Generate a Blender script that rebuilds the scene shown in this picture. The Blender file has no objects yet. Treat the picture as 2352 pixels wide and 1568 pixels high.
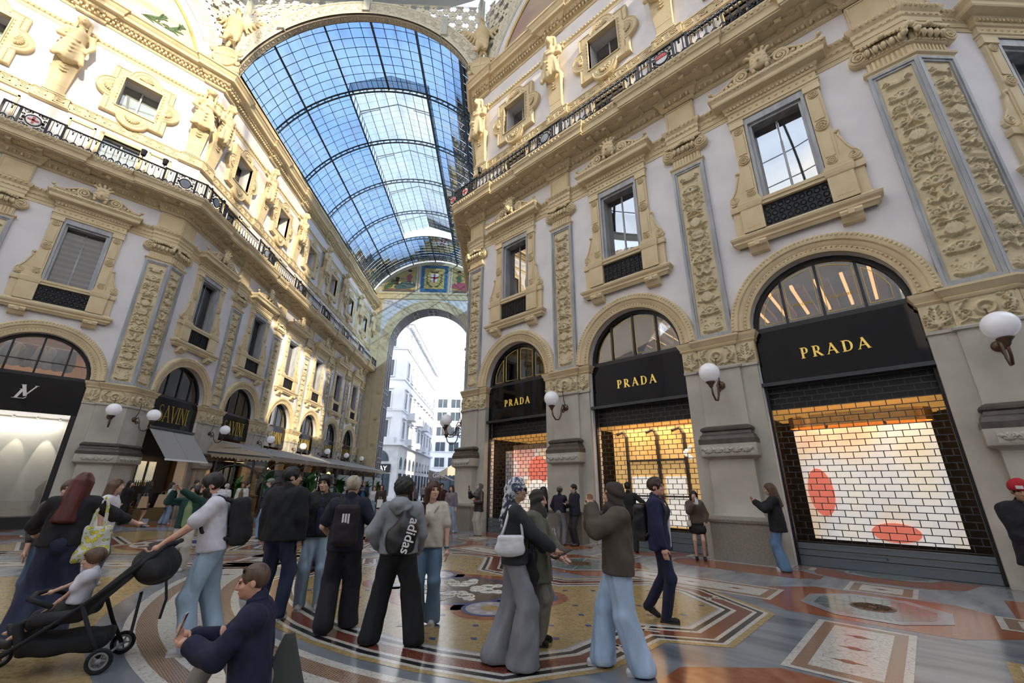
import bpy, math, random
import numpy as np
from mathutils import Matrix, Vector
random.seed(7); RNG = np.random.default_rng(7)
SC = bpy.context.scene; COL = SC.collection
pi, sin, cos, sqrt = math.pi, math.sin, math.cos, math.sqrt
R2 = sqrt(.5)
# ------------------------------------------------------------------ camera
CAMP = (8.6757, 0.1845, 1.6); YAW, PITCH, ROLL, FPX = .03173, .33348, .009225, 964.46
def _cam():
    cd = bpy.data.cameras.new('camera'); o = bpy.data.objects.new('camera', cd); COL.objects.link(o)
    fw = Vector((sin(YAW)*cos(PITCH), cos(YAW)*cos(PITCH), sin(PITCH)))
    r = Vector((cos(YAW), -sin(YAW), 0)); u = r.cross(fw)
    r2 = r*cos(ROLL)+u*sin(ROLL); u2 = -r*sin(ROLL)+u*cos(ROLL)
    m = Matrix((r2, u2, -fw)).transposed().to_4x4(); m.translation = CAMP
    o.matrix_world = m
    cd.sensor_width = 36; cd.lens = FPX/2352*36; cd.clip_end = 600; cd.clip_start = .05
    SC.camera = o
_cam()
# ------------------------------------------------------------------ sky, sun, exposure
SC.view_settings.view_transform = 'Standard'; SC.view_settings.look = 'None'
SC.view_settings.gamma = 1; SC.view_settings.use_curve_mapping = False
SC.view_settings.exposure = 0.1
SKY, SUN = 2.7, 7.5
SUND = Vector((.575, -.82, .42)).normalized()      # direction towards the sun
def _world():
    w = bpy.data.worlds.new('sky'); SC.world = w; w.use_nodes = True
    nt = w.node_tree; nt.nodes.clear(); N = nt.nodes.new; Lk = nt.links.new
    out = N('ShaderNodeOutputWorld'); bg = N('ShaderNodeBackground'); Lk(bg.outputs[0], out.inputs[0])
    tc = N('ShaderNodeTexCoord'); nz = N('ShaderNodeTexNoise'); nz.inputs['Scale'].default_value = 3.2
    nz.inputs['Detail'].default_value = 4; nz.inputs['Roughness'].default_value = .55
    mp = N('ShaderNodeMapping'); mp.inputs['Scale'].default_value = (1, 1, 2.2)
    Lk(tc.outputs['Generated'], mp.inputs[0]); Lk(mp.outputs[0], nz.inputs[0])
    rp = N('ShaderNodeValToRGB'); rp.color_ramp.elements[0].position = .44; rp.color_ramp.elements[1].position = .64
    Lk(nz.outputs[0], rp.inputs[0])
    sep = N('ShaderNodeSeparateXYZ'); Lk(tc.outputs['Generated'], sep.inputs[0])
    gr = N('ShaderNodeValToRGB'); e = gr.color_ramp.elements
    e[0].position = .0; e[0].color = (1, .99, .97, 1); e[1].position = .75; e[1].color = (.55, .70, .98, 1)
    k = e.new(.32); k.color = (.80, .89, 1, 1)
    Lk(sep.outputs[2], gr.inputs[0])
    mx = N('ShaderNodeMix'); mx.data_type = 'RGBA'
    Lk(rp.outputs[0], mx.inputs[0]); Lk(gr.outputs[0], mx.inputs[6]); mx.inputs[7].default_value = (1.0, .99, .97, 1)
    Lk(mx.outputs[2], bg.inputs[0]); bg.inputs[1].default_value = SKY
_world()
def _sun():
    l = bpy.data.lights.new('sun', 'SUN'); l.energy = SUN; l.angle = .012; l.color = (1, .88, .68)
    o = bpy.data.objects.new('sun', l); COL.objects.link(o)
    o.rotation_euler = SUND.to_track_quat('Z', 'Y').to_euler(); o.location = (30, -40, 60)
_sun()
cy = SC.cycles
cy.max_bounces = 4; cy.diffuse_bounces = 3; cy.glossy_bounces = 2; cy.transparent_max_bounces = 10; cy.transmission_bounces = 2
cy.use_adaptive_sampling = True; cy.adaptive_threshold = .1; cy.adaptive_min_samples = 14
cy.caustics_reflective = False; cy.caustics_refractive = False; cy.sample_clamp_indirect = 6
# ------------------------------------------------------------------ materials
MATS = {}
def mat(name, col, rough=.6, metal=0., col2=None, scale=4., detail=3, lo=.35, hi=.65, bump=0., bscale=30., emit=None, es=1., alpha=None, spec=.5, coords='Object', stretch=None, wave=None, trans=0., coat=0.):
    if name in MATS: return MATS[name]
    m = bpy.data.materials.new(name); m.use_nodes = True; nt = m.node_tree; N = nt.nodes.new; Lk = nt.links.new
    b = nt.nodes['Principled BSDF']; out = nt.nodes['Material Output']
    b.inputs['Roughness'].default_value = rough; b.inputs['Metallic'].default_value = metal
    b.inputs['Specular IOR Level'].default_value = spec
    if coat: b.inputs['Coat Weight'].default_value = coat; b.inputs['Coat Roughness'].default_value = .08
    b.inputs['Base Color'].default_value = (*col, 1)
    vec = None
    if col2 is not None or bump:
        tc = N('ShaderNodeTexCoord'); vec = tc.outputs[coords]
        if stretch:
            mp = N('ShaderNodeMapping'); mp.inputs['Scale'].default_value = stretch; Lk(vec, mp.inputs[0]); vec = mp.outputs[0]
    if col2 is not None:
        if wave is not None:
            t = N('ShaderNodeTexWave'); t.bands_direction = 'Z'; t.inputs['Scale'].default_value = scale; t.inputs['Distortion'].default_value = wave
            t.inputs['Detail'].default_value = min(detail, 3); t.inputs['Detail Scale'].default_value = 1.5
        else:
            t = N('ShaderNodeTexNoise'); t.inputs['Scale'].default_value = scale; t.inputs['Detail'].default_value = min(detail, 3)
        Lk(vec, t.inputs['Vector'])
        rp = N('ShaderNodeValToRGB'); rp.color_ramp.elements[0].position = lo; rp.color_ramp.elements[1].position = hi
        rp.color_ramp.elements[0].color = (*col, 1); rp.color_ramp.elements[1].color = (*col2, 1)
        Lk(t.outputs['Fac'], rp.inputs[0]); Lk(rp.outputs[0], b.inputs['Base Color'])
    if bump:
        t = N('ShaderNodeTexNoise'); t.inputs['Scale'].default_value = bscale; t.inputs['Detail'].default_value = 1.5
        Lk(vec, t.inputs['Vector']); bp = N('ShaderNodeBump'); bp.inputs['Strength'].default_value = bump; bp.inputs['Distance'].default_value = .02
        Lk(t.outputs[0], bp.inputs['Height']); Lk(bp.outputs[0], b.inputs['Normal'])
    if emit:
        b.inputs['Emission Color'].default_value = (*emit, 1); b.inputs['Emission Strength'].default_value = es
    if trans:   # clear pane: transparent mixed with a mirror reflection by angle
        tr = N('ShaderNodeBsdfTransparent'); tr.inputs[0].default_value = (*col, 1)
        gl = N('ShaderNodeBsdfGlossy'); gl.inputs['Roughness'].default_value = rough
        fr = N('ShaderNodeFresnel'); fr.inputs[0].default_value = 1.5 + spec
        mx = N('ShaderNodeMixShader'); mm = N('ShaderNodeMath'); mm.operation = 'MULTIPLY_ADD'; mm.use_clamp = True
        mm.inputs[1].default_value = 1.0; mm.inputs[2].default_value = 1-trans
        Lk(fr.outputs[0], mm.inputs[0]); Lk(mm.outputs[0], mx.inputs[0]); Lk(tr.outputs[0], mx.inputs[1]); Lk(gl.outputs[0], mx.inputs[2])
        Lk(mx.outputs[0], out.inputs[0])
    MATS[name] = m; return m
WALL = mat('stucco_white', (.80, .775, .785), .85, col2=(.69, .665, .68), scale=.9, lo=.42, hi=.8, bump=.08, bscale=14)
CREAM = mat('cream_stone', (.74, .61, .385), .8, col2=(.62, .49, .295), scale=1.7, lo=.38, hi=.8, bump=.12, bscale=22)
CREAM2 = mat('cream_relief', (.74, .63, .41), .8, col2=(.56, .46, .28), scale=3.5, lo=.35, hi=.8, bump=.2, bscale=40)
FIELD = mat('ochre_field', (.78, .66, .40), .85, col2=(.70, .58, .35), scale=2.5)
GREYM = mat('grey_marble', (.46, .47, .48), .45, col2=(.31, .32, .335), scale=3, detail=6, stretch=(2, 2, .35), bump=.05)
PIER = mat('pier_granite', (.54, .51, .44), .7, col2=(.40, .375, .32), scale=1.3, detail=6, lo=.35, hi=.75, bump=.1, bscale=60)
PLINTH = mat('plinth_granite', (.22, .20, .17), .55, col2=(.30, .27, .23), scale=40, detail=2, bump=.06, bscale=80)
BROWN = mat('brown_marble', (.065, .05, .04), .4, col2=(.10, .08, .065), scale=6)
IRON = mat('black_iron', (.018, .019, .022), .45, metal=.3)
IRONV = mat('vault_iron', (.045, .055, .065), .5, metal=.2)
IRONW = mat('painted_iron', (.62, .63, .58), .6, col2=(.5, .52, .48), scale=5)
IVORY = mat('ivory_iron', (.80, .76, .64), .6, col2=(.66, .62, .50), scale=6)
BLACKG = mat('black_glass', (.004, .004, .005), .04, spec=.35)
BLACKF = mat('black_frame', (.012, .012, .013), .4)
GOLD = mat('gold_letter', (.80, .58, .16), .3, metal=.7, emit=(.8, .55, .12), es=.25)
SILVER = mat('pale_letter', (.82, .80, .76), .35)
GLASS = mat('window_glass', (.88, .90, .91), .02, trans=.90, spec=.1)
GOLD2 = mat('dull_gold_letter', (.48, .34, .05), .35, metal=.5)
GLASSD = mat('shop_glass', (.92, .94, .95), .01, trans=.93)
BRASS = mat('old_bronze', (.16, .09, .055), .45, metal=.6, col2=(.09, .06, .045), scale=9)
GLOBE = mat('milk_glass', (.86, .86, .90), .12, emit=(.9, .9, 1.), es=.10, spec=.6)
# ------------------------------------------------------------------ mesh helpers
def mesh(name, v, f, smooth=False):
    m = bpy.data.meshes.new(name)
    v = np.asarray(v, np.float32).reshape(-1, 3)
    if isinstance(f, np.ndarray) and f.ndim == 2:
        n, k = f.shape
        m.vertices.add(len(v)); m.vertices.foreach_set('co', v.ravel())
        m.loops.add(n*k); m.loops.foreach_set('vertex_index', f.astype(np.int32).ravel())
        m.polygons.add(n); m.polygons.foreach_set('loop_start', np.arange(0, n*k, k, dtype=np.int32))
        m.update(calc_edges=True); m.validate()
    else:
        m.from_pydata(v.tolist(), [], f); m.validate()
    if smooth and len(m.polygons): m.polygons.foreach_set('use_smooth', np.ones(len(m.polygons), bool))
    return m
class MB:
    def __init__(s): s.v = []; s.f = []; s.n = 0
    def add(s, v, f):
        v = np.asarray(v, float).reshape(-1, 3); k = s.n
        s.v.append(v); s.f += [tuple(i+k for i in q) for q in f]; s.n += len(v); return s
    def box(s, x0, x1, y0, y1, z0, z1):
        return s.add([(x0, y0, z0), (x1, y0, z0), (x1, y1, z0), (x0, y1, z0), (x0, y0, z1), (x1, y0, z1), (x1, y1, z1), (x0, y1, z1)],
                     [(0, 3, 2, 1), (4, 5, 6, 7), (0, 1, 5, 4), (1, 2, 6, 5), (2, 3, 7, 6), (3, 0, 4, 7)])
    def rot(s, i0, mtx):  # transform everything added from piece i0
        for k in range(i0, len(s.v)):
            s.v[k] = s.v[k] @ np.array(mtx.to_3x3()).T + np.array(mtx.translation)
        return s
    def tube(s, pts, r, k=6, cap=True, flat=None):
        P = np.asarray(pts, float); n = len(P); r = np.full(n, r) if np.isscalar(r) else np.asarray(r, float)
        T = np.gradient(P, axis=0); T /= np.linalg.norm(T, axis=1)[:, None]+1e-9
        up = np.array([0, 0, 1.]) if abs(T[0] @ np.array([0, 0, 1.])) < .9 else np.array([1., 0, 0])
        V = []
        for i in range(n):
            a = np.cross(T[i], up); la = np.linalg.norm(a)
            if la < 1e-4: a = np.cross(T[i], [0, 1., 0]); la = np.linalg.norm(a)
            a /= la; b = np.cross(a, T[i]); up = b
            for j in range(k):
                t = 2*pi*j/k
                V.append(P[i]+r[i]*(a*cos(t)+b*sin(t)*(flat or 1)))
        F = [(i*k+j, i*k+(j+1) % k, (i+1)*k+(j+1) % k, (i+1)*k+j) for i in range(n-1) for j in range(k)]
        if cap: F += [tuple(range(k))[::-1], tuple(range((n-1)*k, n*k))]
        return s.add(V, F)
    def lathe(s, prof, c=(0, 0, 0), k=16, axis='z'):
        V = []
        for (r, z) in prof:
            for j in range(k):
                t = 2*pi*j/k; p = (r*cos(t), r*sin(t), z)
                if axis == 'y': p = (r*cos(t), -z, r*sin(t))
                V.append((p[0]+c[0], p[1]+c[1], p[2]+c[2]))
        n = len(prof)
        F = [(i*k+j, i*k+(j+1) % k, (i+1)*k+(j+1) % k, (i+1)*k+j) for i in range(n-1) for j in range(k)]
        F += [tuple(range(k))[::-1], tuple(range((n-1)*k, n*k))]
        return s.add(V, F)
    def sphere(s, c, r, k=12, m=8):
        r = (r, r, r) if np.isscalar(r) else r
        V = [(c[0], c[1], c[2]-r[2])]
        for i in range(1, m):
            a = -pi/2+pi*i/m
            V += [(c[0]+r[0]*cos(a)*cos(2*pi*j/k), c[1]+r[1]*cos(a)*sin(2*pi*j/k), c[2]+r[2]*sin(a)) for j in range(k)]
        V.append((c[0], c[1], c[2]+r[2]))
        F = [(0, 1+(j+1) % k, 1+j) for j in range(k)]
        F += [(1+i*k+j, 1+i*k+(j+1) % k, 1+(i+1)*k+(j+1) % k, 1+(i+1)*k+j) for i in range(m-2) for j in range(k)]
        t = 1+(m-1)*k; F += [(t, t-k+j, t-k+(j+1) % k) for j in range(k)]
        return s.add(V, F)
    def prism(s, poly, y0, y1):     # polygon in xz extruded along y (y0 = front)
        n = len(poly)
        V = [(x, y0, z) for x, z in poly]+[(x, y1, z) for x, z in poly]
        return s.add(V, [tuple(range(n)), tuple(range(2*n-1, n-1, -1))]+[(i, i+n, (i+1) % n+n, (i+1) % n) for i in range(n)])
    def slab(s, poly, z0, z1):      # polygon in xy extruded along z
        n = len(poly)
        V = [(x, y, z1) for x, y in poly]+[(x, y, z0) for x, y in poly]
        return s.add(V, [tuple(range(n)), tuple(range(2*n-1, n-1, -1))]+[(i, i+n, (i+1) % n+n, (i+1) % n) for i in range(n)])
    def sweep(s, path, prof, closed=False):
        """profile [(out,z)] along a plan polyline [(x,y)] with mitres; out is to the right of travel... (t.y,-t.x)"""
        P = np.asarray(path, float); n = len(P); k = len(prof)
        d = np.diff(P, axis=0) if not closed else np.roll(P, -1, 0)-P
        d /= np.linalg.norm(d, axis=1)[:, None]; nr = np.stack([d[:, 1], -d[:, 0]], 1)
        V = []
        for i in range(n):
            if closed: a, b = nr[i-1], nr[i]
            else: a, b = nr[max(i-1, 0)], nr[min(i, n-2)]
            m = a+b; m = m/(m @ m)*2 if m @ m > 1e-6 else a
            V += [(P[i, 0]+m[0]*o, P[i, 1]+m[1]*o, z) for o, z in prof]
        F = []
        for i in range(n if closed else n-1):
            j = (i+1) % n
            F += [(i*k+q, i*k+q+1, j*k+q+1, j*k+q) for q in range(k-1)]
        if not closed: F += [tuple(range(k))[::-1], tuple(range((n-1)*k, n*k))]
        return s.add(V, F)
    def arc_sweep(s, c, a0, a1, n, prof):
        """profile [(radius, y)] swept round an arc in the xz plane about c=(x,z)"""
        k = len(prof); V = []
        for i in range(n+1):
            t = a0+(a1-a0)*i/n
            V += [(c[0]+r*cos(t), y, c[1]+r*sin(t)) for r, y in prof]
        F = [(i*k+q, (i+1)*k+q, (i+1)*k+q+1, i*k+q+1) for i in range(n) for q in range(k-1)]
        F += [tuple(range(k)), tuple(range(n*k, n*k+k))[::-1]]
        return s.add(V, F)
    def mesh(s, name='m', smooth=False):
        return mesh(name, np.concatenate(s.v) if s.v else np.zeros((0, 3)), s.f, smooth)
    def build(s, name, m, parent=None, smooth=False, **kw): return obj(name, s.mesh(name, smooth), m, parent, **kw)
def shade(me, ang=40):
    try: me.shade_smooth(); me.set_sharp_from_angle(angle=math.radians(ang))
    except Exception: pass
    return me
def obj(name, me, m=None, parent=None, loc=(0, 0, 0), rz=0., rot=None, scale=None, label=None, cat=None, group=None, kind=None):
    o = bpy.data.objects.new(name, me); COL.objects.link(o)
    if m is not None and me is not None:
        if not len(me.materials): me.materials.append(m)
        elif me.materials[0] != m:
            o.material_slots[0].link = 'OBJECT'; o.material_slots[0].material = m
    o.location = loc; o.rotation_euler = rot or (0, 0, rz)
    if scale: o.scale = scale if not np.isscalar(scale) else (scale,)*3
    if parent: o.parent = parent
    return tag(o, label, cat, group, kind)
def tag(o, label=None, cat=None, group=None, kind=None):
    if label: o['label'] = label
    if cat: o['category'] = cat
    if group: o['group'] = group
    if kind: o['kind'] = kind
    return o
def thing(name, label, cat, loc=(0, 0, 0), rz=0., group=None, kind=None, parent=None):
    return obj(name, None, None, parent, loc, rz, label=label, cat=cat, group=group, kind=kind)
def struct(name, mb, m, label, parent=None, **kw):
    o = mb.build(name, m, parent, **kw) if isinstance(mb, MB) else obj(name, mb, m, parent, **kw)
    return tag(o, label, None, None, 'structure')
def copy_tree(o, parent=None, loc=None, rz=None):
    c = o.copy(); COL.objects.link(c)
    if parent is not None: c.parent = parent
    if loc is not None: c.location = loc
    if rz is not None: c.rotation_euler = (0, 0, rz)
    for ch in o.children: copy_tree(ch, c)
    return c
ORD = ['first', 'second', 'third', 'fourth', 'fifth', 'sixth', 'seventh', 'eighth']
# ------------------------------------------------------------------ signed distance mesher
class SDF:
    def __init__(s, lo, hi, h):
        s.lo = np.array(lo, float); s.h = h; s.n = np.ceil((np.array(hi)-s.lo)/h).astype(int)+1
        s.d = np.full(s.n, 9., np.float32)
        s.ax = [s.lo[i]+h*np.arange(s.n[i]) for i in range(3)]
    def win(s, lo, hi):
        a = np.clip(np.floor((np.array(lo)-s.lo)/s.h).astype(int), 0, s.n); b = np.clip(np.ceil((np.array(hi)-s.lo)/s.h).astype(int)+1, 0, s.n)
        if (b <= a).any(): return None
        X = s.ax[0][a[0]:b[0], None, None]; Y = s.ax[1][None, a[1]:b[1], None]; Z = s.ax[2][None, None, a[2]:b[2]]
        return tuple(slice(a[i], b[i]) for i in range(3)), X, Y, Z
    def put(s, w, d, k, sub=False):
        sl = w[0]; c = s.d[sl]
        if sub: c2 = -c; h = np.clip(.5+.5*(d-c2)/k, 0, 1) if k > 0 else (d > c2)*1.; s.d[sl] = -(d*(1-h)+c2*h - (k*h*(1-h) if k > 0 else 0)); return
        if k <= 0: s.d[sl] = np.minimum(c, d); return
        h = np.clip(.5+.5*(d-c)/k, 0, 1); s.d[sl] = d*(1-h)+c*h-k*h*(1-h)
    def cone(s, a, b, ra, rb=None, k=.03, sub=False):
        a, b = np.array(a, float), np.array(b, float); rb = ra if rb is None else rb; m = max(ra, rb)+k+s.h*2
        w = s.win(np.minimum(a, b)-m, np.maximum(a, b)+m)
        if w is None: return
        _, X, Y, Z = w; v = b-a; L = v @ v+1e-9
        px, py, pz = X-a[0], Y-a[1], Z-a[2]
        t = np.clip((px*v[0]+py*v[1]+pz*v[2])/L, 0, 1)
        s.put(w, np.sqrt((px-t*v[0])**2+(py-t*v[1])**2+(pz-t*v[2])**2)-(ra+(rb-ra)*t), k, sub)
    def ell(s, c, r, k=.03, rot=None, sub=False):
        c = np.array(c, float); r = np.array(r, float) if not np.isscalar(r) else np.full(3, float(r)); m = r.max()+k+s.h*2
        w = s.win(c-m, c+m)
        if w is None: return
        _, X, Y, Z = w; q = [X-c[0], Y-c[1], Z-c[2]]
        if rot is not None:
            Rm = np.array(rot); q = [Rm[0, i]*q[0]+Rm[1, i]*q[1]+Rm[2, i]*q[2] for i in range(3)]
        k0 = np.sqrt((q[0]/r[0])**2+(q[1]/r[1])**2+(q[2]/r[2])**2)
        k1 = np.sqrt((q[0]/r[0]**2)**2+(q[1]/r[1]**2)**2+(q[2]/r[2]**2)**2)+1e-6
        s.put(w, k0*(k0-1)/k1, k, sub)
    def box(s, c, hs, r=.01, k=.02, rot=None, sub=False):
        c = np.array(c, float); hs = np.array(hs, float); m = np.linalg.norm(hs)+r+k+s.h*2
        w = s.win(c-m, c+m)
        if w is None: return
        _, X, Y, Z = w; q = [X-c[0], Y-c[1], Z-c[2]]
        if rot is not None:
            Rm = np.array(rot); q = [Rm[0, i]*q[0]+Rm[1, i]*q[1]+Rm[2, i]*q[2] for i in range(3)]
        q = [np.abs(q[i])-hs[i]+r for i in range(3)]
        d = np.sqrt(np.maximum(q[0], 0)**2+np.maximum(q[1], 0)**2+np.maximum(q[2], 0)**2)+np.minimum(np.maximum(np.maximum(q[0], q[1]), q[2]), 0)-r
        s.put(w, d, k, sub)
    def cut(s, n, o):   # keep the side where (p-o).n < 0
        n = np.array(n, float); n /= np.linalg.norm(n); X = s.ax[0][:, None, None]; Y = s.ax[1][None, :, None]; Z = s.ax[2][None, None, :]
        s.d = np.maximum(s.d, ((X-o[0])*n[0]+(Y-o[1])*n[1]+(Z-o[2])*n[2]).astype(np.float32))
    def wob(s, amp, fx, fy, fz, ph=0.):
        X = s.ax[0][:, None, None]; Y = s.ax[1][None, :, None]; Z = s.ax[2][None, None, :]
        s.d = s.d+(amp*np.sin(fx*X+fy*Y+fz*Z+ph+1.3*np.sin(fz*.37*Z+fx*.6*X))).astype(np.float32)
    def verts(s):
        d = s.d; d[0] = d[-1] = 1; d[:, 0] = d[:, -1] = 1; d[:, :, 0] = d[:, :, -1] = 1
        I = d < 0; c = [I[i:I.shape[0]-1+i, j:I.shape[1]-1+j, k:I.shape[2]-1+k] for i in (0, 1) for j in (0, 1) for k in (0, 1)]
        sm = sum(x.astype(np.int8) for x in c); act = (sm > 0) & (sm < 8)
        cell = np.argwhere(act)
        if not len(cell): return np.zeros((0, 3)), np.zeros((0, 4), int)
        idx = np.full(act.shape, -1, np.int32); idx[act] = np.arange(len(cell))
        acc = np.zeros((len(cell), 3)); cnt = np.zeros(len(cell))
        cor = [(i, j, k) for i in (0, 1) for j in (0, 1) for k in (0, 1)]
        val = [d[cell[:, 0]+i, cell[:, 1]+j, cell[:, 2]+k] for i, j, k in cor]
        for a in range(8):
            for b in range(a+1, 8):
                df = [cor[b][q]-cor[a][q] for q in range(3)]
                if sum(map(abs, df)) != 1: continue
                va, vb = val[a], val[b]; m = (va < 0) != (vb < 0)
                t = np.where(m, va/(va-vb+1e-12), 0)
                for q in range(3): acc[:, q] += np.where(m, cor[a][q]+df[q]*t, 0)
                cnt += m
        V = s.lo+s.h*(cell+acc/cnt[:, None])
        Fs = []
        for ax in range(3):
            sl0 = [slice(1, -1)]*3; sl1 = [slice(1, -1)]*3; sl0[ax] = slice(0, -1); sl1[ax] = slice(1, None)
            A, B = I[tuple(sl0)], I[tuple(sl1)]; e = np.argwhere(A != B)
            off = [1, 1, 1]; off[ax] = 0; e2 = e+off; u, v = (ax+1) % 3, (ax+2) % 3
            du = np.zeros(3, int); du[u] = 1; dv = np.zeros(3, int); dv[v] = 1
            q = np.stack([idx[tuple((e2-k).T)] for k in (0*du, du, du+dv, dv)], 1)
            fl = A[tuple(e.T)]; q[~fl] = q[~fl][:, ::-1]; Fs.append(q)
        return V, np.concatenate(Fs)
    def mesh(s, name='organic'):
        v, f = s.verts(); return mesh(name, v, f, True)
# ------------------------------------------------------------------ plan of the crossing: octagon, the far arm and the arm on the right
W_, A_ = 7.1317, 18.583; LD = (A_-W_)/R2; PW = .495; CW = .94; ZS = 5.62; YEND = 49.9
FOLDL, FOLDR, FOLDB = (-W_, A_), (W_, A_), (A_, W_)
APIL = [5.54+4.935*k for k in range(6)]; ABAY = [2.99]+[5.54+4.935*(k+.5) for k in range(5)]
FACE = {  # origin, heading of local x, bay centres, full pilasters, x range
 'D': (FOLDL, pi/4, [-2.99, -8.1], [-5.54, -10.655], (-LD, 0)),
 'A': (FOLDL, pi/2, ABAY, APIL, (0, YEND-A_)),
 'P': (FOLDR, -pi/4, [2.99, 8.1, 13.2], [5.54, 10.655], (0, LD)),
 'B': (FOLDB, 0., [2.99], [5.54], (0, 9.))}
def fx(f, x, out=0.):
    o, a = FACE[f][:2]; return (o[0]+cos(a)*x+sin(a)*out, o[1]+sin(a)*x-cos(a)*out)
def fm(f, x=0., out=0., z=0.):
    p = fx(f, x, out); return (p[0], p[1], z), FACE[f][1]
FTXT = {'D': 'left corner facade', 'A': 'left arm wall', 'P': 'right facade', 'B': 'far right arm wall'}
def btxt(f, k):
    return {'D': ['bay beside the left corner pier', 'bay at the left picture edge'][k] if k < 2 else '', 'P': ['narrow-looking left bay', 'middle bay', 'big right bay'][k] if k < 3 else '',
            'A': '%s bay from the corner' % ORD[k], 'B': 'bay at the right picture edge'}[f]
WOUT = -.12
def rpath(seq, hw=PW, dp=0., wall=WOUT, cw=CW):
    pts = []
    for f, x0, x1, corners in seq:
        iv = [(p-hw, p+hw) for p in FACE[f][3] if x0 < p-hw and p+hw < x1]
        if 0 in corners: iv.append((0, cw) if x1 > .5 and x0 >= -.01 else (-cw, 0))
        if 1 in corners: iv.append((x1-cw, x1))
        iv.sort(); loc = []
        if not iv or iv[0][0] > x0+.01: loc.append((x0, wall))
        for a, b in iv:
            if a > x0+.01: loc += [(a, wall), (a, dp)]
            else: loc.append((a, dp))
            if b < x1-.01: loc += [(b, dp), (b, wall)]
            else: loc.append((b, dp))
        if loc[-1][0] < x1-.01: loc.append((x1, wall))
        for x, o in loc:
            q = fx(f, x, o)
            if not pts or math.dist(q, pts[-1]) > 1e-3: pts.append(q)
    return pts
FACE['R'] = ((W_, YEND), -pi/2, [], [], (0, YEND-A_))
def lpath(**k): return rpath([('D', -LD, 0, [0]), ('A', 0, YEND-A_, [0])], **k)
def ppath(**k):
    FACE['R'] = ((W_, YEND), -pi/2, [], [], (0, YEND-A_))
    return rpath([('R', 18, YEND-A_, [1]), ('P', 0, LD, [0, 1]), ('B', 0, 9., [0])], **k)
# ------------------------------------------------------------------ walls
def wall_mb(f):
    mb = MB(); o, a, bays, pils, (x0, x1) = FACE[f]; Y = -WOUT
    def q(xa, xb, za, zb): mb.add([(xa, Y, za), (xb, Y, za), (xb, Y, zb), (xa, Y, zb)], [(0, 1, 2, 3)])
    cur = x0
    for b in sorted(bays):
        q(cur, b-1.6, 0, 8); q(cur, b-1.6, 8, 23.7); cur = b+1.6
        n = 20; th = [pi*i/n for i in range(n+1)]
        V = [(b-1.6*cos(t), Y, ZS+1.6*sin(t)) for t in th]+[(b-1.6+3.2*i/n, Y, 8) for i in range(n+1)]
        V2 = [(v[0], .6, v[2]) for v in V[:n+1]]
        mb.add(V+V2, [(i, i+1, n+2+i, n+1+i) for i in range(n)]+[(i, 2*n+2+i, 2*n+3+i, i+1) for i in range(n)])
        for sx in (-1.6, 1.6): mb.add([(b+sx, Y, 0), (b+sx, .6, 0), (b+sx, .6, ZS), (b+sx, Y, ZS)], [(0, 1, 2, 3)])
        q(b-1.6, b+1.6, 8, 9.3); q(b-1.6, b-.62, 9.3, 11.95); q(b+.62, b+1.6, 9.3, 11.95); q(b-1.6, b+1.6, 11.95, 15.2)
        q(b-1.6, b-.68, 15.2, 16.8); q(b+.68, b+1.6, 15.2, 16.8); q(b-1.6, b+1.6, 16.8, 18.5)
        q(b-1.6, b-.68, 18.5, 20.3); q(b+.68, b+1.6, 18.5, 20.3); q(b-1.6, b+1.6, 20.3, 23.7)
        for (hx, za, zb, d) in ((.62, 9.3, 11.95, .5), (.68, 15.2, 16.8, .4), (.68, 18.5, 20.3, .75)):
            for sx in (-hx, hx): mb.add([(b+sx, Y, za), (b+sx, d, za), (b+sx, d, zb), (b+sx, Y, zb)], [(0, 1, 2, 3)])
            for z in (za, zb): mb.add([(b-hx, Y, z), (b+hx, Y, z), (b+hx, d, z), (b-hx, d, z)], [(0, 1, 2, 3)])
    q(cur, x1, 0, 8); q(cur, x1, 8, 23.7)
    return mb
WALLS = {}
for f, nm, lb in (('D', 'wall_left_corner', 'white stucco facade left of the corner pier'), ('A', 'wall_left', 'white stucco wall running down the left side of the arm'),
                  ('P', 'wall_right', 'white stucco facade with three arches on the right'), ('B', 'wall_far_right', 'white stucco wall past the right corner pier')):
    (loc, rz) = fm(f); WALLS[f] = struct(nm, wall_mb(f), WALL, lb, loc=loc, rz=rz)
def plain(pts, z0, z1, nm, lb, m=WALL):
    mb = MB()
    for p, q in zip(pts, pts[1:]): mb.add([(*p, z0), (*q, z0), (*q, z1), (*p, z1)], [(0, 1, 2, 3)])
    return struct(nm, mb, m, lb)
plain([(W_+.12, YEND), (W_+.12, A_+.05)], 0, 23.7, 'wall_arm_right', 'white wall of the arm hidden behind the right facade')
# the rest of the crossing behind the camera, plain
H_ = 23.7
plain([(-A_, W_), (-34, W_)], 0, H_, 'wall_rear_a', 'white wall of the side arm out of view at left')
plain([(-34, -W_), (-A_, -W_), (-W_, -A_), (-W_, -46)], 0, H_, 'wall_rear_b', 'white walls behind the camera at left')
plain([(W_, -46), (W_, -A_), (A_, -W_), (45, -W_)], 0, H_, 'wall_rear_c', 'white walls behind the camera at right')
plain([(27.58, W_+.12), (45, W_+.12), (45, -W_)], 0, H_, 'wall_rear_d', 'white wall farther down the right arm')
plain([(-34, -W_), (-34, W_)], 0, 29, 'wall_rear_e', 'solid end wall out of view at left, added to close the side arm to low light'); plain([(-W_, -46), (W_, -46)], 0, 29, 'wall_rear_f', 'solid end wall behind the camera, added to close the arm to low light')  # unseen, added without arch openings to hold back low sky light
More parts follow.
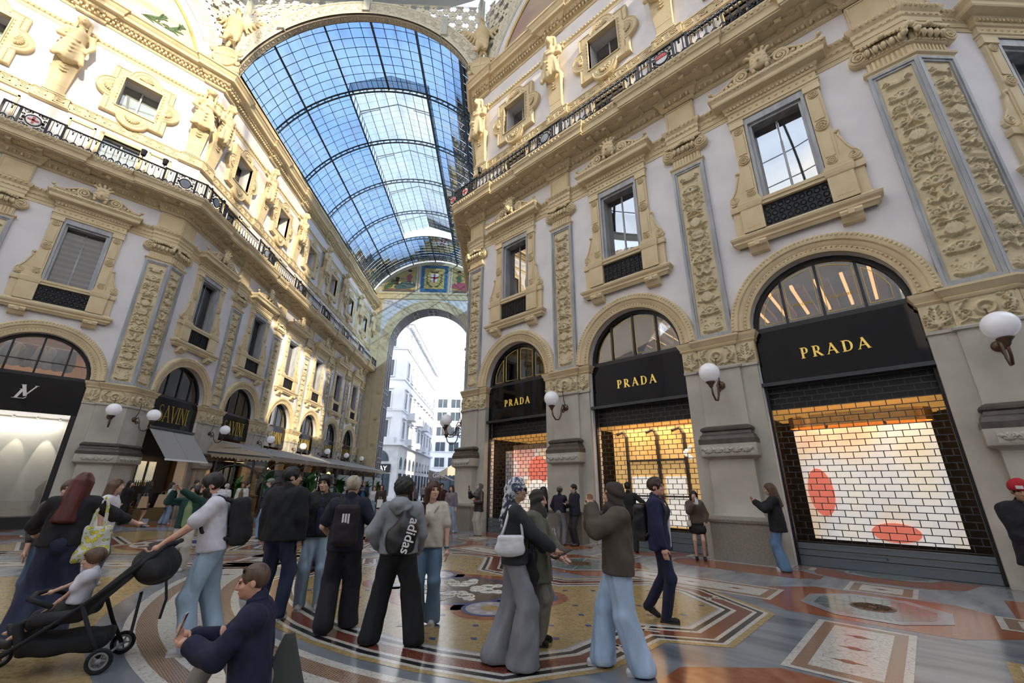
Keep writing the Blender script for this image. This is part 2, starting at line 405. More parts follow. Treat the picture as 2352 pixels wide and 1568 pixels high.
# ------------------------------------------------------------------ continuous mouldings
def mould(nm, prof, m, lb, dp=0., wall=WOUT, hw=PW, cw=CW, only=None):
    out = []
    for sd, fn in (('left', lpath), ('right', ppath)):
        mb = MB(); mb.sweep(fn(hw=hw, dp=dp, wall=wall, cw=cw), prof)
        out.append(struct('trim_%s_%s' % (nm, sd), shade(mb.mesh(nm), 30), m, lb % ('left' if sd == 'left' else 'right')))
    return out
T_ENT = mould('architrave', [(0, 12.52), (.02, 12.52), (.02, 12.66), (.04, 12.66), (.04, 12.80), (.07, 12.84), (.07, 12.88), (.05, 12.9), (.05, 12.98), (.12, 13.06), (.14, 13.16), (0, 13.18)], CREAM, 'cream architrave band between the capitals on the %s side')
T_EGG = mould('egg_cornice', [(0, 14.08), (.05, 14.1), (.09, 14.16), (.06, 14.2), (.16, 14.34), (.2, 14.36), (.2, 14.42), (.26, 14.46), (.26, 14.5), (0, 14.5)], CREAM, 'cream egg and dart cornice under the %s balcony')
T_SLAB = mould('balcony_slab', [(0, 14.5), (.55, 14.52), (.55, 14.56), (.86, 14.56), (.86, 14.6), (.9, 14.62), (.9, 14.78), (.93, 14.84), (.96, 14.86), (.99, 14.97), (1.02, 15.0), (1.02, 15.06), (-.3, 15.06)], CREAM, 'projecting cream balcony slab on the %s side', hw=.86, cw=1.3)
T_MEA = mould('meander_band', [(-.1, 17.16), (.0, 17.18), (.05, 17.22), (.02, 17.27), (.02, 17.3), (.0, 17.3), (.0, 17.66), (.03, 17.68), (.03, 17.73), (-.1, 17.75)], CREAM, 'cream band with meander relief above the %s balcony', wall=-.1, hw=.55)
T_STR = mould('attic_string', [(-.1, 21.3), (.0, 21.32), (.0, 21.5), (.03, 21.52), (.06, 21.6), (.02, 21.64), (.02, 21.7), (-.1, 21.72)], CREAM, 'thin cream string course high on the %s attic wall', wall=-.1)
T_TOP = mould('crowning_cornice', [(-.1, 22.56), (.02, 22.58), (.05, 22.68), (.03, 22.72), (.1, 22.74), (.1, 22.9), (.2, 22.92), (.34, 23.06), (.36, 23.1), (.52, 23.12), (.52, 23.3), (.56, 23.34), (.62, 23.48), (.68, 23.52), (.68, 23.62), (-.6, 23.66)], CREAM, 'heavy crowning cornice under the glass roof on the %s', wall=-.1)
def along(path, step, off=0.):
    """points (x,y,heading) every step along each straight run of a path"""
    P = np.array(path)
    for a, b in zip(P, P[1:]):
        d = b-a; Ln = np.hypot(*d)
        if Ln < .3: continue
        t = d/Ln; n = max(1, int(Ln/step)); h = math.atan2(t[1], t[0]); nr = np.array([t[1], -t[0]])
        for i in range(n): yield (*(a+t*(i+.5)*Ln/n+nr*off), h, Ln/n)
def course(parent, nm, unit, path, step, off, z, m, vis=None):
    """many small repeats joined into one part"""
    v, f = np.concatenate(unit.v), unit.f; mb = MB()
    for x, y, h, st in along(path, step, off):
        if vis and not vis(x, y): continue
        c, s = cos(h), sin(h); q = v.copy(); q[:, 0] = v[:, 0]*c-v[:, 1]*s+x; q[:, 1] = v[:, 0]*s+v[:, 1]*c+y; q[:, 2] += z
        mb.add(q, f)
    if mb.n: mb.build(nm, m, parent, kind='stuff')
def near(x, y): return y > 3 and x > -17.5
dent = MB(); dent.box(-.045, .045, -.1, .02, -.06, .06)
egg = MB(); egg.sphere((0, 0, 0), (.055, .05, .085), 6, 5); egg.box(.075, .09, -.03, .03, -.08, .06)
leaf = MB(); leaf.sphere((0, 0, 0), (.05, .05, .06), 5, 4)
bead = MB(); bead.sphere((0, 0, 0), (.05, .025, .025), 5, 4)
key = MB()
for (a, b, c, d) in ((-.2, .14, .13, .165), (-.2, -.165, -.165, .165), (-.2, .2, -.165, -.13), (.105, .14, -.06, .165), (-.09, .14, -.06, -.025), (-.09, -.055, -.06, .075), (-.09, .05, .045, .08)):
    key.box(a, b, -.022, .01, c, d)
for i, fn in enumerate((lpath, ppath)):
    course(T_TOP[i], 'dentil_course', dent, fn(wall=-.1), .17, .13, 22.82, CREAM, near)
    course(T_TOP[i], 'leaf_course', leaf, fn(wall=-.1), .15, .64, 23.55, CREAM, near)
    course(T_TOP[i], 'acanthus_course', egg, fn(wall=-.1), .2, .27, 22.99, CREAM, near)
    course(T_EGG[i], 'egg_course', egg, fn(), .19, .14, 14.28, CREAM, near)
    course(T_EGG[i], 'bead_course', bead, fn(), .13, .08, 14.14, CREAM, near)
    course(T_SLAB[i], 'leaf_course', leaf, fn(hw=.86, cw=1.3), .16, .99, 14.95, CREAM, near)
    course(T_ENT[i], 'bead_course', bead, fn(), .14, .075, 12.86, CREAM, near)
    course(T_ENT[i], 'leaf_course', leaf, fn(), .13, .13, 13.1, CREAM, near)
    course(T_MEA[i], 'meander_key', key, fn(wall=-.1, hw=.55), .5, .0, 17.48, CREAM, near)
    course(T_STR[i], 'leaf_course', leaf, fn(wall=-.1), .16, .04, 21.58, CREAM, near)
    # brackets and rosettes under the slab, each one a part
    mod = MB(); mod.box(-.09, .09, -.25, .25, -.1, .0); mod.sphere((0, -.2, -.09), (.1, .07, .05), 6, 4); mod.sphere((0, .12, -.09), (.1, .09, .05), 6, 4)
    ros = MB(); ros.lathe([(.15, 0), (.15, -.025), (.11, -.03), (.1, -.06), (.05, -.07), (.03, -.1)], k=10)
    mm, rm = mod.mesh('bracket'), ros.mesh('rosette'); k = 0
    for x, y, h, st in along(fn(hw=.86, cw=1.3), .62, .42):
        if not near(x, y) or (i == 0 and y > 40): continue
        obj('bracket', mm, CREAM, T_SLAB[i], (x, y, 14.55), h)
        obj('rosette', rm, CREAM, T_SLAB[i], (x+cos(h)*st/2+sin(h)*.18, y+sin(h)*st/2-cos(h)*.18, 14.57), h)
# ------------------------------------------------------------------ carved relief panels
class Relief:
    def __init__(s, w, h, res): s.w, s.h, s.r = w, h, res; s.nx, s.ny = int(w/res)+1, int(h/res)+1; s.H = np.zeros((s.nx, s.ny))
    def dot(s, x, y, r, hh, flat=0.):
        for sx in ((x,) if abs(x) < 1e-6 else (x, -x)):
            i0, i1 = int((sx+s.w/2-r)/s.r), int((sx+s.w/2+r)/s.r)+2; j0, j1 = int((y-r)/s.r), int((y+r)/s.r)+2
            i0, j0 = max(i0, 0), max(j0, 0); i1, j1 = min(i1, s.nx), min(j1, s.ny)
            if i1 <= i0 or j1 <= j0: continue
            X = np.arange(i0, i1)[:, None]*s.r-s.w/2-sx; Y = np.arange(j0, j1)[None]*s.r-y
            d = np.clip(1-(X*X+Y*Y)/(r*r), 0, 1); s.H[i0:i1, j0:j1] = np.maximum(s.H[i0:i1, j0:j1], hh*np.sqrt(d))
    def stroke(s, P, r0, r1, hh):
        P = np.array(P, float)
        for i in range(len(P)-1):
            n = max(1, int(np.hypot(*(P[i+1]-P[i]))/(min(r0, r1)*.7+s.r*.4)))
            for k in range(n+1):
                t = (i+k/n)/(len(P)-1); q = P[i]+(P[i+1]-P[i])*k/n; s.dot(q[0], q[1], r0+(r1-r0)*t, hh)
    def spiral(s, x, y, R, turns, a0, r, hh, dr=1):
        n = int(14*turns); s.stroke([(x+R*(1-.85*i/n)*cos(a0+dr*2*pi*turns*i/n), y+R*(1-.85*i/n)*sin(a0+dr*2*pi*turns*i/n)) for i in range(n+1)], r, r*.7, hh)
    def leaf(s, x, y, L, a, r, hh, n=4):
        s.stroke([(x, y), (x+L*cos(a), y+L*sin(a))], r, r*.35, hh)
        for k in range(1, n):
            t = k/n; px, py = x+L*t*cos(a), y+L*t*sin(a); l = L*.45*(1-t*.6)
            for sg in (-1, 1): s.stroke([(px, py), (px+l*cos(a+sg*.8), py+l*sin(a+sg*.8))], r*.6, r*.25, hh*.8)
    def mesh(s, name, y=0.):
        X, Z = np.meshgrid(np.arange(s.nx)*s.r-s.w/2, np.arange(s.ny)*s.r, indexing='ij')
        V = np.stack([X, y-1.55*s.H, Z], -1).reshape(-1, 3); I = np.arange(s.nx*s.ny).reshape(s.nx, s.ny)
        F = np.stack([I[:-1, :-1], I[1:, :-1], I[1:, 1:], I[:-1, 1:]], -1).reshape(-1, 4)
        return mesh(name, V, F, True)
def candelabra(w, h, seed, res=.02):
    R = Relief(w, h, res); g = random.Random(seed); y = .1; k = w/.7
    kinds = ['base', 'scroll', 'urn', 'leaves', 'mask', 'scroll', 'shield', 'figure', 'leaves', 'urn', 'scroll', 'mask', 'crown']
    if seed % 2: kinds = ['base', 'leaves', 'urn', 'scroll', 'figure', 'leaves', 'scroll', 'shield', 'urn', 'mask', 'scroll', 'leaves', 'crown']
    dy = (h-.2)/len(kinds)
    for kd in kinds:
        yc = y+dy/2
        if kd == 'base':
            for a in (.2, .6, 1.1, 1.57): R.leaf(0, y, .26*k, a, .05, .05)
        if kd == 'scroll':
            R.spiral(.17*k, yc+.05, .12*k, 1.6, -1.6, .028, .05); R.stroke([(0, y), (.1*k, y+.08), (.24*k, yc-.1)], .03, .025, .045)
            R.leaf(.05*k, yc+.02, .2*k, 1.2, .035, .05); R.dot(.17*k, yc+.05, .04, .06); R.leaf(.2*k, yc-.1, .13*k, -.7, .03, .04)
            R.stroke([(0, y), (0, y+dy)], .025, .025, .04)
        if kd == 'urn':
            for i in range(8): R.stroke([(0, y+.05+i*.04), ((.06+.1*sin(i/7*pi))*k, y+.05+i*.04)], .03, .03, .075)
            R.stroke([(0, y+.38), (.2*k, y+.40)], .03, .03, .08); R.leaf(.16*k, y+.1, .16*k, .3, .03, .04)
        if kd == 'leaves':
            for a in (.15, .7, 1.2): R.leaf(.02, yc-.12, .25*k, a, .04, .055)
            for a in (-.5,): R.leaf(.03, yc+.1, .2*k, a, .035, .05)
            R.dot(0, yc, .06, .08)
        if kd == 'mask':
            R.dot(0, yc, .105*k, .1); R.dot(.045*k, yc+.03, .028, .115); R.stroke([(0, yc+.02), (0, yc-.04)], .02, .028, .125); R.stroke([(0, yc-.07), (.04, yc-.065)], .02, .015, .115)
            for a in (-.6, 0, .5, 1.0, 1.5): R.leaf(.09*k*cos(a), yc+.09*k*sin(a), .14*k, a, .035, .06, 3)
        if kd == 'figure':
            R.dot(0, yc+.15, .05, .1); R.stroke([(0, yc+.1), (0, yc-.05)], .07, .06, .09); R.stroke([(.05, yc+.08), (.14*k, yc+.14), (.1*k, yc+.22)], .03, .025, .075)
            R.stroke([(.03, yc-.05), (.1*k, yc-.14), (.2*k, yc-.1)], .045, .02, .07); R.leaf(.2*k, yc-.08, .14*k, 1.4, .03, .05)
        if kd == 'shield':
            for i in range(7): R.stroke([(0, yc-.14+i*.045), ((.05+.12*sin((i+1)/8*pi*.9+.3))*k, yc-.14+i*.045)], .03, .03, .06)
            R.spiral(.2*k, yc+.16, .07*k, 1.3, 0, .022, .05); R.stroke([(.05, yc-.2), (.28*k, yc+.2)], .016, .016, .045); R.leaf(.22*k, yc-.1, .14*k, -1.2, .03, .045)
        if kd == 'crown':
            R.stroke([(0, yc-.1), (.22*k, yc-.08)], .03, .02, .06)
            for x in (0, .07, .14): R.stroke([(x*k, yc-.08), (x*k, yc+.06-x*.3)], .022, .015, .06)
            R.spiral(.22*k, yc+.02, .07*k, 1.2, 0, .02, .045)
        for j in range(3): R.dot(g.uniform(.15, .32)*k, y+g.random()*dy, g.uniform(.015, .03), .035)
        y += dy
    return R
REL = [candelabra(.68, 5.66, s).mesh('relief_carving_%d' % s) for s in range(3)]
RELC = [candelabra(.62, 5.66, s+3).mesh('relief_corner_%d' % s) for s in range(2)]
def frieze_relief(w, h, seed=0, ring=True):
    R = Relief(w, h, .018); m = h/2
    if ring:
        for i in range(20): R.dot(.13*cos(2*pi*i/20), m+.13*sin(2*pi*i/20), .035, .06)
        R.dot(0, m, .06, .03)
    R.spiral(w*.34, m-.05, .09, 1.4, 0, .022, .05); R.leaf(w*.46, m+.02, .2, 2.2, .035, .05); R.leaf(w*.2, .06, .2, .6, .03, .045); R.leaf(w*.25, h-.05, .18, -.3, .03, .04)
    R.stroke([(.05, .06), (w*.3, .12), (w*.45, .05)], .02, .02, .04); R.leaf(w*.44, m, .16, -1.9, .03, .045)
    return R.mesh('frieze_relief')
def acanthus_relief(w, h):
    R = Relief(w, h, .018)
    R.leaf(0, .05, h*.85, pi/2, .04, .055, 6)
    for a in (.5, 1.0): R.leaf(0, .08, h*.6, a, .035, .05, 4)
    R.spiral(w*.3, .1, .05, 1.2, 0, .016, .04); return R.mesh('acanthus_relief')
FRZ, ACA = frieze_relief(.96, .56), acanthus_relief(.42, .54); FRZC = frieze_relief(.86, .56)
def palm_relief(w, h):
    R = Relief(w, h, .014); n = int(w/.22/2)+1
    for i in range(n):
        x = i*.22
        for a in range(-3, 4): R.stroke([(x, .05), (x+.08*sin(a*.45), .05+.11*cos(a*.45))], .012, .016, .028)
        R.dot(x+.11, h/2, .03, .025); R.spiral(x+.11, h/2, .05, 1, 0, .01, .02)
    return R.mesh('palmette_relief')
PLM = palm_relief(1.24, .24)
# ------------------------------------------------------------------ piers and pilasters
LOW = [(.19, 0), (.19, .82), (.22, .84), (.23, .9), (.20, .94), (.10, .98), (.07, 1.06), (.05, 1.5), (.05, 2.3), (.10, 2.34), (.19, 2.38), (.20, 2.40), (.20, 2.68), (.0, 2.68)]
PL_PROF = LOW[:6]; DADO_PROF = LOW[5:]
BASE_PROF = [(.20, 2.68), (.20, 2.80), (.17, 2.84), (.16, 2.9), (.12, 2.93), (.10, 3.0), (.14, 3.03), (.14, 3.08), (.09, 3.12), (.03, 3.15), (-.1, 3.15)]
SHAFT_PROF = [(.04, 3.15), (.03, 3.2), (.03, 4.64), (.08, 4.66), (.09, 4.71), (.05, 4.74), (-.05, 4.74)]
FRZ_PROF = [(.0, 4.74), (.0, 5.3), (-.05, 5.3)]
IMP_PROF = [(.02, 5.29), (.05, 5.31), (.07, 5.36), (.05, 5.38), (.09, 5.42), (.13, 5.5), (.15, 5.52), (.15, 5.57), (.0, 5.6)]
BLOCK_PROF = [(0, 13.18), (-.02, 13.2), (-.02, 14.08), (-.1, 14.08)]
NECK_PROF = [(.0, 11.5), (.0, 11.54), (.05, 11.58), (.06, 11.63), (-.06, 11.65), (-.06, 11.95), (.0, 11.98), (.02, 12.02), (-.05, 12.04)]
ABA_PROF = [(.04, 12.42), (.1, 12.44), (.1, 12.5), (.0, 12.52)]
LOWP = lambda hw: [(-hw+.02, .3), (-hw+.02, -.14), (hw-.02, -.14), (hw-.02, .3)]
UPP = lambda hw: [(-hw, .3), (-hw, 0), (hw, 0), (hw, .3)]
def sw(path, prof, flip=True):
    mb = MB(); mb.sweep(path, prof); return shade(mb.mesh('moulding'), 35)
PIERM = {}
for key_, path in (('low', LOWP(PW)), ('up', UPP(PW))):
    for nm, pr in (('plinth', PL_PROF), ('dado', DADO_PROF), ('base', BASE_PROF), ('shaft', SHAFT_PROF), ('frieze', FRZ_PROF), ('impost', IMP_PROF), ('block', BLOCK_PROF), ('neck', NECK_PROF), ('abacus', ABA_PROF)):
        PIERM[key_, nm] = sw(path, pr)
def frame_mesh(w, z0, z1, bw=.13):
    """grey marble frame: stepped border round a recessed field, local x centred"""
    mb = MB(); h = w/2
    for (a, b, y) in ((h, h-bw*.55, .0), (h-bw*.5, h-bw, .03)):
        mb.box(-a, -b, y, .2, z0, z1); mb.box(b, a, y, .2, z0, z1); mb.box(-b, b, y, .2, z0, z0+(a-b)+(h-a)); mb.box(-b, b, y, .2, z1-(a-b)-(h-a), z1)
    return mb.mesh('pilaster_frame')
FRM = frame_mesh(.99, 5.6, 11.5); FRMC = frame_mesh(.93, 5.6, 11.5)
fld = MB(); fld.box(-.37, .37, .07, .2, 5.7, 11.4); FLD = fld.mesh('field')
# Ionic capital: volutes, eggs, garland
def spiral_volute(r=.2, y0=0., dep=.22):
    mb = MB(); n = 40; P = []
    for i in range(n+1):
        t = i/n; a = pi/2-t*2.3*2*pi; q = r*(1-.86*t); P.append((q*cos(a), y0-.02-.03*t, q*sin(a)))
    mb.tube(P, [.035*(1-.5*i/n) for i in range(n+1)], 5); mb.lathe([(r+.02, -dep), (r+.02, .0), (r*.9, .02), (0.01, .02)], (0, y0, 0), 18, 'y'); mb.sphere((0, y0-.04, 0), .045, 8, 6)
    for i in range(9): a = -.3+i*.33; mb.sphere((r*.78*cos(a), y0-.03, r*.78*sin(a)), .025, 5, 4)
    return mb
VOL = shade(spiral_volute().mesh('volute'), 35)
def eggs(w, n):
    mb = MB()
    for i in range(n):
        x = -w/2+w*(i+.5)/n; mb.sphere((x, -.06, 12.2), (w/n*.38, .09, .12), 8, 6)
        mb.tube([(x-w/n*.5, -.06, 12.3), (x-w/n*.46, -.1, 12.18), (x-w/n*.3, -.06, 12.05)], .018, 4)
    for i in range(n*2): x = -w/2+w*(i+.5)/n/2; mb.sphere((x, -.02, 12.03), (w/n*.2, .04, .03), 5, 4)
    for i in range(11):
        t = i/10*2-1; mb.sphere((t*w*.5, -.1, 12.43-.06*abs(t)), (.045, .05, .045), 6, 4)
    mb.sphere((0, -.13, 12.45), (.08, .06, .07), 8, 6); mb.box(-w/2, w/2, -.02, .15, 12.0, 12.42)
    return mb.mesh('egg_moulding', True)
EGG = eggs(.74, 5); EGGC = eggs(.8, 5)
flt = MB()
for i in range(9): flt.box(-.4+i*.093, -.35+i*.093, .03, .08, 11.66, 11.94)
FLT = flt.mesh('flute')
pnl = MB()
for a, b, c, d in ((-.44, .44, 13.24, 13.28), (-.44, .44, 14.0, 14.04), (-.44, -.4, 13.24, 14.04), (.4, .44, 13.24, 14.04)): pnl.box(a, b, -.005, .05, c, d)
PNL = pnl.mesh('panel_moulding')
PART = [('plinth', 'low', PLINTH), ('dado', 'low', PIER), ('base', 'low', BROWN), ('shaft', 'up', PIER), ('frieze', 'up', CREAM2), ('impost', 'up', CREAM), ('block', 'up', CREAM), ('neck', 'up', CREAM), ('abacus', 'up', CREAM)]
pilasters = []
def pilaster(f, x, lb, var=0):
    loc, rz = fm(f, x); t = thing('pilaster', lb, 'pilaster', loc, rz, group='carved pilasters between the arches')
    for nm, ky, m in PART: obj({'base': 'base_moulding', 'block': 'pedestal_block', 'neck': 'capital_neck', 'abacus': 'abacus'}.get(nm, nm), PIERM[ky, nm], m, t)
    fr = obj('marble_frame', FRM, GREYM, t); obj('field', FLD, FIELD, fr); obj('relief_carving', REL[var % 3], CREAM2, fr, (0, .068, 5.72))
    c = obj('capital', EGG, CREAM, t); obj('flute', FLT, CREAM, c)
    for s in (-1, 1): obj('volute', VOL, CREAM, c, (s*.52, -.02, 12.2), rot=(0, 0, 0), scale=(s, 1, 1))
    obj('frieze_relief', FRZ, CREAM2, t, (0, -.008, 4.75)); obj('palmette_band', PLM, PIER, t, (0, -.345, 2.42)); obj('panel_moulding', PNL, CREAM, t)
    for s in (-1, 1):   # side wings with acanthus capitals
        w = MB(); w.box(s*.495, s*.93, .04, .3, 0, 4.66); w.box(s*.495, s*.95, .0, .3, 4.66, 4.73); wo = w.build('wing', PIER, t)
        mb = MB(); mb.sweep([(-.235, .3), (-.235, .04), (.235, .04), (.235, .3)], [(.0, 4.74), (.0, 5.3), (.05, 5.36), (.03, 5.38), (.09, 5.5), (.11, 5.57), (-.1, 5.6)]); mb.build('wing_capital', CREAM, wo, loc=(s*.715, 0, 0))
        obj('acanthus_relief', ACA, CREAM2, wo, (s*.715, .032, 4.75))
    pilasters.append(t); return t
for k, x in enumerate(FACE['P'][3]): pilaster('P', x, ['carved pilaster left of the middle arch on the right facade', 'carved pilaster between the middle and right arches, woman in black coat at its foot'][k], k)
for k, x in enumerate(FACE['A'][3]): pilaster('A', x, 'carved pilaster, %s past the left corner pier along the left arm' % ORD[k], k+1)
for k, x in enumerate(FACE['D'][3][:1]): pilaster('D', x, 'carved pilaster at the left picture edge', k+2)
def corner_pilaster(fa, xa, fb, lb, var):
    """pier folded round an octagon corner; fa ends at the fold at xa, fb begins there"""
    sgn = -1
    def path(hw, dp): return [fx(fa, xa-hw, -.3), fx(fa, xa-hw, dp), fx(fb, 0, dp) if dp == 0 else None, fx(fb, hw, dp), fx(fb, hw, -.3)]
    o = FACE[fb][0]; na = np.array([sin(FACE[fa][1]), -cos(FACE[fa][1])]); nb = np.array([sin(FACE[fb][1]), -cos(FACE[fb][1])]); m = (na+nb); m = m/(m @ m)*2
    def pth(hw, dp): p = path(hw, dp); p[2] = (o[0]+m[0]*dp, o[1]+m[1]*dp); return [(q[0]-o[0], q[1]-o[1]) for q in p]
    t = thing('corner_pilaster', lb, 'pilaster', (*o, 0), 0, group='folded corner pilasters')
    pr = dict(plinth=PL_PROF, dado=DADO_PROF, base=BASE_PROF, shaft=SHAFT_PROF, frieze=FRZ_PROF, impost=IMP_PROF, block=BLOCK_PROF, neck=NECK_PROF, abacus=ABA_PROF)
    for nm, ky, mm in PART: obj({'base': 'base_moulding', 'block': 'pedestal_block', 'neck': 'capital_neck'}.get(nm, nm), sw(pth(CW-.02 if ky == 'low' else CW, .14 if ky == 'low' else 0), pr[nm]), mm, t)
    for j, (f, x) in enumerate(((fa, xa-CW/2), (fb, CW/2))):
        p = fx(f, x); rz = FACE[f][1]; q = (p[0]-o[0], p[1]-o[1], 0); s = 1 if j == 0 else -1
        fr = obj('marble_frame', FRMC, GREYM, t, q, rz); obj('field', FLD, FIELD, fr, scale=(.93, 1, 1)); obj('relief_carving', RELC[(var+j) % 2], CREAM2, fr, (0, .068, 5.72))
        c = obj('capital', EGGC, CREAM, t, q, rz); obj('volute', VOL, CREAM, c, (-s*.5, -.02, 12.2), scale=(-s, 1, 1)); obj('flute', FLT, CREAM, c)
        a = Vector((sin(rz), -cos(rz))); obj('frieze_relief', FRZC, CREAM2, t, (q[0]+a.x*.008, q[1]+a.y*.008, 4.75), rz)
        obj('palmette_band', PLM, PIER, t, (q[0]+a.x*.345, q[1]+a.y*.345, 2.42), rz, scale=(.8, 1, 1)); obj('panel_moulding', PNL, CREAM, t, q, rz, scale=(.94, 1, 1))
        d = Vector((cos(rz), sin(rz)))*(-s*(CW/2+.23))
        w = MB(); w.box(-.23, .23, .04, .3, 0, 4.66); w.box(-.24, .24, .0, .3, 4.66, 4.73); wo = w.build('wing', PIER, t, loc=(q[0]+d.x, q[1]+d.y, 0), rz=rz)
        mb = MB(); mb.sweep([(-.235, .3), (-.235, .04), (.235, .04), (.235, .3)], [(.0, 4.74), (.0, 5.3), (.05, 5.36), (.03, 5.38), (.09, 5.5), (.11, 5.57), (-.1, 5.6)]); mb.build('wing_capital', CREAM, wo)
        obj('acanthus_relief', ACA, CREAM2, wo, (0, .032, 4.75))
    lf = MB()   # leaf cluster over the fold
    for i in range(7): a = i/6*pi; lf.sphere((m[0]*(.1)+.12*cos(a)*m[1], m[1]*(.1)-.12*cos(a)*m[0], 12.2+.22*sin(a)), (.08, .08, .09), 6, 5)
    lf.build('corner_leaf', CREAM, t, True); return t
corner_pilaster('D', 0, 'A', 'folded corner pier with two carved faces at the left, two globe lamps on it', 0)
corner_pilaster('R', YEND-A_, 'P', 'narrow corner pier at the left end of the right facade beside the street view', 1)
corner_pilaster('P', LD, 'B', 'huge folded corner pier at the right with carved panels', 0)
# ------------------------------------------------------------------ lettering cut from outlines
def glyph(ch, T=.17, t=.075):
    """list of polygons in a unit-high box, and the advance width"""
    def bar(x0, z0, x1, z1, w): d = np.array([x1-x0, z1-z0]); n = np.array([-d[1], d[0]])/np.hypot(*d)*w/2; return [(x0+n[0], z0+n[1]), (x0-n[0], z0-n[1]), (x1-n[0], z1-n[1]), (x1+n[0], z1+n[1])]
    def box(a, b, c, d): return [(a, c), (b, c), (b, d), (a, d)]
    def bowl(x, zc, r, rx, w0, w1, n=10):
        P = []
        for i in range(n):
            a, b = -pi/2+pi*i/n, -pi/2+pi*(i+1)/n
            wa, wb = [w0+(w1-w0)*cos(q)**2 for q in (a, b)]
            P.append([(x+(rx-wa)*cos(a), zc+(r-w0)*sin(a)), (x+rx*cos(a), zc+r*sin(a)), (x+rx*cos(b), zc+r*sin(b)), (x+(rx-wb)*cos(b), zc+(r-w0)*sin(b))])
        return P
    se = lambda x, z, w=.16, h=.035: box(x-w, x+w, z, z+h) if z == 0 else box(x-w, x+w, z-h, z)
    if ch == 'P': return [box(.12, .12+T, 0, 1), se(.2, 0), se(.15, 1, .12), box(.2, .36, .93, 1), box(.2, .36, .42, .49)]+bowl(.36, .71, .29, .27, .07, T), .68
    if ch == 'R': return [box(.12, .12+T, 0, 1), se(.2, 0), se(.15, 1, .12), box(.2, .36, .93, 1), box(.2, .36, .42, .49)]+bowl(.36, .71, .29, .27, .07, T)+[bar(.36, .46, .72, .02, T), se(.74, 0, .1)], .86
    if ch == 'A': return [bar(.1, 0, .42, 1, t), bar(.38, 1, .74, 0, T), box(.22, .6, .3, .3+t*.8), se(.1, 0, .11), se(.75, 0, .13)], .86
    if ch == 'D': return [box(.12, .12+T, 0, 1), se(.15, 0, .12), se(.15, 1, .12), box(.2, .38, .93, 1), box(.2, .38, 0, .07)]+bowl(.38, .5, .5, .42, .07, T), .88
    if ch == 'S':
        P = []; n = 22
        pts = [(.36+.22*cos(a)*(1 if i < n//2 else 1), 0) for i, a in enumerate([0]*n)]
        c = [(.36+.2*cos(a), .76+.2*sin(a)) for a in np.linspace(.4, 1.5*pi, 10)]+[(.36+.23*cos(a), .26+.24*sin(a)) for a in np.linspace(pi/2, -1.1*pi, 12)]
        for i, ((a, b), (x, y)) in enumerate(zip(c, c[1:])): P.append(bar(a, b, x, y, t+(T-t)*sin(pi*i/len(c))**2))
        return P, .66
    if ch == 'V': return [bar(.06, 1, .38, 0, T), bar(.34, 0, .66, 1, t), se(.06, 1, .12), se(.66, 1, .1)], .72
    if ch == 'I': return [box(.1, .1+T, 0, 1), se(.18, 0, .13), se(.18, 1, .13)], .36
    if ch == 'N': return [box(.1, .1+t, 0, 1), bar(.12, 1, .62, 0, T), box(.6, .6+t, 0, 1), se(.12, 0, .1), se(.1, 1, .1), se(.64, 1, .1)], .76
    if ch == 'L': return [box(.15, .15+T, 0, 1), se(.22, 1, .16), box(.05, .7, 0, .05), bar(.66, .02, .74, .2, .06)], .75
    return [], .4
def word(txt, h, sp, name='lettering', skew=0., dep=.025, wf=1., T=.17, t=.075):
    mb = MB(); x = 0
    for ch in txt:
        P, w = glyph(ch, T, t)
        for p in P: mb.prism([((x+a*wf+skew*b)*h, b*h) for a, b in p], -dep, 0)
        x += w*wf+sp
    x -= sp
    for i in range(len(mb.v)): mb.v[i][:, 0] -= x*h/2
    return mb.mesh(name)
def text_mesh(txt, h, dep=.004, name='lettering', bold=0.):
    c = bpy.data.curves.new(name, 'FONT'); c.body = txt; c.size = h; c.extrude = dep; c.align_x = 'CENTER'; c.offset = bold
    o = bpy.data.objects.new(name, c); COL.objects.link(o); dg = bpy.context.evaluated_depsgraph_get()
    m = bpy.data.meshes.new_from_object(o.evaluated_get(dg)); bpy.data.objects.remove(o); m.name = name; return m
# ------------------------------------------------------------------ arches
arch = MB(); arch.arc_sweep((0, ZS), 0, pi, 40, [(1.6, .6), (1.6, .02), (1.66, .0), (1.68, .02), (1.75, .02), (1.77, .0), (1.86, -.02), (1.89, -.06), (1.98, -.08), (2.05, -.06), (2.08, .0), (2.08, .13)]); ARCH = shade(arch.mesh('archivolt'), 35)
bd = MB()
for i in range(52): a = pi*(i+.5)/52; bd.sphere((1.715*cos(a), .0, ZS+1.715*sin(a)), (.026, .03, .026), 5, 4)
BEADS = bd.mesh('bead')
bl = MB()
for i in range(64): a = pi*(i+.5)/64; bl.sphere((2.0*cos(a), -.07, ZS+2.0*sin(a)), (.045, .035, .045), 5, 4); bl.sphere((1.9*cos(a+.02), -.04, ZS+1.9*sin(a+.02)), (.03, .03, .03), 5, 4)
BLEAF = bl.mesh('leaf')
for f in 'DAPB':
    for k, b in enumerate(FACE[f][2]):
        loc, rz = fm(f, b); a = obj('archivolt', ARCH, CREAM, WALLS[f], (b, 0, 0)); obj('bead', BEADS, CREAM, a, kind='stuff'); obj('leaf', BLEAF, CREAM, a, kind='stuff')
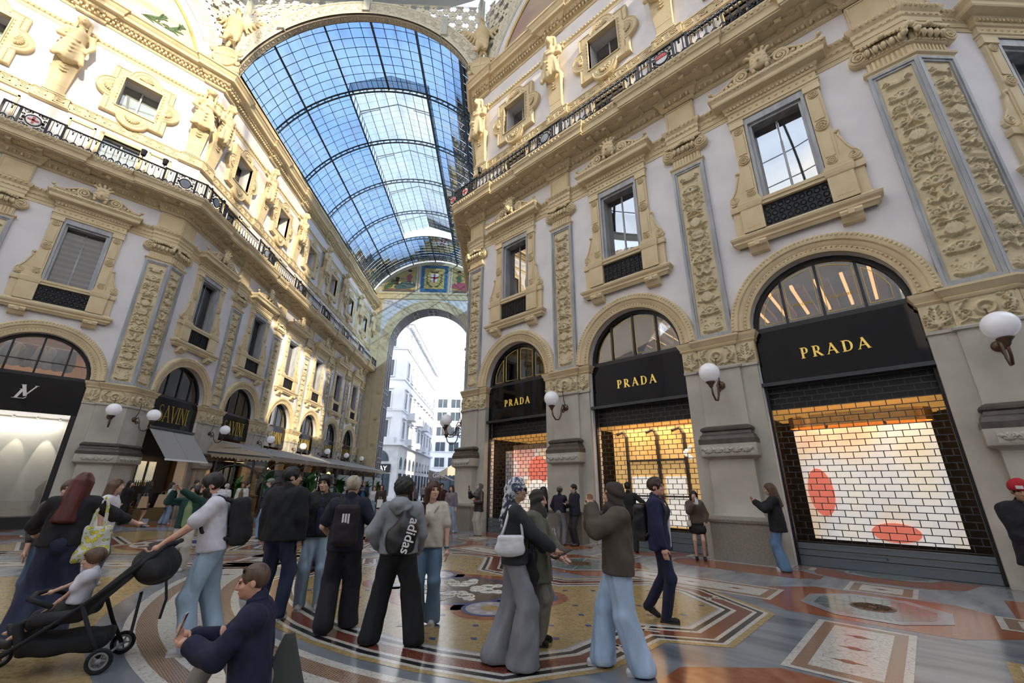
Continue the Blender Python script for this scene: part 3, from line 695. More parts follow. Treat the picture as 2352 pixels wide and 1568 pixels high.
# ------------------------------------------------------------------ lunette windows over the shop signs
WN = [0]
def wname(): WN[0] += 1; return 'window_%d' % WN[0]
lr = MB(); lr.arc_sweep((0, ZS), 0, pi, 32, [(1.6, .3), (1.48, .3), (1.48, .42), (1.6, .42)]); lr.box(-1.6, 1.6, .28, .42, ZS-.12, ZS+.03); LRING = lr.mesh('frame')
def lpane(x0, x1):
    n = 8; mb = MB(); top = [(x0+(x1-x0)*i/n, ZS+sqrt(max(1.5**2-(x0+(x1-x0)*i/n)**2, 0))) for i in range(n+1)]
    mb.prism([(x0, ZS), (x1, ZS)]+top[::-1], .36, .37); return mb.mesh('pane')
LP = [lpane(*q) for q in ((-1.49, -.8), (-.8, 0), (0, .8), (.8, 1.49))]
def lunette(f, k, bar=False):
    b = FACE[f][2][k]; loc, rz = fm(f, b)
    t = thing(wname(), 'half-round shop window with black bars over the sign, %s, %s' % (FTXT[f], btxt(f, k)), 'window', loc, rz, kind='structure')
    obj('frame', LRING, BLACKF, t)
    for x in (-.8, 0, .8): mb = MB(); mb.box(x-.03, x+.03, .32, .41, ZS, ZS+sqrt(1.5**2-x*x)); mb.build('mullion', BLACKF, t)
    if bar: mb = MB(); mb.box(-1.38, 1.38, .33, .39, ZS+.5, ZS+.53); mb.build('crossbar', BLACKF, t)
    for j, p in enumerate(LP):
        q = obj('pane', p, GLASSD, t)
        if f != 'P': continue
        x0, x1 = ((-1.3, -.88), (-.72, -.08), (.08, .72), (.88, 1.3))[j]; tp = [(x0+(x1-x0)*i/6, .35, ZS+sqrt(1.38**2-(x0+(x1-x0)*i/6)**2)) for i in range(7)]
        mb = MB(); mb.tube([(x0, .35, ZS+.12), (x1, .35, ZS+.12)]+tp[::-1]+[(x0, .35, ZS+.12)], .007, 4); mb.build('gilt_outline', GOLD, q)
        if k == 2 and 0 < j < 3: obj('lettering', text_mesh('Marchesi', .13, .002), GOLD2, q, ((x0+x1)/2, .35, ZS+.45), rot=(pi/2, 0, 0))
    return t
sg = MB(); sg.box(-1.6, 1.6, .24, .4, 4.14, ZS-.1); SIGN = sg.mesh('sign_panel')
sl = MB(); sl.box(-1.62, 1.62, .1, .4, 4.06, 4.15); SLED = sl.mesh('ledge')
DGREY = mat('dark_grey_metal', (.06, .065, .07), .35, metal=.6); SLATM = mat('slat_grey', (.16, .19, .22), .4, metal=.3)
PRADA = word('PRADA', .27, .22); SAV = word('SAVINI', .78, .0, wf=.72, T=.09, t=.032); LVW = MB()
for p in glyph('L')[0]: LVW.prism([((a*1.0+.25*b-.55)*.5, (b*.72)*.5) for a, b in p], -.025, 0)
for p in glyph('V')[0]: LVW.prism([((a*1.15+.12*b-.28)*.5, (b*.85+.2)*.5) for a, b in p], -.03, 0)
LVM = LVW.mesh('monogram')
def sign(f, k, letters, m, z, lb, x=0., ledge=True):
    b = FACE[f][2][k]; loc, rz = fm(f, b)
    t = thing('shop_sign', lb, 'sign', loc, rz, group='black glass shop signs under the arches')
    obj('sign_panel', SIGN, BLACKG, t)
    if ledge: obj('ledge', SLED, DGREY, t)
    if letters: tag(obj('lettering', letters, m, t, (x, .24, z)), 'gold lettering' if m in (GOLD, GOLD2) else 'pale monogram')
for k in range(3):
    sign('P', k, PRADA, GOLD, 4.66, 'black glass sign with five gold letters, %s of the right facade' % btxt('P', k), .0); lunette('P', k)
for k in range(6):
    sign('A', k, SAV, GOLD2, 4.42, 'black sign with tall gold letters, %s along the left arm' % btxt('A', k), 0, False); lunette('A', k)
sign('D', 0, LVM, SILVER, 4.62, 'black sign with pale crossed letters at the left picture edge', -.05, False); lunette('D', 0, True); lunette('D', 1, True)
sign('B', 0, None, None, 0, 'dark blank sign board on the arm wall at the right picture edge'); lunette('B', 0)
# ------------------------------------------------------------------ rolling shutters on the right facade
rows = [.5+.136*i for i in range(27)]
rod = MB(); rod.box(-1.57, 1.57, -.008, .008, -.008, .008); ROD = rod.mesh('rod')
lk = MB()
for i in range(26):
    n = 12; off = (i % 2)*.5; z = rows[i]
    for j in range(n+1):
        x = -1.57+3.14*(j+off)/n
        if x < 1.57: lk.box(x-.008, x+.008, -.006, .006, z, z+.136)
LINK = lk.mesh('link')
for k in range(3):
    loc, rz = fm('P', FACE['P'][2][k], -.32)
    t = thing('rolling_shutter', 'closed rolling grille shutter with brick-pattern bars, %s of the right facade' % btxt('P', k), 'shutter', loc, rz, group='rolling shutters')
    for z in rows: obj('rod', ROD, DGREY, t, (0, 0, z))
    obj('link', LINK, DGREY, t, kind='stuff')
    for i, (a, b_) in enumerate(((.01, .2), (.215, .33), (.345, .47))): mb = MB(); mb.box(-1.58, 1.58, -.02, .02, a, b_); mb.box(-1.58, 1.58, -.03, .0, b_-.03, b_); mb.build('slat', SLATM, t)
    for s in (-1, 1): mb = MB(); mb.box(s*1.6, s*1.54, -.05, .06, 0, 4.06); mb.build('guide_rail', BLACKF, t)
    lo = MB(); lo.lathe([(.02, 0), (.02, .02)], (0, -.04, .27), 8, 'y'); lo.build('lock', DGREY, t)
# ------------------------------------------------------------------ shop rooms
DARK = mat('dark_interior', (.03, .024, .02), .8); WARM = mat('warm_interior', (.55, .33, .12), .6, col2=(.42, .22, .07), scale=1.5)
CEILW = mat('amber_ceiling', (.75, .42, .12), .4, emit=(1., .5, .12), es=.35)
def room(f, k, m, y0=.62, y1=3.2, z0=0., z1=7.5, lb='', hw=1.9, fl=None):
    loc, rz = fm(f, FACE[f][2][k]); mb = MB()
    mb.add([(-hw, y1, z0), (hw, y1, z0), (hw, y1, z1), (-hw, y1, z1), (-hw, y0, z0), (hw, y0, z0), (hw, y0, z1), (-hw, y0, z1)], [(0, 1, 2, 3), (4, 0, 3, 7), (1, 5, 6, 2), (3, 2, 6, 7), (0, 4, 5, 1)])
    return struct('wall_shop_%s%d' % (f.lower(), k), mb, m, lb or 'shop interior behind the arch, %s, %s' % (FTXT[f], btxt(f, k)), loc=loc, rz=rz)
def shopmat(name, cols, scale, es, seed=0., stretch=(1, 1, 1)):
    """printed, lit display panel: soft coloured blobs"""
    m = bpy.data.materials.new(name); m.use_nodes = True; nt = m.node_tree; N = nt.nodes.new; Lk = nt.links.new; b = nt.nodes['Principled BSDF']
    tc = N('ShaderNodeTexCoord'); mp = N('ShaderNodeMapping'); mp.inputs['Location'].default_value = (seed, 0, seed*.7); mp.inputs['Scale'].default_value = stretch
    nz = N('ShaderNodeTexNoise'); nz.inputs['Scale'].default_value = scale; nz.inputs['Detail'].default_value = .6
    rp = N('ShaderNodeValToRGB'); rp.color_ramp.interpolation = 'B_SPLINE' if seed < 5 else 'CONSTANT'
    e = rp.color_ramp.elements
    while len(e) < len(cols): e.new(.5)
    for i, c in enumerate(cols): e[i].position = .25+.5*i/(len(cols)-1); e[i].color = (*c, 1)
    Lk(tc.outputs['Object'], mp.inputs[0]); Lk(mp.outputs[0], nz.inputs[0]); Lk(nz.outputs[0], rp.inputs[0]); Lk(rp.outputs[0], b.inputs['Base Color']); Lk(rp.outputs[0], b.inputs['Emission Color'])
    b.inputs['Emission Strength'].default_value = es; return m
def arealamp(name, f, x, out, z, sx, sy, e, col, parent=None, down=True):
    l = bpy.data.lights.new(name, 'AREA'); l.shape = 'RECTANGLE'; l.size = sx; l.size_y = sy; l.energy = e; l.color = col
    o = bpy.data.objects.new(name, l); COL.objects.link(o); p, rz = fm(f, x, out, z); o.location = p; o.rotation_euler = (0, 0, rz)
DISP = [shopmat('display_print_a', [(1., .55, .35), (1, .85, .6), (.95, .9, .85), (.9, .25, .2), (.9, .7, .5)], 1.3, .45, 1.), shopmat('display_print_b', [(.85, .48, .14), (.95, .62, .25), (.9, .5, .15)], .8, .38, 2.),
        shopmat('display_print_c', [(.92, .55, .4), (.95, .8, .55), (.80, .80, .82), (.93, .90, .84), (.97, .85, .6)], .9, .42, 3.)]
CORAL = mat('coral_print', (.9, .2, .14), .6, emit=(.95, .25, .17), es=.4); PALEP = mat('pale_print', (.95, .92, .86), .6, emit=(1, .93, .82), es=.5)
for k in range(3):
    b = FACE['P'][2][k]; rm = room('P', k, DARK, lb='shop interior behind the grille, %s of the right facade' % btxt('P', k)); loc, rz = fm('P', b)
    mb = MB(); mb.box(-1.6, 1.6, .5, .6, 3.52, 4.14); mb.build('fascia', BLACKF, rm); mb = MB(); mb.box(-1.9, 1.9, .6, 3.2, 3.5, 3.55); mb.build('ceiling_panel', CEILW, rm)
    t = thing('shop_display', 'lit %s behind the grille in the %s' % (['colourful picture panel', 'amber shelving display', 'pale printed display wall with coral shapes'][k], btxt('P', k)), 'display', loc, rz)
    x0, x1 = ((-1.05, 1.6), (-1.5, 1.6), (-1.32, 1.28))[k]
    mb = MB(); mb.box(x0, x1, 1.2, 1.25, .5, 3.05 if k != 1 else 3.5); mb.build('display_panel', DISP[k], t)
    if k == 2:
        for (cx, cz, rx, rzz) in ((-1.0, 1.55, .26, .55), (.2, .72, .42, .2)):
            mb = MB(); mb.prism([(cx+rx*cos(a*pi/10)+.3*(cz-1.55)*0, cz+rzz*sin(a*pi/10)) for a in range(20)], 1.17, 1.2); mb.build('coral_shape', CORAL, t)
        mb = MB(); n = 28   # oval ring lamp under the ceiling
        for i in range(n):
            a, c = 2*pi*i/n, 2*pi*(i+1)/n
            for q, w in ((a, 0),): mb.add([(1.35*cos(a), 1.0+.42*sin(a), 3.06), (1.35*cos(c), 1.0+.42*sin(c), 3.06), (1.35*cos(c), 1.0+.42*sin(c), 3.34), (1.35*cos(a), 1.0+.42*sin(a), 3.34)], [(0, 1, 2, 3)])
        mb.build('oval_ring', mat('copper_ring', (.75, .38, .12), .25, metal=.8), t)
        mb = MB(); mb.tube([(-.55, .7, 3.0), (-.5, .7, 3.2), (-.3, .7, 3.28), (.3, .7, 3.28), (.5, .7, 3.2), (.55, .7, 3.0)], .025); mb.build('ring_handle', BROWN, t)
    if k == 1:
        for x in (-.95, .1, .95):
            mb = MB(); mb.tube([(x-.35, 1.1, 3.3), (x-.1, 1.1, 3.38), (x, 1.1, 3.2), (x, 1.1, .5)], .055, 6); mb.build('column', BROWN, t)
        for z in (1.35, 2.4): mb = MB(); mb.box(-.9, .9, 1.0, 1.2, z, z+.05); mb.build('shelf', BROWN, t)
        for x in (-.55, .55): mb = MB(); mb.box(x-.3, x+.3, 1.1, 1.19, .55, 1.95); mb.build('pale_panel', PALEP, t)
        for i in range(7): mb = MB(); mb.sphere((1.1+.09*cos(i), .9, 2.75-.05*i), .06, 8, 6); mb.build('pendant_globe', PALEP, t)
    if k == 0:
        mb = MB(); mb.box(-1.4, -1.08, 1.1, 1.3, .5, 3.0); mb.build('pillar', GREYM, t); mb = MB(); mb.box(-.9, 1.6, 1.0, 1.2, 3.05, 3.2); mb.build('beam', BROWN, t)
        mb = MB(); mb.sphere((.25, 1.2, 2.2), (.5, .05, .55), 14, 10); mb.build('picture_patch', CORAL, t); mb = MB(); mb.sphere((.2, 1.17, 1.35), (.6, .05, .55), 14, 10); mb.build('picture_patch', PALEP, t)
    # glowing ceiling strips seen through the lunette
    STRIP = mat('light_strip', (.9, .55, .2), .5, emit=(1., .55, .22), es=1.4)
    for i in range(7):
        mb = MB(); x = -1.75+.55*i; mb.box(x, x+.07, .75, 3.15, 6.75, 6.85); b2 = MB(); b2.box(x+.1, x+.3, .75, 3.15, 6.7, 6.85); b2.build('ceiling_batten', mat('copper_batten', (.42, .2, .08), .5), rm); mb.build('light_strip', STRIP, rm)
    arealamp('shop_light', 'P', b, -.9, 3.45, 2.6, .5, 26, (1, .72, .42))
# left corner shop: white display wall, clothes in the lunette
rm = room('D', 0, WARM, lb='warm-lit shop interior above the black sign at the left edge'); loc, rz = fm('D', FACE['D'][2][0])
t = thing('shop_display', 'large white display wall with pools of spotlight in the left shop window', 'display', loc, rz)
WHITE = mat('display_white', (.86, .83, .76), .5); mb = MB(); mb.box(-1.56, 1.42, .75, .8, .42, 4.0); mb.build('display_panel', WHITE, t); mb = MB(); mb.box(-1.6, 1.6, .2, .8, 0, .4); mb.build('base', BLACKF, t)
mb = MB(); mb.box(1.42, 1.6, .2, .8, 0, 4.14); mb.build('jamb', BLACKF, t); mb = MB(); mb.box(-1.6, 1.6, .25, .8, 4.02, 4.14); mb.build('head', PALEP, t)
for i in range(5): mb = MB(); mb.lathe([(.04, -.08), (.03, 0)], (-1.3+.62*i, .5, 4.02), 8); mb.build('spotlight', BLACKF, t)
mb = MB(); mb.tube([(1.45, .45, .4), (1.45, .45, 3.9)], .012); mb.build('gold_rod', GOLD, t)
mb = MB(); mb.box(-1.58, 1.4, .3, .31, .42, 4.0); mb.build('pane', GLASSD, t)
for x, z, e in ((.9, 3.9, 6), (-.5, 3.9, 5), (.2, 3.9, 4)):
    l = bpy.data.lights.new('display_spot', 'SPOT'); l.energy = e*22; l.spot_size = .55; l.spot_blend = .3; l.color = (1, .88, .68); o = bpy.data.objects.new('display_spot', l); COL.objects.link(o)
    p, q = fm('D', FACE['D'][2][0]+x, -.42, z); o.location = p; o.rotation_euler = Matrix.Rotation(q, 3, 'Z').to_euler().to_matrix().to_4x4().to_euler(); o.rotation_euler = (Matrix.Rotation(q, 4, 'Z') @ Matrix.Rotation(.16, 4, 'X') @ Matrix.Rotation(-.15*x, 4, 'Y')).to_euler()
arealamp('display_light', 'D', FACE['D'][2][0], -.45, 3.98, 2.6, .2, 60, (1, .92, .78)); arealamp('shop_light', 'D', FACE['D'][2][0], -2.0, 7.2, 3, 1.5, 30, (1, .6, .28))
GARM = [mat('garment_%d' % i, c, .85, bump=.3, bscale=12) for i, c in enumerate(((.32, .38, .45), (.75, .66, .42), (.12, .12, .13), (.72, .68, .58), (.78, .74, .66), (.26, .32, .4), (.06, .06, .07)))]
for i, g in enumerate(GARM):
    x = -.95+.3*i; S = SDF((-.3, -.14, -.95), (.3, .14, .05), .025)
    S.cone((0, 0, -.1), (0, 0, -.75), .13, .17, .05); S.cone((-.1, 0, -.08), (-.24, 0, -.6), .07, .06, .05); S.cone((.1, 0, -.08), (.24, 0, -.6), .07, .06, .05); S.wob(.012, 18, 0, 5); p, q = fm('D', FACE['D'][2][0]+x, -1.1, 6.85)
    t = obj('hanging_garment', S.mesh('garment'), g, None, p, q+.9, label='%s garment, %s from the left on the rail behind the left lunette' % (['blue-grey', 'mustard', 'black', 'sand', 'cream', 'slate', 'dark'][i], ORD[i]), cat='garment', group='clothes on the rail')
mb = MB(); mb.tube([(-1.2, 0, 0), (1.3, 0, 0)], .015); mb.tube([(-1.2, 0, 0), (-1.2, 0, -1.3)], .015); mb.tube([(1.3, 0, 0), (1.3, 0, -1.3)], .015); p, q = fm('D', FACE['D'][2][0], -1.1, 6.9); mb.build('clothes_rail', SILVER, loc=p, rz=q, label='thin metal clothes rail behind the left half-round window', cat='rail')
# restaurant rooms along the arm
SHADE = mat('lamp_shade', (.95, .7, .42), .6, emit=(1, .62, .3), es=3.0)
for k in range(6):
    rm = room('A', k, mat('brown_room', (.10, .055, .03), .7), z0=0., lb='dim restaurant room over the sign, %s along the left arm' % btxt('A', k)); b = FACE['A'][2][k]
    for j, x in enumerate((-1.2, .75) if k < 2 else (.4,)):
        p, q = fm('A', b+x, -1.0, 5.55); t = thing('table_lamp', 'glowing table lamp in the lunette, %s%s' % (btxt('A', k), ', left one' if j == 0 and k < 2 else ''), 'lamp', p, q)
        mb = MB(); mb.lathe([(.2, .25), (.13, .6)], k=14); mb.build('lamp_shade', SHADE, t); mb = MB(); mb.lathe([(.1, 0), (.03, .05), (.03, .3)], k=10); mb.build('base', BRASS, t)
    arealamp('restaurant_light', 'A', b, -1.8, 7.3, 2, 1, 7, (1, .5, .22))
for k in range(6):   # ground floor behind the awnings
    b = FACE['A'][2][k]; mb = MB(); mb.box(-1.6, 1.6, .95, 1.0, 0, 4.1); mb.build('shop_front', DARK, WALLS['A'], loc=(b, 0, 0))
loc, rz = fm('D', FACE['D'][2][1]); room('D', 1, WARM); room('B', 0, DARK)
# ------------------------------------------------------------------ first floor windows with carved surrounds
def headSDF(h=.02, crown=True):
    S = SDF((-.4, -.3, -.35), (.4, .25, .5), h)
    S.ell((0, 0, 0), (.15, .14, .2)); S.ell((0, -.05, -.1), (.1, .09, .1)); S.cone((0, -.13, .03), (0, -.18, -.04), .022, .035, .02); S.ell((.06, -.135, .05), (.032, .02, .016), .01, sub=True); S.ell((-.06, -.135, .05), (.032, .02, .016), .01, sub=True)
    S.ell((0, -.13, -.1), (.055, .03, .02), .02)
    for s in (-1, 1):
        for i in range(4): S.ell((s*(.15+.02*sin(i)), -.03, .14-.12*i), (.055, .07, .07), .02)
    for i in range(5): a = pi*(i+.5)/5; S.ell((.14*cos(a), -.02, .15+.1*sin(a)), (.06, .06, .06), .02)
    if crown:
        for i in range(5): a = pi/2+(i-2)*.5; S.cone((.12*cos(a), 0, .2+.08*sin(a)), (.3*cos(a), -.02, .2+.24*sin(a)), .05, .035, .02); S.ell((.3*cos(a), -.03, .2+.24*sin(a)), .05, .02)
    return S.mesh('mask')
MASK = headSDF()
def ped():
    mb = MB()
    for s in (-1, 1):
        n = 34; C_ = (s*.52, 13.42)
        P = [(C_[0]+s*(.21*(1-.82*i/n))*cos(-pi*.5+2*2*pi*i/n*1), -.12-.03*i/n, C_[1]+(.21*(1-.82*i/n))*sin(-pi*.5+2*2*pi*i/n)) for i in range(n+1)]
        mb.tube(P, [.05*(1-.4*i/n) for i in range(n+1)], 6); mb.sphere((C_[0], -.12, C_[1]), .06, 8, 6)
        Q = [(s*x, -.1, z) for x, z in ((.3, 13.55), (.42, 13.66), (.58, 13.66), (.75, 13.56), (.95, 13.42), (1.15, 13.33), (1.3, 13.31), (1.38, 13.36), (1.42, 13.44))]
        mb.tube(Q, .04, 6); mb.tube([(s*x, -.1, 13.28) for x in (.25, 1.4)], .03, 5); mb.sphere((s*1.43, -.12, 13.42), .07, 8, 6)
        for x, z, r in ((.82, 13.38, .07), (.95, 13.33, .06), (.9, 13.45, .04), (1.08, 13.3, .05), (.74, 13.3, .06)): mb.sphere((s*x, -.1, z), (r, .05, r), 7, 5)
        mb.prism([(s*x, z) for x, z in ((.15, 13.2), (.15, 13.5), (.4, 13.64), (.6, 13.64), (.95, 13.42), (1.3, 13.28), (1.42, 13.2))], -.06, .1)
    return mb.mesh('scroll', True)
PED = ped()
def wmesh():
    D = {}
    mb = MB()
    for (a, b_, y) in ((.76, .68, .02), (.69, .6, .1)):
        mb.box(-a, -b_, y, .5, 9.3, 12.2-(.76-a)); mb.box(b_, a, y, .5, 9.3, 12.2-(.76-a)); mb.box(-b_, b_, y, .5, 11.98 if a > .7 else 11.9, 12.2-(.76-a))
    D['window_frame', GREYM] = mb
    mb = MB(); mb.box(-.025, .025, .38, .44, 9.3, 11.95); mb.box(-.62, .62, .38, .44, 9.3, 9.36); D['mullion', GREYM] = mb
    mb = MB(); mb.sweep([(-1.14, .14), (-1.14, .0), (1.14, .0), (1.14, .14)], [(0, 12.2), (.02, 12.22), (.02, 12.28), (.05, 12.3), (.05, 12.34), (.0, 12.36), (.0, 12.58), (.04, 12.6), (.06, 12.66), (.04, 12.7), (.08, 12.76), (.1, 12.84), (.3, 12.88), (.32, 12.92), (.32, 13.02), (.36, 13.08), (.4, 13.14), (.4, 13.2), (0, 13.22)]); D['lintel', CREAM] = mb
    mb = MB()
    for i in range(13): mb.lathe([(.05 if i % 2 else .035, 0), (.03, .02), (.01, .035)], (-1.02+.17*i, 0, 12.47), 7, 'y')
    for i in range(22): x = -1.1+.105*i; mb.box(x-.03, x+.03, -.1, 0, 12.68, 12.76)
    for i in range(26): x = -1.45+.116*i; mb.sphere((x, -.39, 13.13), (.045, .03, .045), 5, 4)
    D['frieze_stud', CREAM] = mb
    mb = MB(); mb.sweep([(-1.5, .14), (-1.5, .0), (1.5, .0), (1.5, .14)], [(0, 7.98), (.02, 8.0), (.06, 8.06), (.1, 8.08), (.1, 8.14), (.16, 8.2), (.18, 8.26), (.12, 8.3), (.04, 8.36), (0, 8.4)]); mb.box(-.76, .76, -.06, .3, 9.1, 9.22); mb.box(-.76, .76, -.09, .3, 9.2, 9.3); D['sill', CREAM] = mb
    mb = MB(); mb.box(-.74, .74, .04, .08, 8.38, 9.1)
    for i in range(9):
        x = -.66+.165*i
        for z in (8.55, 8.75, 8.95): mb.tube([(x+.06*cos(a*pi/5), .02, z+.07*sin(a*pi/5)) for a in range(11)], .012, 4, False)
        mb.box(x+.075, x+.09, .01, .05, 8.4, 9.08)
    D['iron_panel', IRON] = mb
    return D
WD = {k: v.mesh(k[0]) for k, v in wmesh().items()}
def smesh():
    D = []
    mb = MB(); mb.box(.78, 1.12, .02, .13, 9.42, 12.0); mb.box(.84, 1.06, -.005, .05, 9.75, 10.55); mb.box(.84, 1.06, -.005, .05, 10.98, 11.7); mb.box(.76, 1.15, -.03, .13, 12.0, 12.2); mb.box(.77, 1.13, 0, .13, 9.42, 9.5); D.append(('strip', mb))
    mb = MB(); mb.sweep([(.76, .14), (.76, -.06), (1.28, -.06), (1.28, .14)], [(0, 8.38), (.01, 8.4), (.01, 9.1), (.03, 9.12), (.05, 9.2), (.06, 9.3), (.02, 9.34), (.02, 9.42), (-.1, 9.43)]); mb.box(.84, 1.2, -.075, .0, 8.5, 9.05); D.append(('pedestal', mb))
    mb = MB(); mb.box(1.28, 1.5, .02, .14, 8.4, 9.14); mb.box(1.28, 1.54, -.03, .14, 9.14, 9.32); D.append(('wing', mb))
    mb = MB(); pr = [(1.0, 8.0), (.98, 7.95), (.98, 7.85), (1.0, 7.76), (.98, 7.72)]
    mb.add([(.8, .13, 8.0), (1.24, .13, 8.0)], []); n = 8
    prof = [(-.16, 8.02), (-.2, 7.95), (-.17, 7.88), (-.1, 7.84), (-.08, 7.8), (-.03, 7.74), (.13, 7.72), (.13, 8.02)]
    V = [(x, y, z) for x in (.8, 1.24) for y, z in prof]; mb.add(V, [tuple(range(n)), tuple(range(2*n-1, n-1, -1))]+[(i, i+n, (i+1) % n+n, (i+1) % n) for i in range(n)]); mb.box(.96, 1.08, -.23, 0, 7.86, 8.0); D.append(('console', mb))
    mb = MB(); mb.prism([(1.12, 9.42), (1.5, 9.42), (1.54, 9.5), (1.5, 9.62), (1.4, 9.72), (1.32, 9.9), (1.27, 10.1), (1.2, 10.3), (1.22, 10.4), (1.16, 10.46), (1.12, 10.44)], .04, .13)
    P = [(1.38+.13*(1-.8*i/24)*cos(1.2-4*pi*i/24), .03, 9.58+.13*(1-.8*i/24)*sin(1.2-4*pi*i/24)) for i in range(25)]; mb.tube(P, .025, 5); mb.tube([(1.42, .03, 9.7), (1.32, .03, 9.9), (1.26, .03, 10.1), (1.2, .03, 10.3), (1.24, .03, 10.4), (1.18, .03, 10.45)], .03, 5); mb.sphere((1.2, .02, 10.42), .06, 7, 5); D.append(('side_volute', mb))
    return D
SM = [(n, m.mesh(n)) for n, m in smesh()]
def ros(r=.155):
    mb = MB(); mb.lathe([(r, 0), (r, .04), (r*.86, .05), (r*.8, .02), (.001, .02)], k=16, axis='y')
    for i in range(8): a = 2*pi*i/8; mb.sphere((r*.5*cos(a), -.03, r*.5*sin(a)), (r*.2, .03, r*.2), 6, 4)
    mb.sphere((0, -.03, 0), r*.2, 6, 4); return mb.mesh('rosette')
ROS = ros()
pn = MB(); pn.box(.03, .6, .405, .415, 9.34, 11.93); PANE = pn.mesh('pane')
BLIND = mat('striped_blind', (.55, .55, .54), .8, col2=(.30, .30, .30), scale=1.3, wave=0., detail=0, lo=.45, hi=.55); SHUT = mat('white_shutter', (.78, .80, .82), .6); VEN = mat('venetian', (.42, .42, .41), .7, col2=(.3, .3, .3), scale=6, wave=0., detail=0); DROOM = mat('dark_room', (.02, .02, .024), .6)
REFL = mat('reflecting_glass', (.6, .6, .62), .015, trans=.62, spec=.5)
def window(f, k, back, glass=GLASS):
    loc, rz = fm(f, FACE[f][2][k]); t = thing(wname(), 'tall window with carved cream surround, scroll pediment and mask, %s, %s' % (FTXT[f], btxt(f, k)), 'window', loc, rz, kind='structure')
    for (n, m), me in WD.items(): obj(n, me, m, t, **({'kind': 'stuff'} if n == 'frieze_stud' else {}))
    p = obj('pediment', PED, CREAM, t, (0, -.2, .0), scale=(1, 1, 1)); obj('mask', MASK, CREAM, p, (0, -.14, 13.55), scale=1.15)
    for s in (-1, 1):
        obj('pane', PANE, glass, t, scale=(s, 1, 1))
        for n, me in SM: q = obj(n, me, CREAM, t, scale=(s, 1, 1))
        for z, sc in ((10.77, 1), (11.86, .8), (9.62, .75)): obj('rosette', ROS, CREAM, t, (s*.95, .02, z), scale=sc)
    mb = MB(); mb.box(-.62, .62, .5 if back is not DROOM else 1.4, .52 if back is not DROOM else 1.42, 9.3, 11.95)
    if back is SHUT:
        mb = MB()
        for s in (-1, 1): mb.box(s*.02, s*.6, .47, .5, 9.36, 11.9); mb.box(s*.08, s*.54, .455, .48, 9.5, 10.6); mb.box(s*.08, s*.54, .455, .48, 10.75, 11.8)
    mb.build({BLIND: 'blind', SHUT: 'inner_shutter', VEN: 'blind'}.get(back, 'dark_backing'), back, t); return t
for k in range(3): window('P', k, DROOM, REFL)
for k in range(2): window('D', k, BLIND)
for k in range(6): window('A', k, [SHUT, VEN, DROOM, SHUT, VEN, VEN][k])
window('B', 0, DROOM, REFL)
# ------------------------------------------------------------------ attic windows in lobed frames
def qframe():
    mb = MB(); y0, y1 = -.05, .16
    mb.box(-1.18, -.7, y0, y1, 18.05, 20.72); mb.box(.7, 1.18, y0, y1, 18.05, 20.72); mb.box(-.7, .7, y0, y1, 18.05, 18.52); mb.box(-.7, .7, y0, y1, 20.28, 20.72)
    for cx, cz, a0, R in ((-1.0, 19.4, pi/2, .58), (1.0, 19.4, -pi/2, .58), (0, 20.5, 0, .62), (0, 18.25, pi, .62)):
        P = [(cx+R*cos(a0+pi*i/14), cz+R*sin(a0+pi*i/14)) for i in range(15)]; mb.prism(P, y0, y1)
        mb.tube([(cx+(R-.04)*cos(a0+pi*i/14), y0, cz+(R-.04)*sin(a0+pi*i/14)) for i in range(15)], .035, 5); mb.tube([(cx+(R-.2)*cos(a0+pi*i/14), y0, cz+(R-.2)*sin(a0+pi*i/14)) for i in range(15)], .025, 5)
    for s in (-1, 1):
        mb.tube([(s*1.14, y0, 18.09), (s*1.14, y0, 18.84)], .035, 5); mb.tube([(s*1.14, y0, 19.96), (s*1.14, y0, 20.68)], .035, 5)
        for z in (18.09, 20.68): mb.tube([(s*.6, y0, z), (s*1.14, y0, z)], .035, 5)
    for (a, b_, c, d) in ((-.74, .74, 18.5, 18.54), (-.74, .74, 20.26, 20.3), (-.74, -.7, 18.5, 20.3), (.7, .74, 18.5, 20.3)): mb.box(a, b_, -.1, .1, c, d)
    return mb.mesh('lobed_frame')
QF = qframe(); sh = MB()
for i in range(9): a = pi*(i+.5)/9; sh.tube([(.05*cos(a), 0, .05*sin(a)), (.32*cos(a), -.05, .32*sin(a))], [.02, .05], 5)
sh.sphere((0, 0, .02), .07, 7, 5); SHELL = sh.mesh('shell', True)
gd = MB()
for s in (-1, 1):
    for i in range(9): gd.sphere((s*.98, -.06, 18.16+.075*i), (.03, .03, .025), 5, 4); gd.sphere((s*.98, -.06, 20.02+.075*i), (.03, .03, .025), 5, 4)
for i in range(18): gd.sphere((.79*(1 if i % 2 else -1), -.06, 18.56+.1*i), (.03, .04, .045), 5, 4)
GDOT = gd.mesh('bead'); pa = MB(); pa.box(.03, .66, .62, .63, 18.55, 20.25); APANE = pa.mesh('pane'); pm = MB(); pm.box(.03, .66, .3, .31, 15.25, 16.75); MPANE = pm.mesh('pane')
SKYG = mat('blue_reflecting_glass', (.5, .55, .62), .015, trans=.6, spec=.5); CURT = mat('pale_curtain', (.88, .90, .86), .8, col2=(.74, .78, .76), scale=3, stretch=(6, 6, .3))
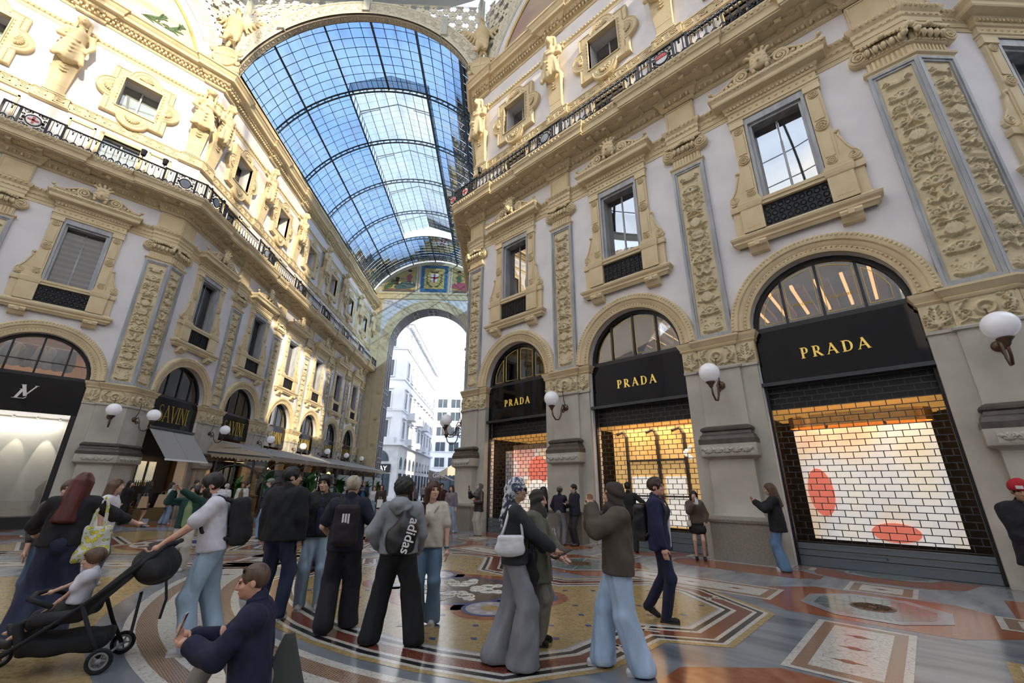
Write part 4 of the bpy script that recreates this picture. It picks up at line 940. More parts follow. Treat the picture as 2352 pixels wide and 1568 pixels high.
def attic(f, k):
    loc, rz = fm(f, FACE[f][2][k]); t = thing(wname(), 'square attic window in a lobed shell frame, %s, %s' % (FTXT[f], btxt(f, k)), 'window', loc, rz, kind='structure')
    q = obj('lobed_frame', QF, CREAM, t); obj('bead', GDOT, CREAM, q, kind='stuff')
    for x, z, r in ((-1.02, 19.4, pi/2*-1), (1.02, 19.4, pi/2), (0, 20.55, 0), (0, 18.2, pi)): obj('shell', SHELL, CREAM, q, (x, -.05, z), rot=(0, r, 0), scale=.85)
    gl = SKYG if f in 'PB' else GLASS
    for s in (-1, 1): obj('pane', APANE, gl, t, scale=(s, 1, 1))
    mb = MB(); mb.box(-.03, .03, .58, .66, 18.5, 20.3); mb.build('mullion', IRONW, t); mb = MB(); mb.box(-.7, .7, .74, .76, 18.4, 20.4); mb.build('curtain' if f in 'DA' else 'dark_backing', CURT if f in 'DA' else DROOM, t)
def mezz(f, k):
    loc, rz = fm(f, FACE[f][2][k]); t = thing(wname(), 'low window behind the balcony railing, %s, %s' % (FTXT[f], btxt(f, k)), 'window', loc, rz, kind='structure')
    mb = MB()
    for a, b_, c, d in ((-.8, -.66, 15.1, 16.95), (.66, .8, 15.1, 16.95), (-.8, .8, 16.8, 16.95)): mb.box(a, b_, .04, .2, c, d)
    for s in (-1, 1):
        for a, b_, c, d in ((.95, 1.02, 15.1, 16.95), (1.75, 1.82, 15.1, 16.95), (.95, 1.82, 16.86, 16.95)): mb.box(s*a, s*b_, .06, .2, c, d)
    mb.build('casing', CREAM, t)
    for s in (-1, 1): obj('pane', MPANE, GLASS, t, scale=(s, 1, 1))
    mb = MB(); mb.box(-.03, .03, .27, .34, 15.2, 16.8); mb.build('mullion', IRONW, t); mb = MB(); mb.box(-.7, .7, .39, .4, 15.2, 16.8); mb.build('curtain', CURT if f in 'DA' else DROOM, t)
for f in 'DAPB':
    for k in range(len(FACE[f][2])): attic(f, k); mezz(f, k)
# ------------------------------------------------------------------ balcony railings
bu = MB(); bu.box(-.01, .01, -.01, .01, 0, .82)
bu.tube([(-.12, 0, .66), (-.09, 0, .76), (0, 0, .8), (.09, 0, .76), (.12, 0, .66)], .013, 4, False); bu.sphere((.12, 0, .62), (.03, .025, .05), 6, 4)
for a in (-1.1, -.5, 0, .5, 1.1): bu.sphere((.07*sin(a), 0, .12+.1*cos(a)), (.026, .016, .04), 5, 4)
for s in (-1, 1): bu.tube([(0, 0, .02), (s*.07, 0, .06), (s*.1, 0, .16), (s*.06, 0, .2)], .012, 4, False); bu.sphere((s*.11, 0, .07), (.03, .02, .03), 5, 4)
BAL = bu.mesh('baluster')
mp = MB(); mp.tube([(.22*cos(a*pi/12), 0, .42+.24*sin(a*pi/12)) for a in range(25)], .03, 5, False); MRING = mp.mesh('medallion_ring')
ms = MB()
for sx in (-1, 1):
    for sz in (-1, 1):
        for R, c in ((.09, (.24, .3)), (.06, (.12, .34)), (.055, (.3, .14)), (.05, (.27, .02))): ms.tube([(sx*(c[0]+R*(1-.7*i/14)*cos(3.6*pi*i/14)), 0, .42+sz*(c[1]+R*(1-.7*i/14)*sin(3.6*pi*i/14))) for i in range(15)], .014, 4, False)
MSCR = ms.mesh('scroll'); post = MB(); post.box(-.04, .04, -.025, .025, 0, .86); MPOST = post.mesh('post'); md = MB(); md.lathe([(.2, 0), (.2, .02), (.001, .03)], (0, 0, .42), 20, 'y'); MDISC = md.mesh('medallion')
REDW = [mat('red_enamel', (.5, .05, .05), .4), mat('white_enamel', (.75, .75, .76), .4)]
def cross(): mb = MB(); mb.box(-.035, .035, -.045, -.02, .26, .58); mb.box(-.16, .16, -.045, -.02, .385, .455); return mb.mesh('cross')
CROSS = cross(); hb = MB(); hb.lathe([(.19, .02), (.19, .04), (.001, .045)], (0, 0, .42), 20, 'y'); hb.v[0] = hb.v[0].copy(); hb.v[0][:, 2] = np.maximum(hb.v[0][:, 2], .43); HALF = hb.mesh('red_half')
def railing(f, x0, x1, out, lb, med=None, arm=None):
    xm = (x0+x1)/2; loc, rz = fm(f, xm, out, 15.06); Ln = x1-x0
    t = thing('balcony_railing', lb, 'railing', loc, rz, group='black iron balcony railings')
    for z, hh in ((.0, .03), (.8, .05)): mb = MB(); mb.box(-Ln/2, Ln/2, -.03, .03, z, z+hh); mb.build('rail', IRON, t)
    def run(a, b):
        n = max(1, round((b-a)/.24))
        for i in range(n): obj('baluster', BAL, IRON, t, (a+(b-a)*(i+.5)/n, 0, 0), scale=((b-a)/n/.24, 1, 1))
    if med is None: run(-Ln/2, Ln/2)
    else:
        c = med[0]
        for s in (-1, 1): obj('post', MPOST, IRON, t, (c+s*.4, 0, 0)); obj('post', MPOST, IRON, t, (s*Ln/2, 0, 0))
        if c-.4+Ln/2 > .15: run(-Ln/2, c-.4)
        if Ln/2-c-.4 > .15: run(c+.4, Ln/2)
        obj('medallion_ring', MRING, IRON, t, (c, 0, 0)); obj('scroll', MSCR, IRON, t, (c, 0, 0)); d = obj('medallion', MDISC, REDW[1] if med[1] != 2 else mat('grey_enamel', (.25, .28, .33), .4), t, (c, 0, 0))
        if med[1] == 0: obj('cross', CROSS, REDW[0], d)
        if med[1] == 1: obj('red_half', HALF, REDW[0], d)
for f in 'DAPB':
    ps = sorted(FACE[f][3]); x0, x1 = FACE[f][4]; RO, RI = .9, .78
    edges = []
    if f == 'D': iv = [(p-.86, p+.86) for p in ps]+[(-1.3, RO*.41)]
    elif f == 'P': iv = [(-RO*.41, 1.3)]+[(p-.86, p+.86) for p in ps]+[(LD-1.3, LD+RO*.41)]
    else: iv = [(-RO*.41 if f == 'B' else .37*0-RO*.41*-1*0-.37, 1.3)]+[(p-.86, p+.86) for p in ps]
    if f == 'A': iv[0] = (-.37, 1.3)
    if f == 'D': iv = iv[1:] if len(iv) > 2 else iv
    iv.sort()
    for j, (a, b) in enumerate(iv):
        corner = (f == 'D' and b > 0) or (j == 0 and f != 'D') or (f == 'P' and j == len(iv)-1)
        c = 0 if not corner else ((-.47-(a+b)/2) if (f == 'D' or j > 0) else (.47-(a+b)/2))
        railing(f, a, b, RO, 'iron railing with round medallion over the %s, %s' % ('corner pier' if corner else 'pilaster', {'D': 'left corner facade, %s' % ('at the corner' if corner else 'far left'), 'A': 'left arm, %s from the corner' % ORD[j], 'P': 'right facade, %s from the left' % ORD[j], 'B': 'right arm, %s' % ORD[j]}[f]), (c, {'D': 2 if corner else 0, 'A': 2 if j else 2, 'P': (0, 2, 1, 0)[j] if f == 'P' else 0, 'B': 0}[f]))
        if j+1 < len(iv): railing(f, b, iv[j+1][0], RI, 'straight iron railing over the %s, %s' % ({'D': 'bay beside the left corner pier', 'P': btxt('P', j if j < 3 else 2), 'A': btxt('A', j), 'B': 'edge bay'}[f], FTXT[f]))
# ------------------------------------------------------------------ herm statues on the attic
def herm(kind, h=.026):
    S = SDF((-.75, -.85, .9), (.75, .15, 4.6), h); g = 1 if kind else -1
    S.cone((0, -.3, 1.9), (0, -.32, 2.4), .36, .33, .1); S.cone((0, -.3, 2.4), (0, -.3, 3.1), .3, .33, .1); S.ell((0, -.3, 3.3), (.42, .26, .26), .1)
    for s in (-1, 1): S.ell((s*.16, -.5, 3.25), (.14, .13, .14), .05)
    S.cone((0, -.3, 3.5), (0, -.36, 3.75), .12, .11, .05); S.ell((0, -.42, 3.98), (.19, .2, .25), .04); S.ell((0, -.58, 3.88), (.1, .07, .1), .04); S.cone((0, -.6, 4.0), (0, -.65, 3.93), .025, .04, .02)
    for s in (-1, 1): S.ell((s*.07, -.6, 4.03), (.04, .025, .02), .01, sub=True)
    for i in range(16): a = i*.9; S.ell((.2*cos(a), -.36+.14*sin(a), 4.08+.08*sin(i*1.7)), .085, .02)
    for s in (-1, 1): S.cone((s*.2, -.32, 3.95), (s*.24, -.3, 3.5), .08, .05, .03)
    # arms
    if kind == 0:
        S.cone((-.42, -.3, 3.35), (-.52, -.38, 2.85), .13, .11, .05); S.cone((-.52, -.38, 2.85), (.1, -.62, 2.7), .11, .08, .04); S.cone((.42, -.3, 3.35), (.54, -.36, 2.85), .13, .11, .05); S.cone((.54, -.36, 2.85), (.4, -.55, 2.35), .1, .07, .04); S.ell((.4, -.57, 2.28), .09, .03)
    else:
        S.cone((.42, -.3, 3.35), (.52, -.38, 2.9), .13, .11, .05); S.cone((.52, -.38, 2.9), (-.05, -.64, 2.95), .1, .08, .04); S.cone((-.42, -.3, 3.35), (-.54, -.36, 2.88), .13, .11, .05); S.cone((-.54, -.36, 2.88), (-.15, -.62, 2.55), .1, .08, .04)
    # drapery: swags and a hanging hem
    for i in range(6): x = -.42+.17*i; S.cone((x*.7, -.5, 2.6), (x*1.05, -.5, 1.62+.12*abs(sin(i*1.9))), .06, .1, .06)
    for j in range(3): S.cone((-.42, -.4, 2.65-.2*j), (.0, -.68, 2.4-.22*j), .045, .05, .04); S.cone((.0, -.68, 2.4-.22*j), (.42, -.4, 2.65-.2*j), .05, .045, .04)
    S.wob(.012, 16, 0, 3); S.cut((0, 1, 0), (0, .1, 0))
    return S.mesh('figure')
HERM = [herm(0), herm(1)]
hs = MB(); V = []
for z, w, y in ((0, .36, -.1), (.12, .36, -.1), (.13, .3, -.08), (1.2, .37, -.2), (2.0, .42, -.3)): V += [(-w, .14, z), (-w, y, z), (w, y, z), (w, .14, z)]
hs.add(V, [(i*4+q, i*4+(q+1) % 4, i*4+4+(q+1) % 4, i*4+4+q) for i in range(4) for q in range(4)]); hs.box(-.3, .3, -.12, 0, .42, .46)
for i in range(3): hs.tube([(-.16+.02*i, -.22, 1.5-.16*i), (0, -.24, 1.46-.16*i), (.16-.02*i, -.22, 1.5-.16*i)], .03, 5); hs.sphere((0, -.25, 1.46-.16*i), .04, 6, 4)
HSH = hs.mesh('shaft'); 
def herm_at(f, x, lb, v):
    loc, rz = fm(f, x, -.06, 17.75); t = thing('herm_statue', lb, 'statue', loc, rz, group='stone herm statues between the attic windows')
    obj('figure', HERM[v], CREAM, t, (0, .0, 0)); obj('shaft', HSH, CREAM, t)
for k, x in enumerate(FACE['P'][3]): herm_at('P', x, ['stone herm with folded arms between the first two attic windows of the right facade', 'stone herm cut off by the top of the picture, right facade'][k], 1-k % 2)
herm_at('P', .5, 'hooded-looking herm at the left end of the right facade attic', 1); herm_at('D', -.5, 'stone herm of a woman on the left face of the left attic corner', 1); herm_at('A', .5, 'stone herm on the arm side of the left attic corner', 0)
herm_at('D', -5.54, 'large stone herm with drapery at the upper left of the picture', 0)
for k, x in enumerate(APIL): herm_at('A', x, 'stone herm on the left arm attic, %s past the corner' % ORD[k], k % 2)
# ------------------------------------------------------------------ globe lamps
def lampproto():
    t = thing('globe_lamp', '', 'lamp', (0, 0, 0)); mb = MB()
    mb.lathe([(.11, -.02), (.11, .02), (.09, .05), (.06, .06), (.04, .09)], (0, 0, 4.22), 14, 'y'); mb.build('wall_plate', BRASS, t, True)
    mb = MB(); mb.tube([(0, -.05, 4.22), (0, -.18, 4.3), (0, -.26, 4.16), (0, -.3, 3.92), (0, -.42, 3.76), (0, -.6, 3.74), (0, -.74, 3.86), (0, -.79, 4.06)], .024, 7)
    mb.tube([(0, -.05, 4.3), (0, -.12, 4.5), (0, -.16, 4.75), (0, -.12, 4.95), (0, .02, 5.0)], .014, 5); mb.tube([(0, -.16+.08*(1-.7*i/14)*cos(3.5*pi*i/14), 4.08+.08*(1-.7*i/14)*sin(3.5*pi*i/14)) for i in range(15)], .014, 5); mb.build('arm', BRASS, t, True)
    mb = MB(); mb.lathe([(.02, 4.02), (.05, 4.06), (.06, 4.1), (.1, 4.15), (.12, 4.17), (.1, 4.19)], (0, -.8, 0), 14); mb.build('cup', BRASS, t, True)
    mb = MB(); mb.sphere((0, -.8, 4.42), .25, 24, 16); mb.build('globe', GLOBE, t, True); return t
LAMP = lampproto(); used = [False]
def lamp(f, x, lb, rz_=0.):
    loc, rz = fm(f, x, .03); t = LAMP if not used[0] else copy_tree(LAMP)
    used[0] = True; t.location = loc; t.rotation_euler = (0, 0, rz+rz_); tag(t, lb, 'lamp', 'white globe wall lamps'); return t
lamp('P', 5.54, 'white globe lamp on the pier left of the middle arch'); lamp('P', 10.655, 'white globe lamp on the pier between the middle and big right arches'); lamp('P', LD-.5, 'stretched-looking white globe lamp at the right picture edge')
lamp('D', -.44, 'white globe lamp on the lit face of the left corner pier'); lamp('A', .47, 'white globe lamp on the shaded face of the left corner pier, beside the awning')
for k, x in enumerate(APIL): lamp('A', x, 'white globe lamp over the canopy, %s along the left arm' % ORD[k])
# three-globe cluster on the far side of the narrow corner pier
for i, (px, py, z, q) in enumerate(((.35, .25, 0., .3), (.35, .85, -.06, 0.), (.35, 1.5, -.3, 0.))):
    t = copy_tree(LAMP); t.location = (W_-.03, A_+py, z*1.); t.rotation_euler = (0, 0, -pi/2-(.45 if i == 0 else 0)); tag(t, 'white globe lamp beside the street view, %s' % ['front one of the cluster', 'middle one of the cluster', 'lowest of the cluster'][i], 'lamp', 'white globe wall lamps')
# ------------------------------------------------------------------ glass barrel vault over the arm
ZC, RG = 21.1, 8.78
VGLASS = None
def vault_glass(tint=(.18, .29, .44, 1)):
    m = bpy.data.materials.new('vault_glass'); m.use_nodes = True; nt = m.node_tree; N = nt.nodes.new; Lk = nt.links.new; nt.nodes.clear()
    out = N('ShaderNodeOutputMaterial'); tr = N('ShaderNodeBsdfTransparent'); tr.inputs[0].default_value = tint
    df = N('ShaderNodeBsdfTranslucent'); df.inputs[0].default_value = (.16, .18, .19, 1); gl = N('ShaderNodeBsdfGlossy'); gl.inputs['Roughness'].default_value = .05
    tc = N('ShaderNodeTexCoord'); mp = N('ShaderNodeMapping'); mp.inputs['Scale'].default_value = (1.6, .35, 1.6); nz = N('ShaderNodeTexNoise'); nz.inputs['Scale'].default_value = 1.1; nz.inputs['Detail'].default_value = 2.5
    Lk(tc.outputs['Object'], mp.inputs[0]); Lk(mp.outputs[0], nz.inputs[0]); rp = N('ShaderNodeValToRGB'); e = rp.color_ramp.elements; e[0].position = .42; e[0].color = (.04,)*3+(1,); e[1].position = .75; e[1].color = (.42,)*3+(1,)
    Lk(nz.outputs[0], rp.inputs[0]); m1 = N('ShaderNodeMixShader'); Lk(rp.outputs[0], m1.inputs[0]); Lk(tr.outputs[0], m1.inputs[1]); Lk(df.outputs[0], m1.inputs[2])
    fr = N('ShaderNodeFresnel'); fr.inputs[0].default_value = 1.15; m2 = N('ShaderNodeMixShader'); Lk(fr.outputs[0], m2.inputs[0]); Lk(m1.outputs[0], m2.inputs[1]); Lk(gl.outputs[0], m2.inputs[2]); Lk(m2.outputs[0], out.inputs[0]); return m
VGLASS = vault_glass(); LGLASS = vault_glass((.40, .46, .50, 1)); DGLASS = mat('dome_pane', (.90, .87, .82), .05, trans=.97, spec=.0)
RIBY = [A_+p for p in APIL]                       # truss positions
VY0, VY1 = A_+.5, YEND-.1
def vp(th, R, y): return (R*sin(th), y, ZC+R*cos(th))
TH = math.radians(64); MON = math.radians(19.5); NSEG = [MON+(TH-MON)*i/8 for i in range(9)]
ths = sorted([-t for t in NSEG]+[MON*(i/4) for i in range(-3, 4)]+NSEG)
vault = thing('glass_vault', 'glass barrel vault on dark iron ribs over the arm', 'roof', (0, 0, 0), kind='structure'); tag(vault, kind='structure')
ys = [VY0+(RIBY[0]-VY0)*i/8 for i in range(9)]
for a, b in zip(RIBY, RIBY[1:]+[]): ys += [a+(b-a)*i/8 for i in range(1, 9)]
ys += [VY1]
def closed(y0, y1): ym = (y0+y1)/2; return ym < RIBY[0] or ym > RIBY[4]
panes = []
for j, (y0, y1) in enumerate(zip(ys, ys[1:])):
    for i, (t0, t1) in enumerate(zip(ths, ths[1:])):
        if not closed(y0, y1) and abs((t0+t1)/2) < MON: continue
        panes.append((y0, y1, t0, t1))
rest = MB()
for n, (y0, y1, t0, t1) in enumerate(panes):
    jt = .008*sin(n*7.3); V = [vp(t0, RG+jt, y0), vp(t1, RG+jt, y0), vp(t1, RG+.03+jt, y1+.03), vp(t0, RG+.03+jt, y1+.03)]
    if n < 290: mb = MB(); mb.add(V, [(0, 1, 2, 3)]); mb.build('glass_pane', VGLASS, vault)
    else: rest.add(V, [(0, 1, 2, 3)])
rest.build('far_glass_pane', VGLASS, vault, kind='stuff')
HEAVY = [-TH, -(MON+TH)/2, -MON, 0, MON, (MON+TH)/2, TH]
for t in ths:
    hv = min(abs(t-q) for q in HEAVY) < 1e-3; w = .11 if hv else .035; d = .18 if hv else .06
    spans = [(VY0, VY1)] if abs(t) > MON-1e-3 else [(VY0, RIBY[0]), (RIBY[4], VY1)]
    for (a, b) in spans:
        mb = MB(); n = max(2, int((b-a)/.6)); g = w/2
        c, s = cos(t), sin(t); P0 = np.array([RG*s, 0, ZC+RG*c]); tn = np.array([c, 0, -s])*g; rd = np.array([s, 0, c])
        V = [];
        for y in (a, b): V += [P0+tn+[0, y, 0]-rd*.02, P0-tn+[0, y, 0]-rd*.02, P0-tn+[0, y, 0]-rd*d, P0+tn+[0, y, 0]-rd*d]
        mb.add(V, [(0, 1, 2, 3), (4, 7, 6, 5)]+[(i, i+4, (i+1) % 4+4, (i+1) % 4) for i in range(4)]); mb.build('purlin' if hv else 'glazing_bar', IRONV, vault)
gb = MB()
for y in ys:
    if min(abs(y-r) for r in RIBY) < .05: continue
    rng = [(-TH, TH)] if closed(y-.01, y+.01) else [(-TH, -MON), (MON, TH)]
    for a, b in rng: gb.tube([vp(a+(b-a)*i/16, RG-.03, y) for i in range(17)], .02, 4, False)
gb.build('cross_glazing_bar', IRONV, vault, kind='stuff')
for k, y in enumerate(RIBY[:-1]+[RIBY[-1]]):     # trusses with an open web
    r = obj('rib', None, None, vault); n = 44
    for R, w in ((8.42, .05), (8.74, .05)):
        mb = MB(); V = []
        for i in range(n+1):
            t = -TH*1.01+2*TH*1.01*i/n; s, c = sin(t), cos(t)
            V += [((R-.03)*s, y-w, ZC+(R-.03)*c), ((R+.03)*s, y-w, ZC+(R+.03)*c), ((R+.03)*s, y+w, ZC+(R+.03)*c), ((R-.03)*s, y+w, ZC+(R-.03)*c)]
        mb.add(V, [(i*4+q, i*4+(q+1) % 4, i*4+4+(q+1) % 4, i*4+4+q) for i in range(n) for q in range(4)]); mb.build('chord', IRONV if k < 2 else mat('grey_iron', (.16, .18, .20), .5), r)
    mb = MB(); m = 36
    for i in range(m+1):
        t = -TH+2*TH*i/m; a, b = np.array(vp(t, 8.42, y)), np.array(vp(t, 8.74, y)); tn = np.array([cos(t), 0, -sin(t)])
        mb.tube([a+tn*.1, (a+b)/2+tn*.02, b+tn*.1], .025, 4, False); mb.tube([a-tn*.1, (a+b)/2-tn*.02, b-tn*.1], .025, 4, False)
    mb.build('web', IRONV, r)
    for s in (-1, 1): mb = MB(); p = vp(s*TH, 8.42, y); mb.box(p[0]-.12, p[0]+.12, y-.12, y+.12, p[2]-.5, p[2]+.15); mb.build('shoe', IRONW, r)
# raised lantern over the middle bays
xm = RG*sin(MON); zm = ZC+RG*cos(MON); ZR, ZE = 31.15, 30.25
lan = thing('roof_lantern', 'raised gabled glass lantern along the crown of the vault', 'roof', (0, 0, 0)); tag(lan, kind='structure')
ly = [y for y in ys if RIBY[0]-.01 <= y <= RIBY[4]+.01]
for s in (-1, 1):
    mb = MB(); pg = MB()
    for i, (a, b) in enumerate(zip(ly, ly[1:])):
        pg.add([(s*xm, a, zm), (s*xm, b-.01, zm), (s*xm, b-.01, ZE), (s*xm, a, ZE)], [(0, 1, 2, 3)])
        for q in range(4):
            x0, x1 = xm*q/4, xm*(q+1)/4-.01; z0, z1 = ZR+(ZE-ZR)*q/4, ZR+(ZE-ZR)*(q+1)/4
            pg.add([(s*x0, a, z0), (s*x1, a, z1), (s*x1, b-.01, z1), (s*x0, b-.01, z0)], [(0, 1, 2, 3)])
    pg.build('lantern_pane', LGLASS, lan, kind='stuff')
    for q in range(5): x = xm*q/4; z = ZR+(ZE-ZR)*q/4; mb.box(s*x-.015, s*x+.015, ly[0], ly[-1], z-.05, z)
    mb.box(s*xm-.04, s*xm+.04, ly[0], ly[-1], zm-.1, zm+.05); mb.build('lantern_bar', IRONV, lan); gb = MB()
    for y in ly: gb.box(s*xm-.02, s*xm+.02, y-.015, y+.015, zm, ZE); gb.tube([(0, y, ZR-.03), (s*xm, y, ZE-.03)], .012, 4, False)
    gb.build('cross_bar', IRONV, lan, kind='stuff')
for a, b in zip(RIBY[:4], RIBY[1:5]):
    for y in ((a+b)/2,):
        mb = MB(); mb.tube([(-xm, y, ZE-.1), (0, y, ZR-.12), (xm, y, ZE-.1)], .035, 5)
        for s in (-1, 1):
            mb.tube([(s*xm, y, zm), (s*xm*.97, y, ZE-.35), (s*xm*.8, y, ZE-.12), (s*xm*.45, y, ZE+.2)], .03, 5)
            for q in range(3): mb.tube([(s*(xm-.2-.17*q)+.1*cos(i*pi/5), y, ZE-.32+.06*q+.1*sin(i*pi/5)) for i in range(11)], .012, 4, False)
        mb.build('lantern_truss', mat('pale_iron', (.42, .45, .47), .5), lan)
for s in (-1, 1):   # gutter ledge between cornice and glass
    mb = MB(); mb.box(s*7.2, s*7.6, A_-.2, YEND, 23.6, 24.9); mb.box(s*7.2, s*8.0, A_-.2, YEND, 24.75, 24.95); struct('trim_gutter_%s' % ('left' if s < 0 else 'right'), mb, CREAM, 'cream gutter ledge at the foot of the glass vault, %s' % ('left' if s < 0 else 'right'))
# ------------------------------------------------------------------ great arch where the arm meets the crossing
ZA, RF = 22.15, 7.27; a0 = math.asin((23.66-ZA)/RF)
fa = thing('crossing_arch', 'cream filigree arch framing the mouth of the glass vault', 'arch', (0, A_, 0)); tag(fa, kind='structure')
mb = MB(); mb.arc_sweep((0, ZA), a0*.9, pi-a0*.9, 60, [(RF, -.06), (RF+.08, -.1), (RF+.1, -.06), (RF+.84, -.06), (RF+.88, -.12), (RF+.96, -.12), (RF+.98, .06), (RF, .06)]); mb.build('arch_ring', IVORY, fa)
R = Relief(.82, .66, .02)
for i in range(24): R.dot(.2*cos(2*pi*i/24), .33+.2*sin(2*pi*i/24), .03, .04)
for q in range(6): R.dot(.11*cos(pi*q/3), .33+.11*sin(pi*q/3), .045, .045)
R.spiral(.3, .12, .08, 1.3, 0, .02, .035); R.spiral(.3, .54, .08, 1.3, 0, .02, .035); R.dot(0, .33, .05, .05); FP = R.mesh('filigree_panel')
n = 26
for i in range(n):
    t = a0+(pi-2*a0)*(i+.5)/n; r = RF+.16
    obj('filigree_panel', FP, IVORY, fa, (r*cos(t), -.065, ZA+r*sin(t)), rot=(0, pi/2-t, 0), scale=((RF+.5)*(pi-2*a0)/n/.84, 1, 1))
cf = MB()
for a, b, c, d in ((-.19, .19, -.17, -.13), (-.19, .19, .13, .17), (-.19, -.15, -.17, .17), (.15, .19, -.17, .17)): cf.box(a, b, c, d, -.06, 0)
cf.box(-.19, .19, -.2, .2, -.015, .01); cf.lathe([(.1, 0), (.1, -.04), (.05, -.05), (.02, -.07)], k=8)
for q in range(4): cf.sphere((.1*cos(pi/4+pi*q/2), .09*sin(pi/4+pi*q/2), -.03), .035, 5, 4)
CF = cf.mesh('coffer'); m = 50; SOFF = mat('soffit_stone', (.52, .47, .38), .7)
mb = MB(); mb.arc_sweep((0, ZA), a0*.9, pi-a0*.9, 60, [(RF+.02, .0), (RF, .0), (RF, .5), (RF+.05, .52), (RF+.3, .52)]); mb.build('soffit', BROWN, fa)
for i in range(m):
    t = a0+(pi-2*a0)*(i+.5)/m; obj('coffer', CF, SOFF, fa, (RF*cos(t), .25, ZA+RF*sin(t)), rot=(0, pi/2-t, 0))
for k, x in enumerate((-.03, -4.9, 4.9)):
    z = ZA+sqrt((RF+.1)**2-x*x); mb = MB(); mb.box(x-.2, x+.2, -.2, .05, z, z+1.6); mb.build('stay', IRONW, fa)
# lattice spandrels: pierced iron plates
def lattice(x0, x1, z0, z1, inside, name, res=.055):
    nx, nz = int((x1-x0)/res), int((z1-z0)/res); X = x0+res*np.arange(nx+1); Z = z0+res*np.arange(nz+1)
    cx, cz = np.meshgrid(X[:-1]+res/2, Z[:-1]+res/2, indexing='ij'); a = .82
    u = cx/a; v = cz/(a*.866); hole = np.zeros(cx.shape, bool)
    r_ = np.floor(v); 
    for dr in (-1, 0, 1):
        rr = r_+dr; off = (rr % 2)*.5
        for dc in (-1, 0, 1):
            cc = np.floor(u-off)+dc; dx = (u-off-cc-.5)*a; dz = (v-rr-.5)*a*.866; d = np.hypot(dx, dz); an = np.arctan2(dz, dx)
            hole |= d < .22+.035*np.cos(6*an); hole |= (np.abs(d-.40) < .06) & (np.abs(np.sin(3*an)) < .35)
    keep = inside(cx, cz) & ~hole
    idx = np.arange((nx+1)*(nz+1)).reshape(nx+1, nz+1); q = np.argwhere(keep)
    F = np.stack([idx[q[:, 0], q[:, 1]], idx[q[:, 0]+1, q[:, 1]], idx[q[:, 0]+1, q[:, 1]+1], idx[q[:, 0], q[:, 1]+1]], 1)
    XX, ZZ = np.meshgrid(X, Z, indexing='ij'); V = np.stack([XX.ravel(), 0*XX.ravel(), ZZ.ravel()], 1); V2 = V.copy(); V2[:, 1] = .05
    return mesh(name, np.concatenate([V, V2]), np.concatenate([F, F[:, ::-1]+len(V)]))
ZT = 30.45
ins = lambda x, z: (x*x+(z-ZA)**2 > (RF+.95)**2) & (z < ZT)
for s, nm in ((-1, 'left'), (1, 'right')):
    me = lattice(0 if s > 0 else -7.05, 7.05 if s > 0 else 0, 24.0, ZT, ins, 'lattice'); struct('wall_spandrel_%s' % nm, me, IVORY, 'pierced iron lattice spandrel at the %s of the great arch, sky showing through' % nm, loc=(0, A_-.02, 0))
    o = FOLDL if s < 0 else FOLDR; mb = MB(); mb.box(-.17, .17, -.2, .2, 23.7, ZT+.4); mb.box(-.05, .05, -.26, -.2, 23.7, ZT+.4); struct('trim_fold_rib_%s' % nm, mb, IRONW, 'pale iron upright behind the %s eagle' % nm, loc=(o[0], o[1], 0), rz=s*pi/8)
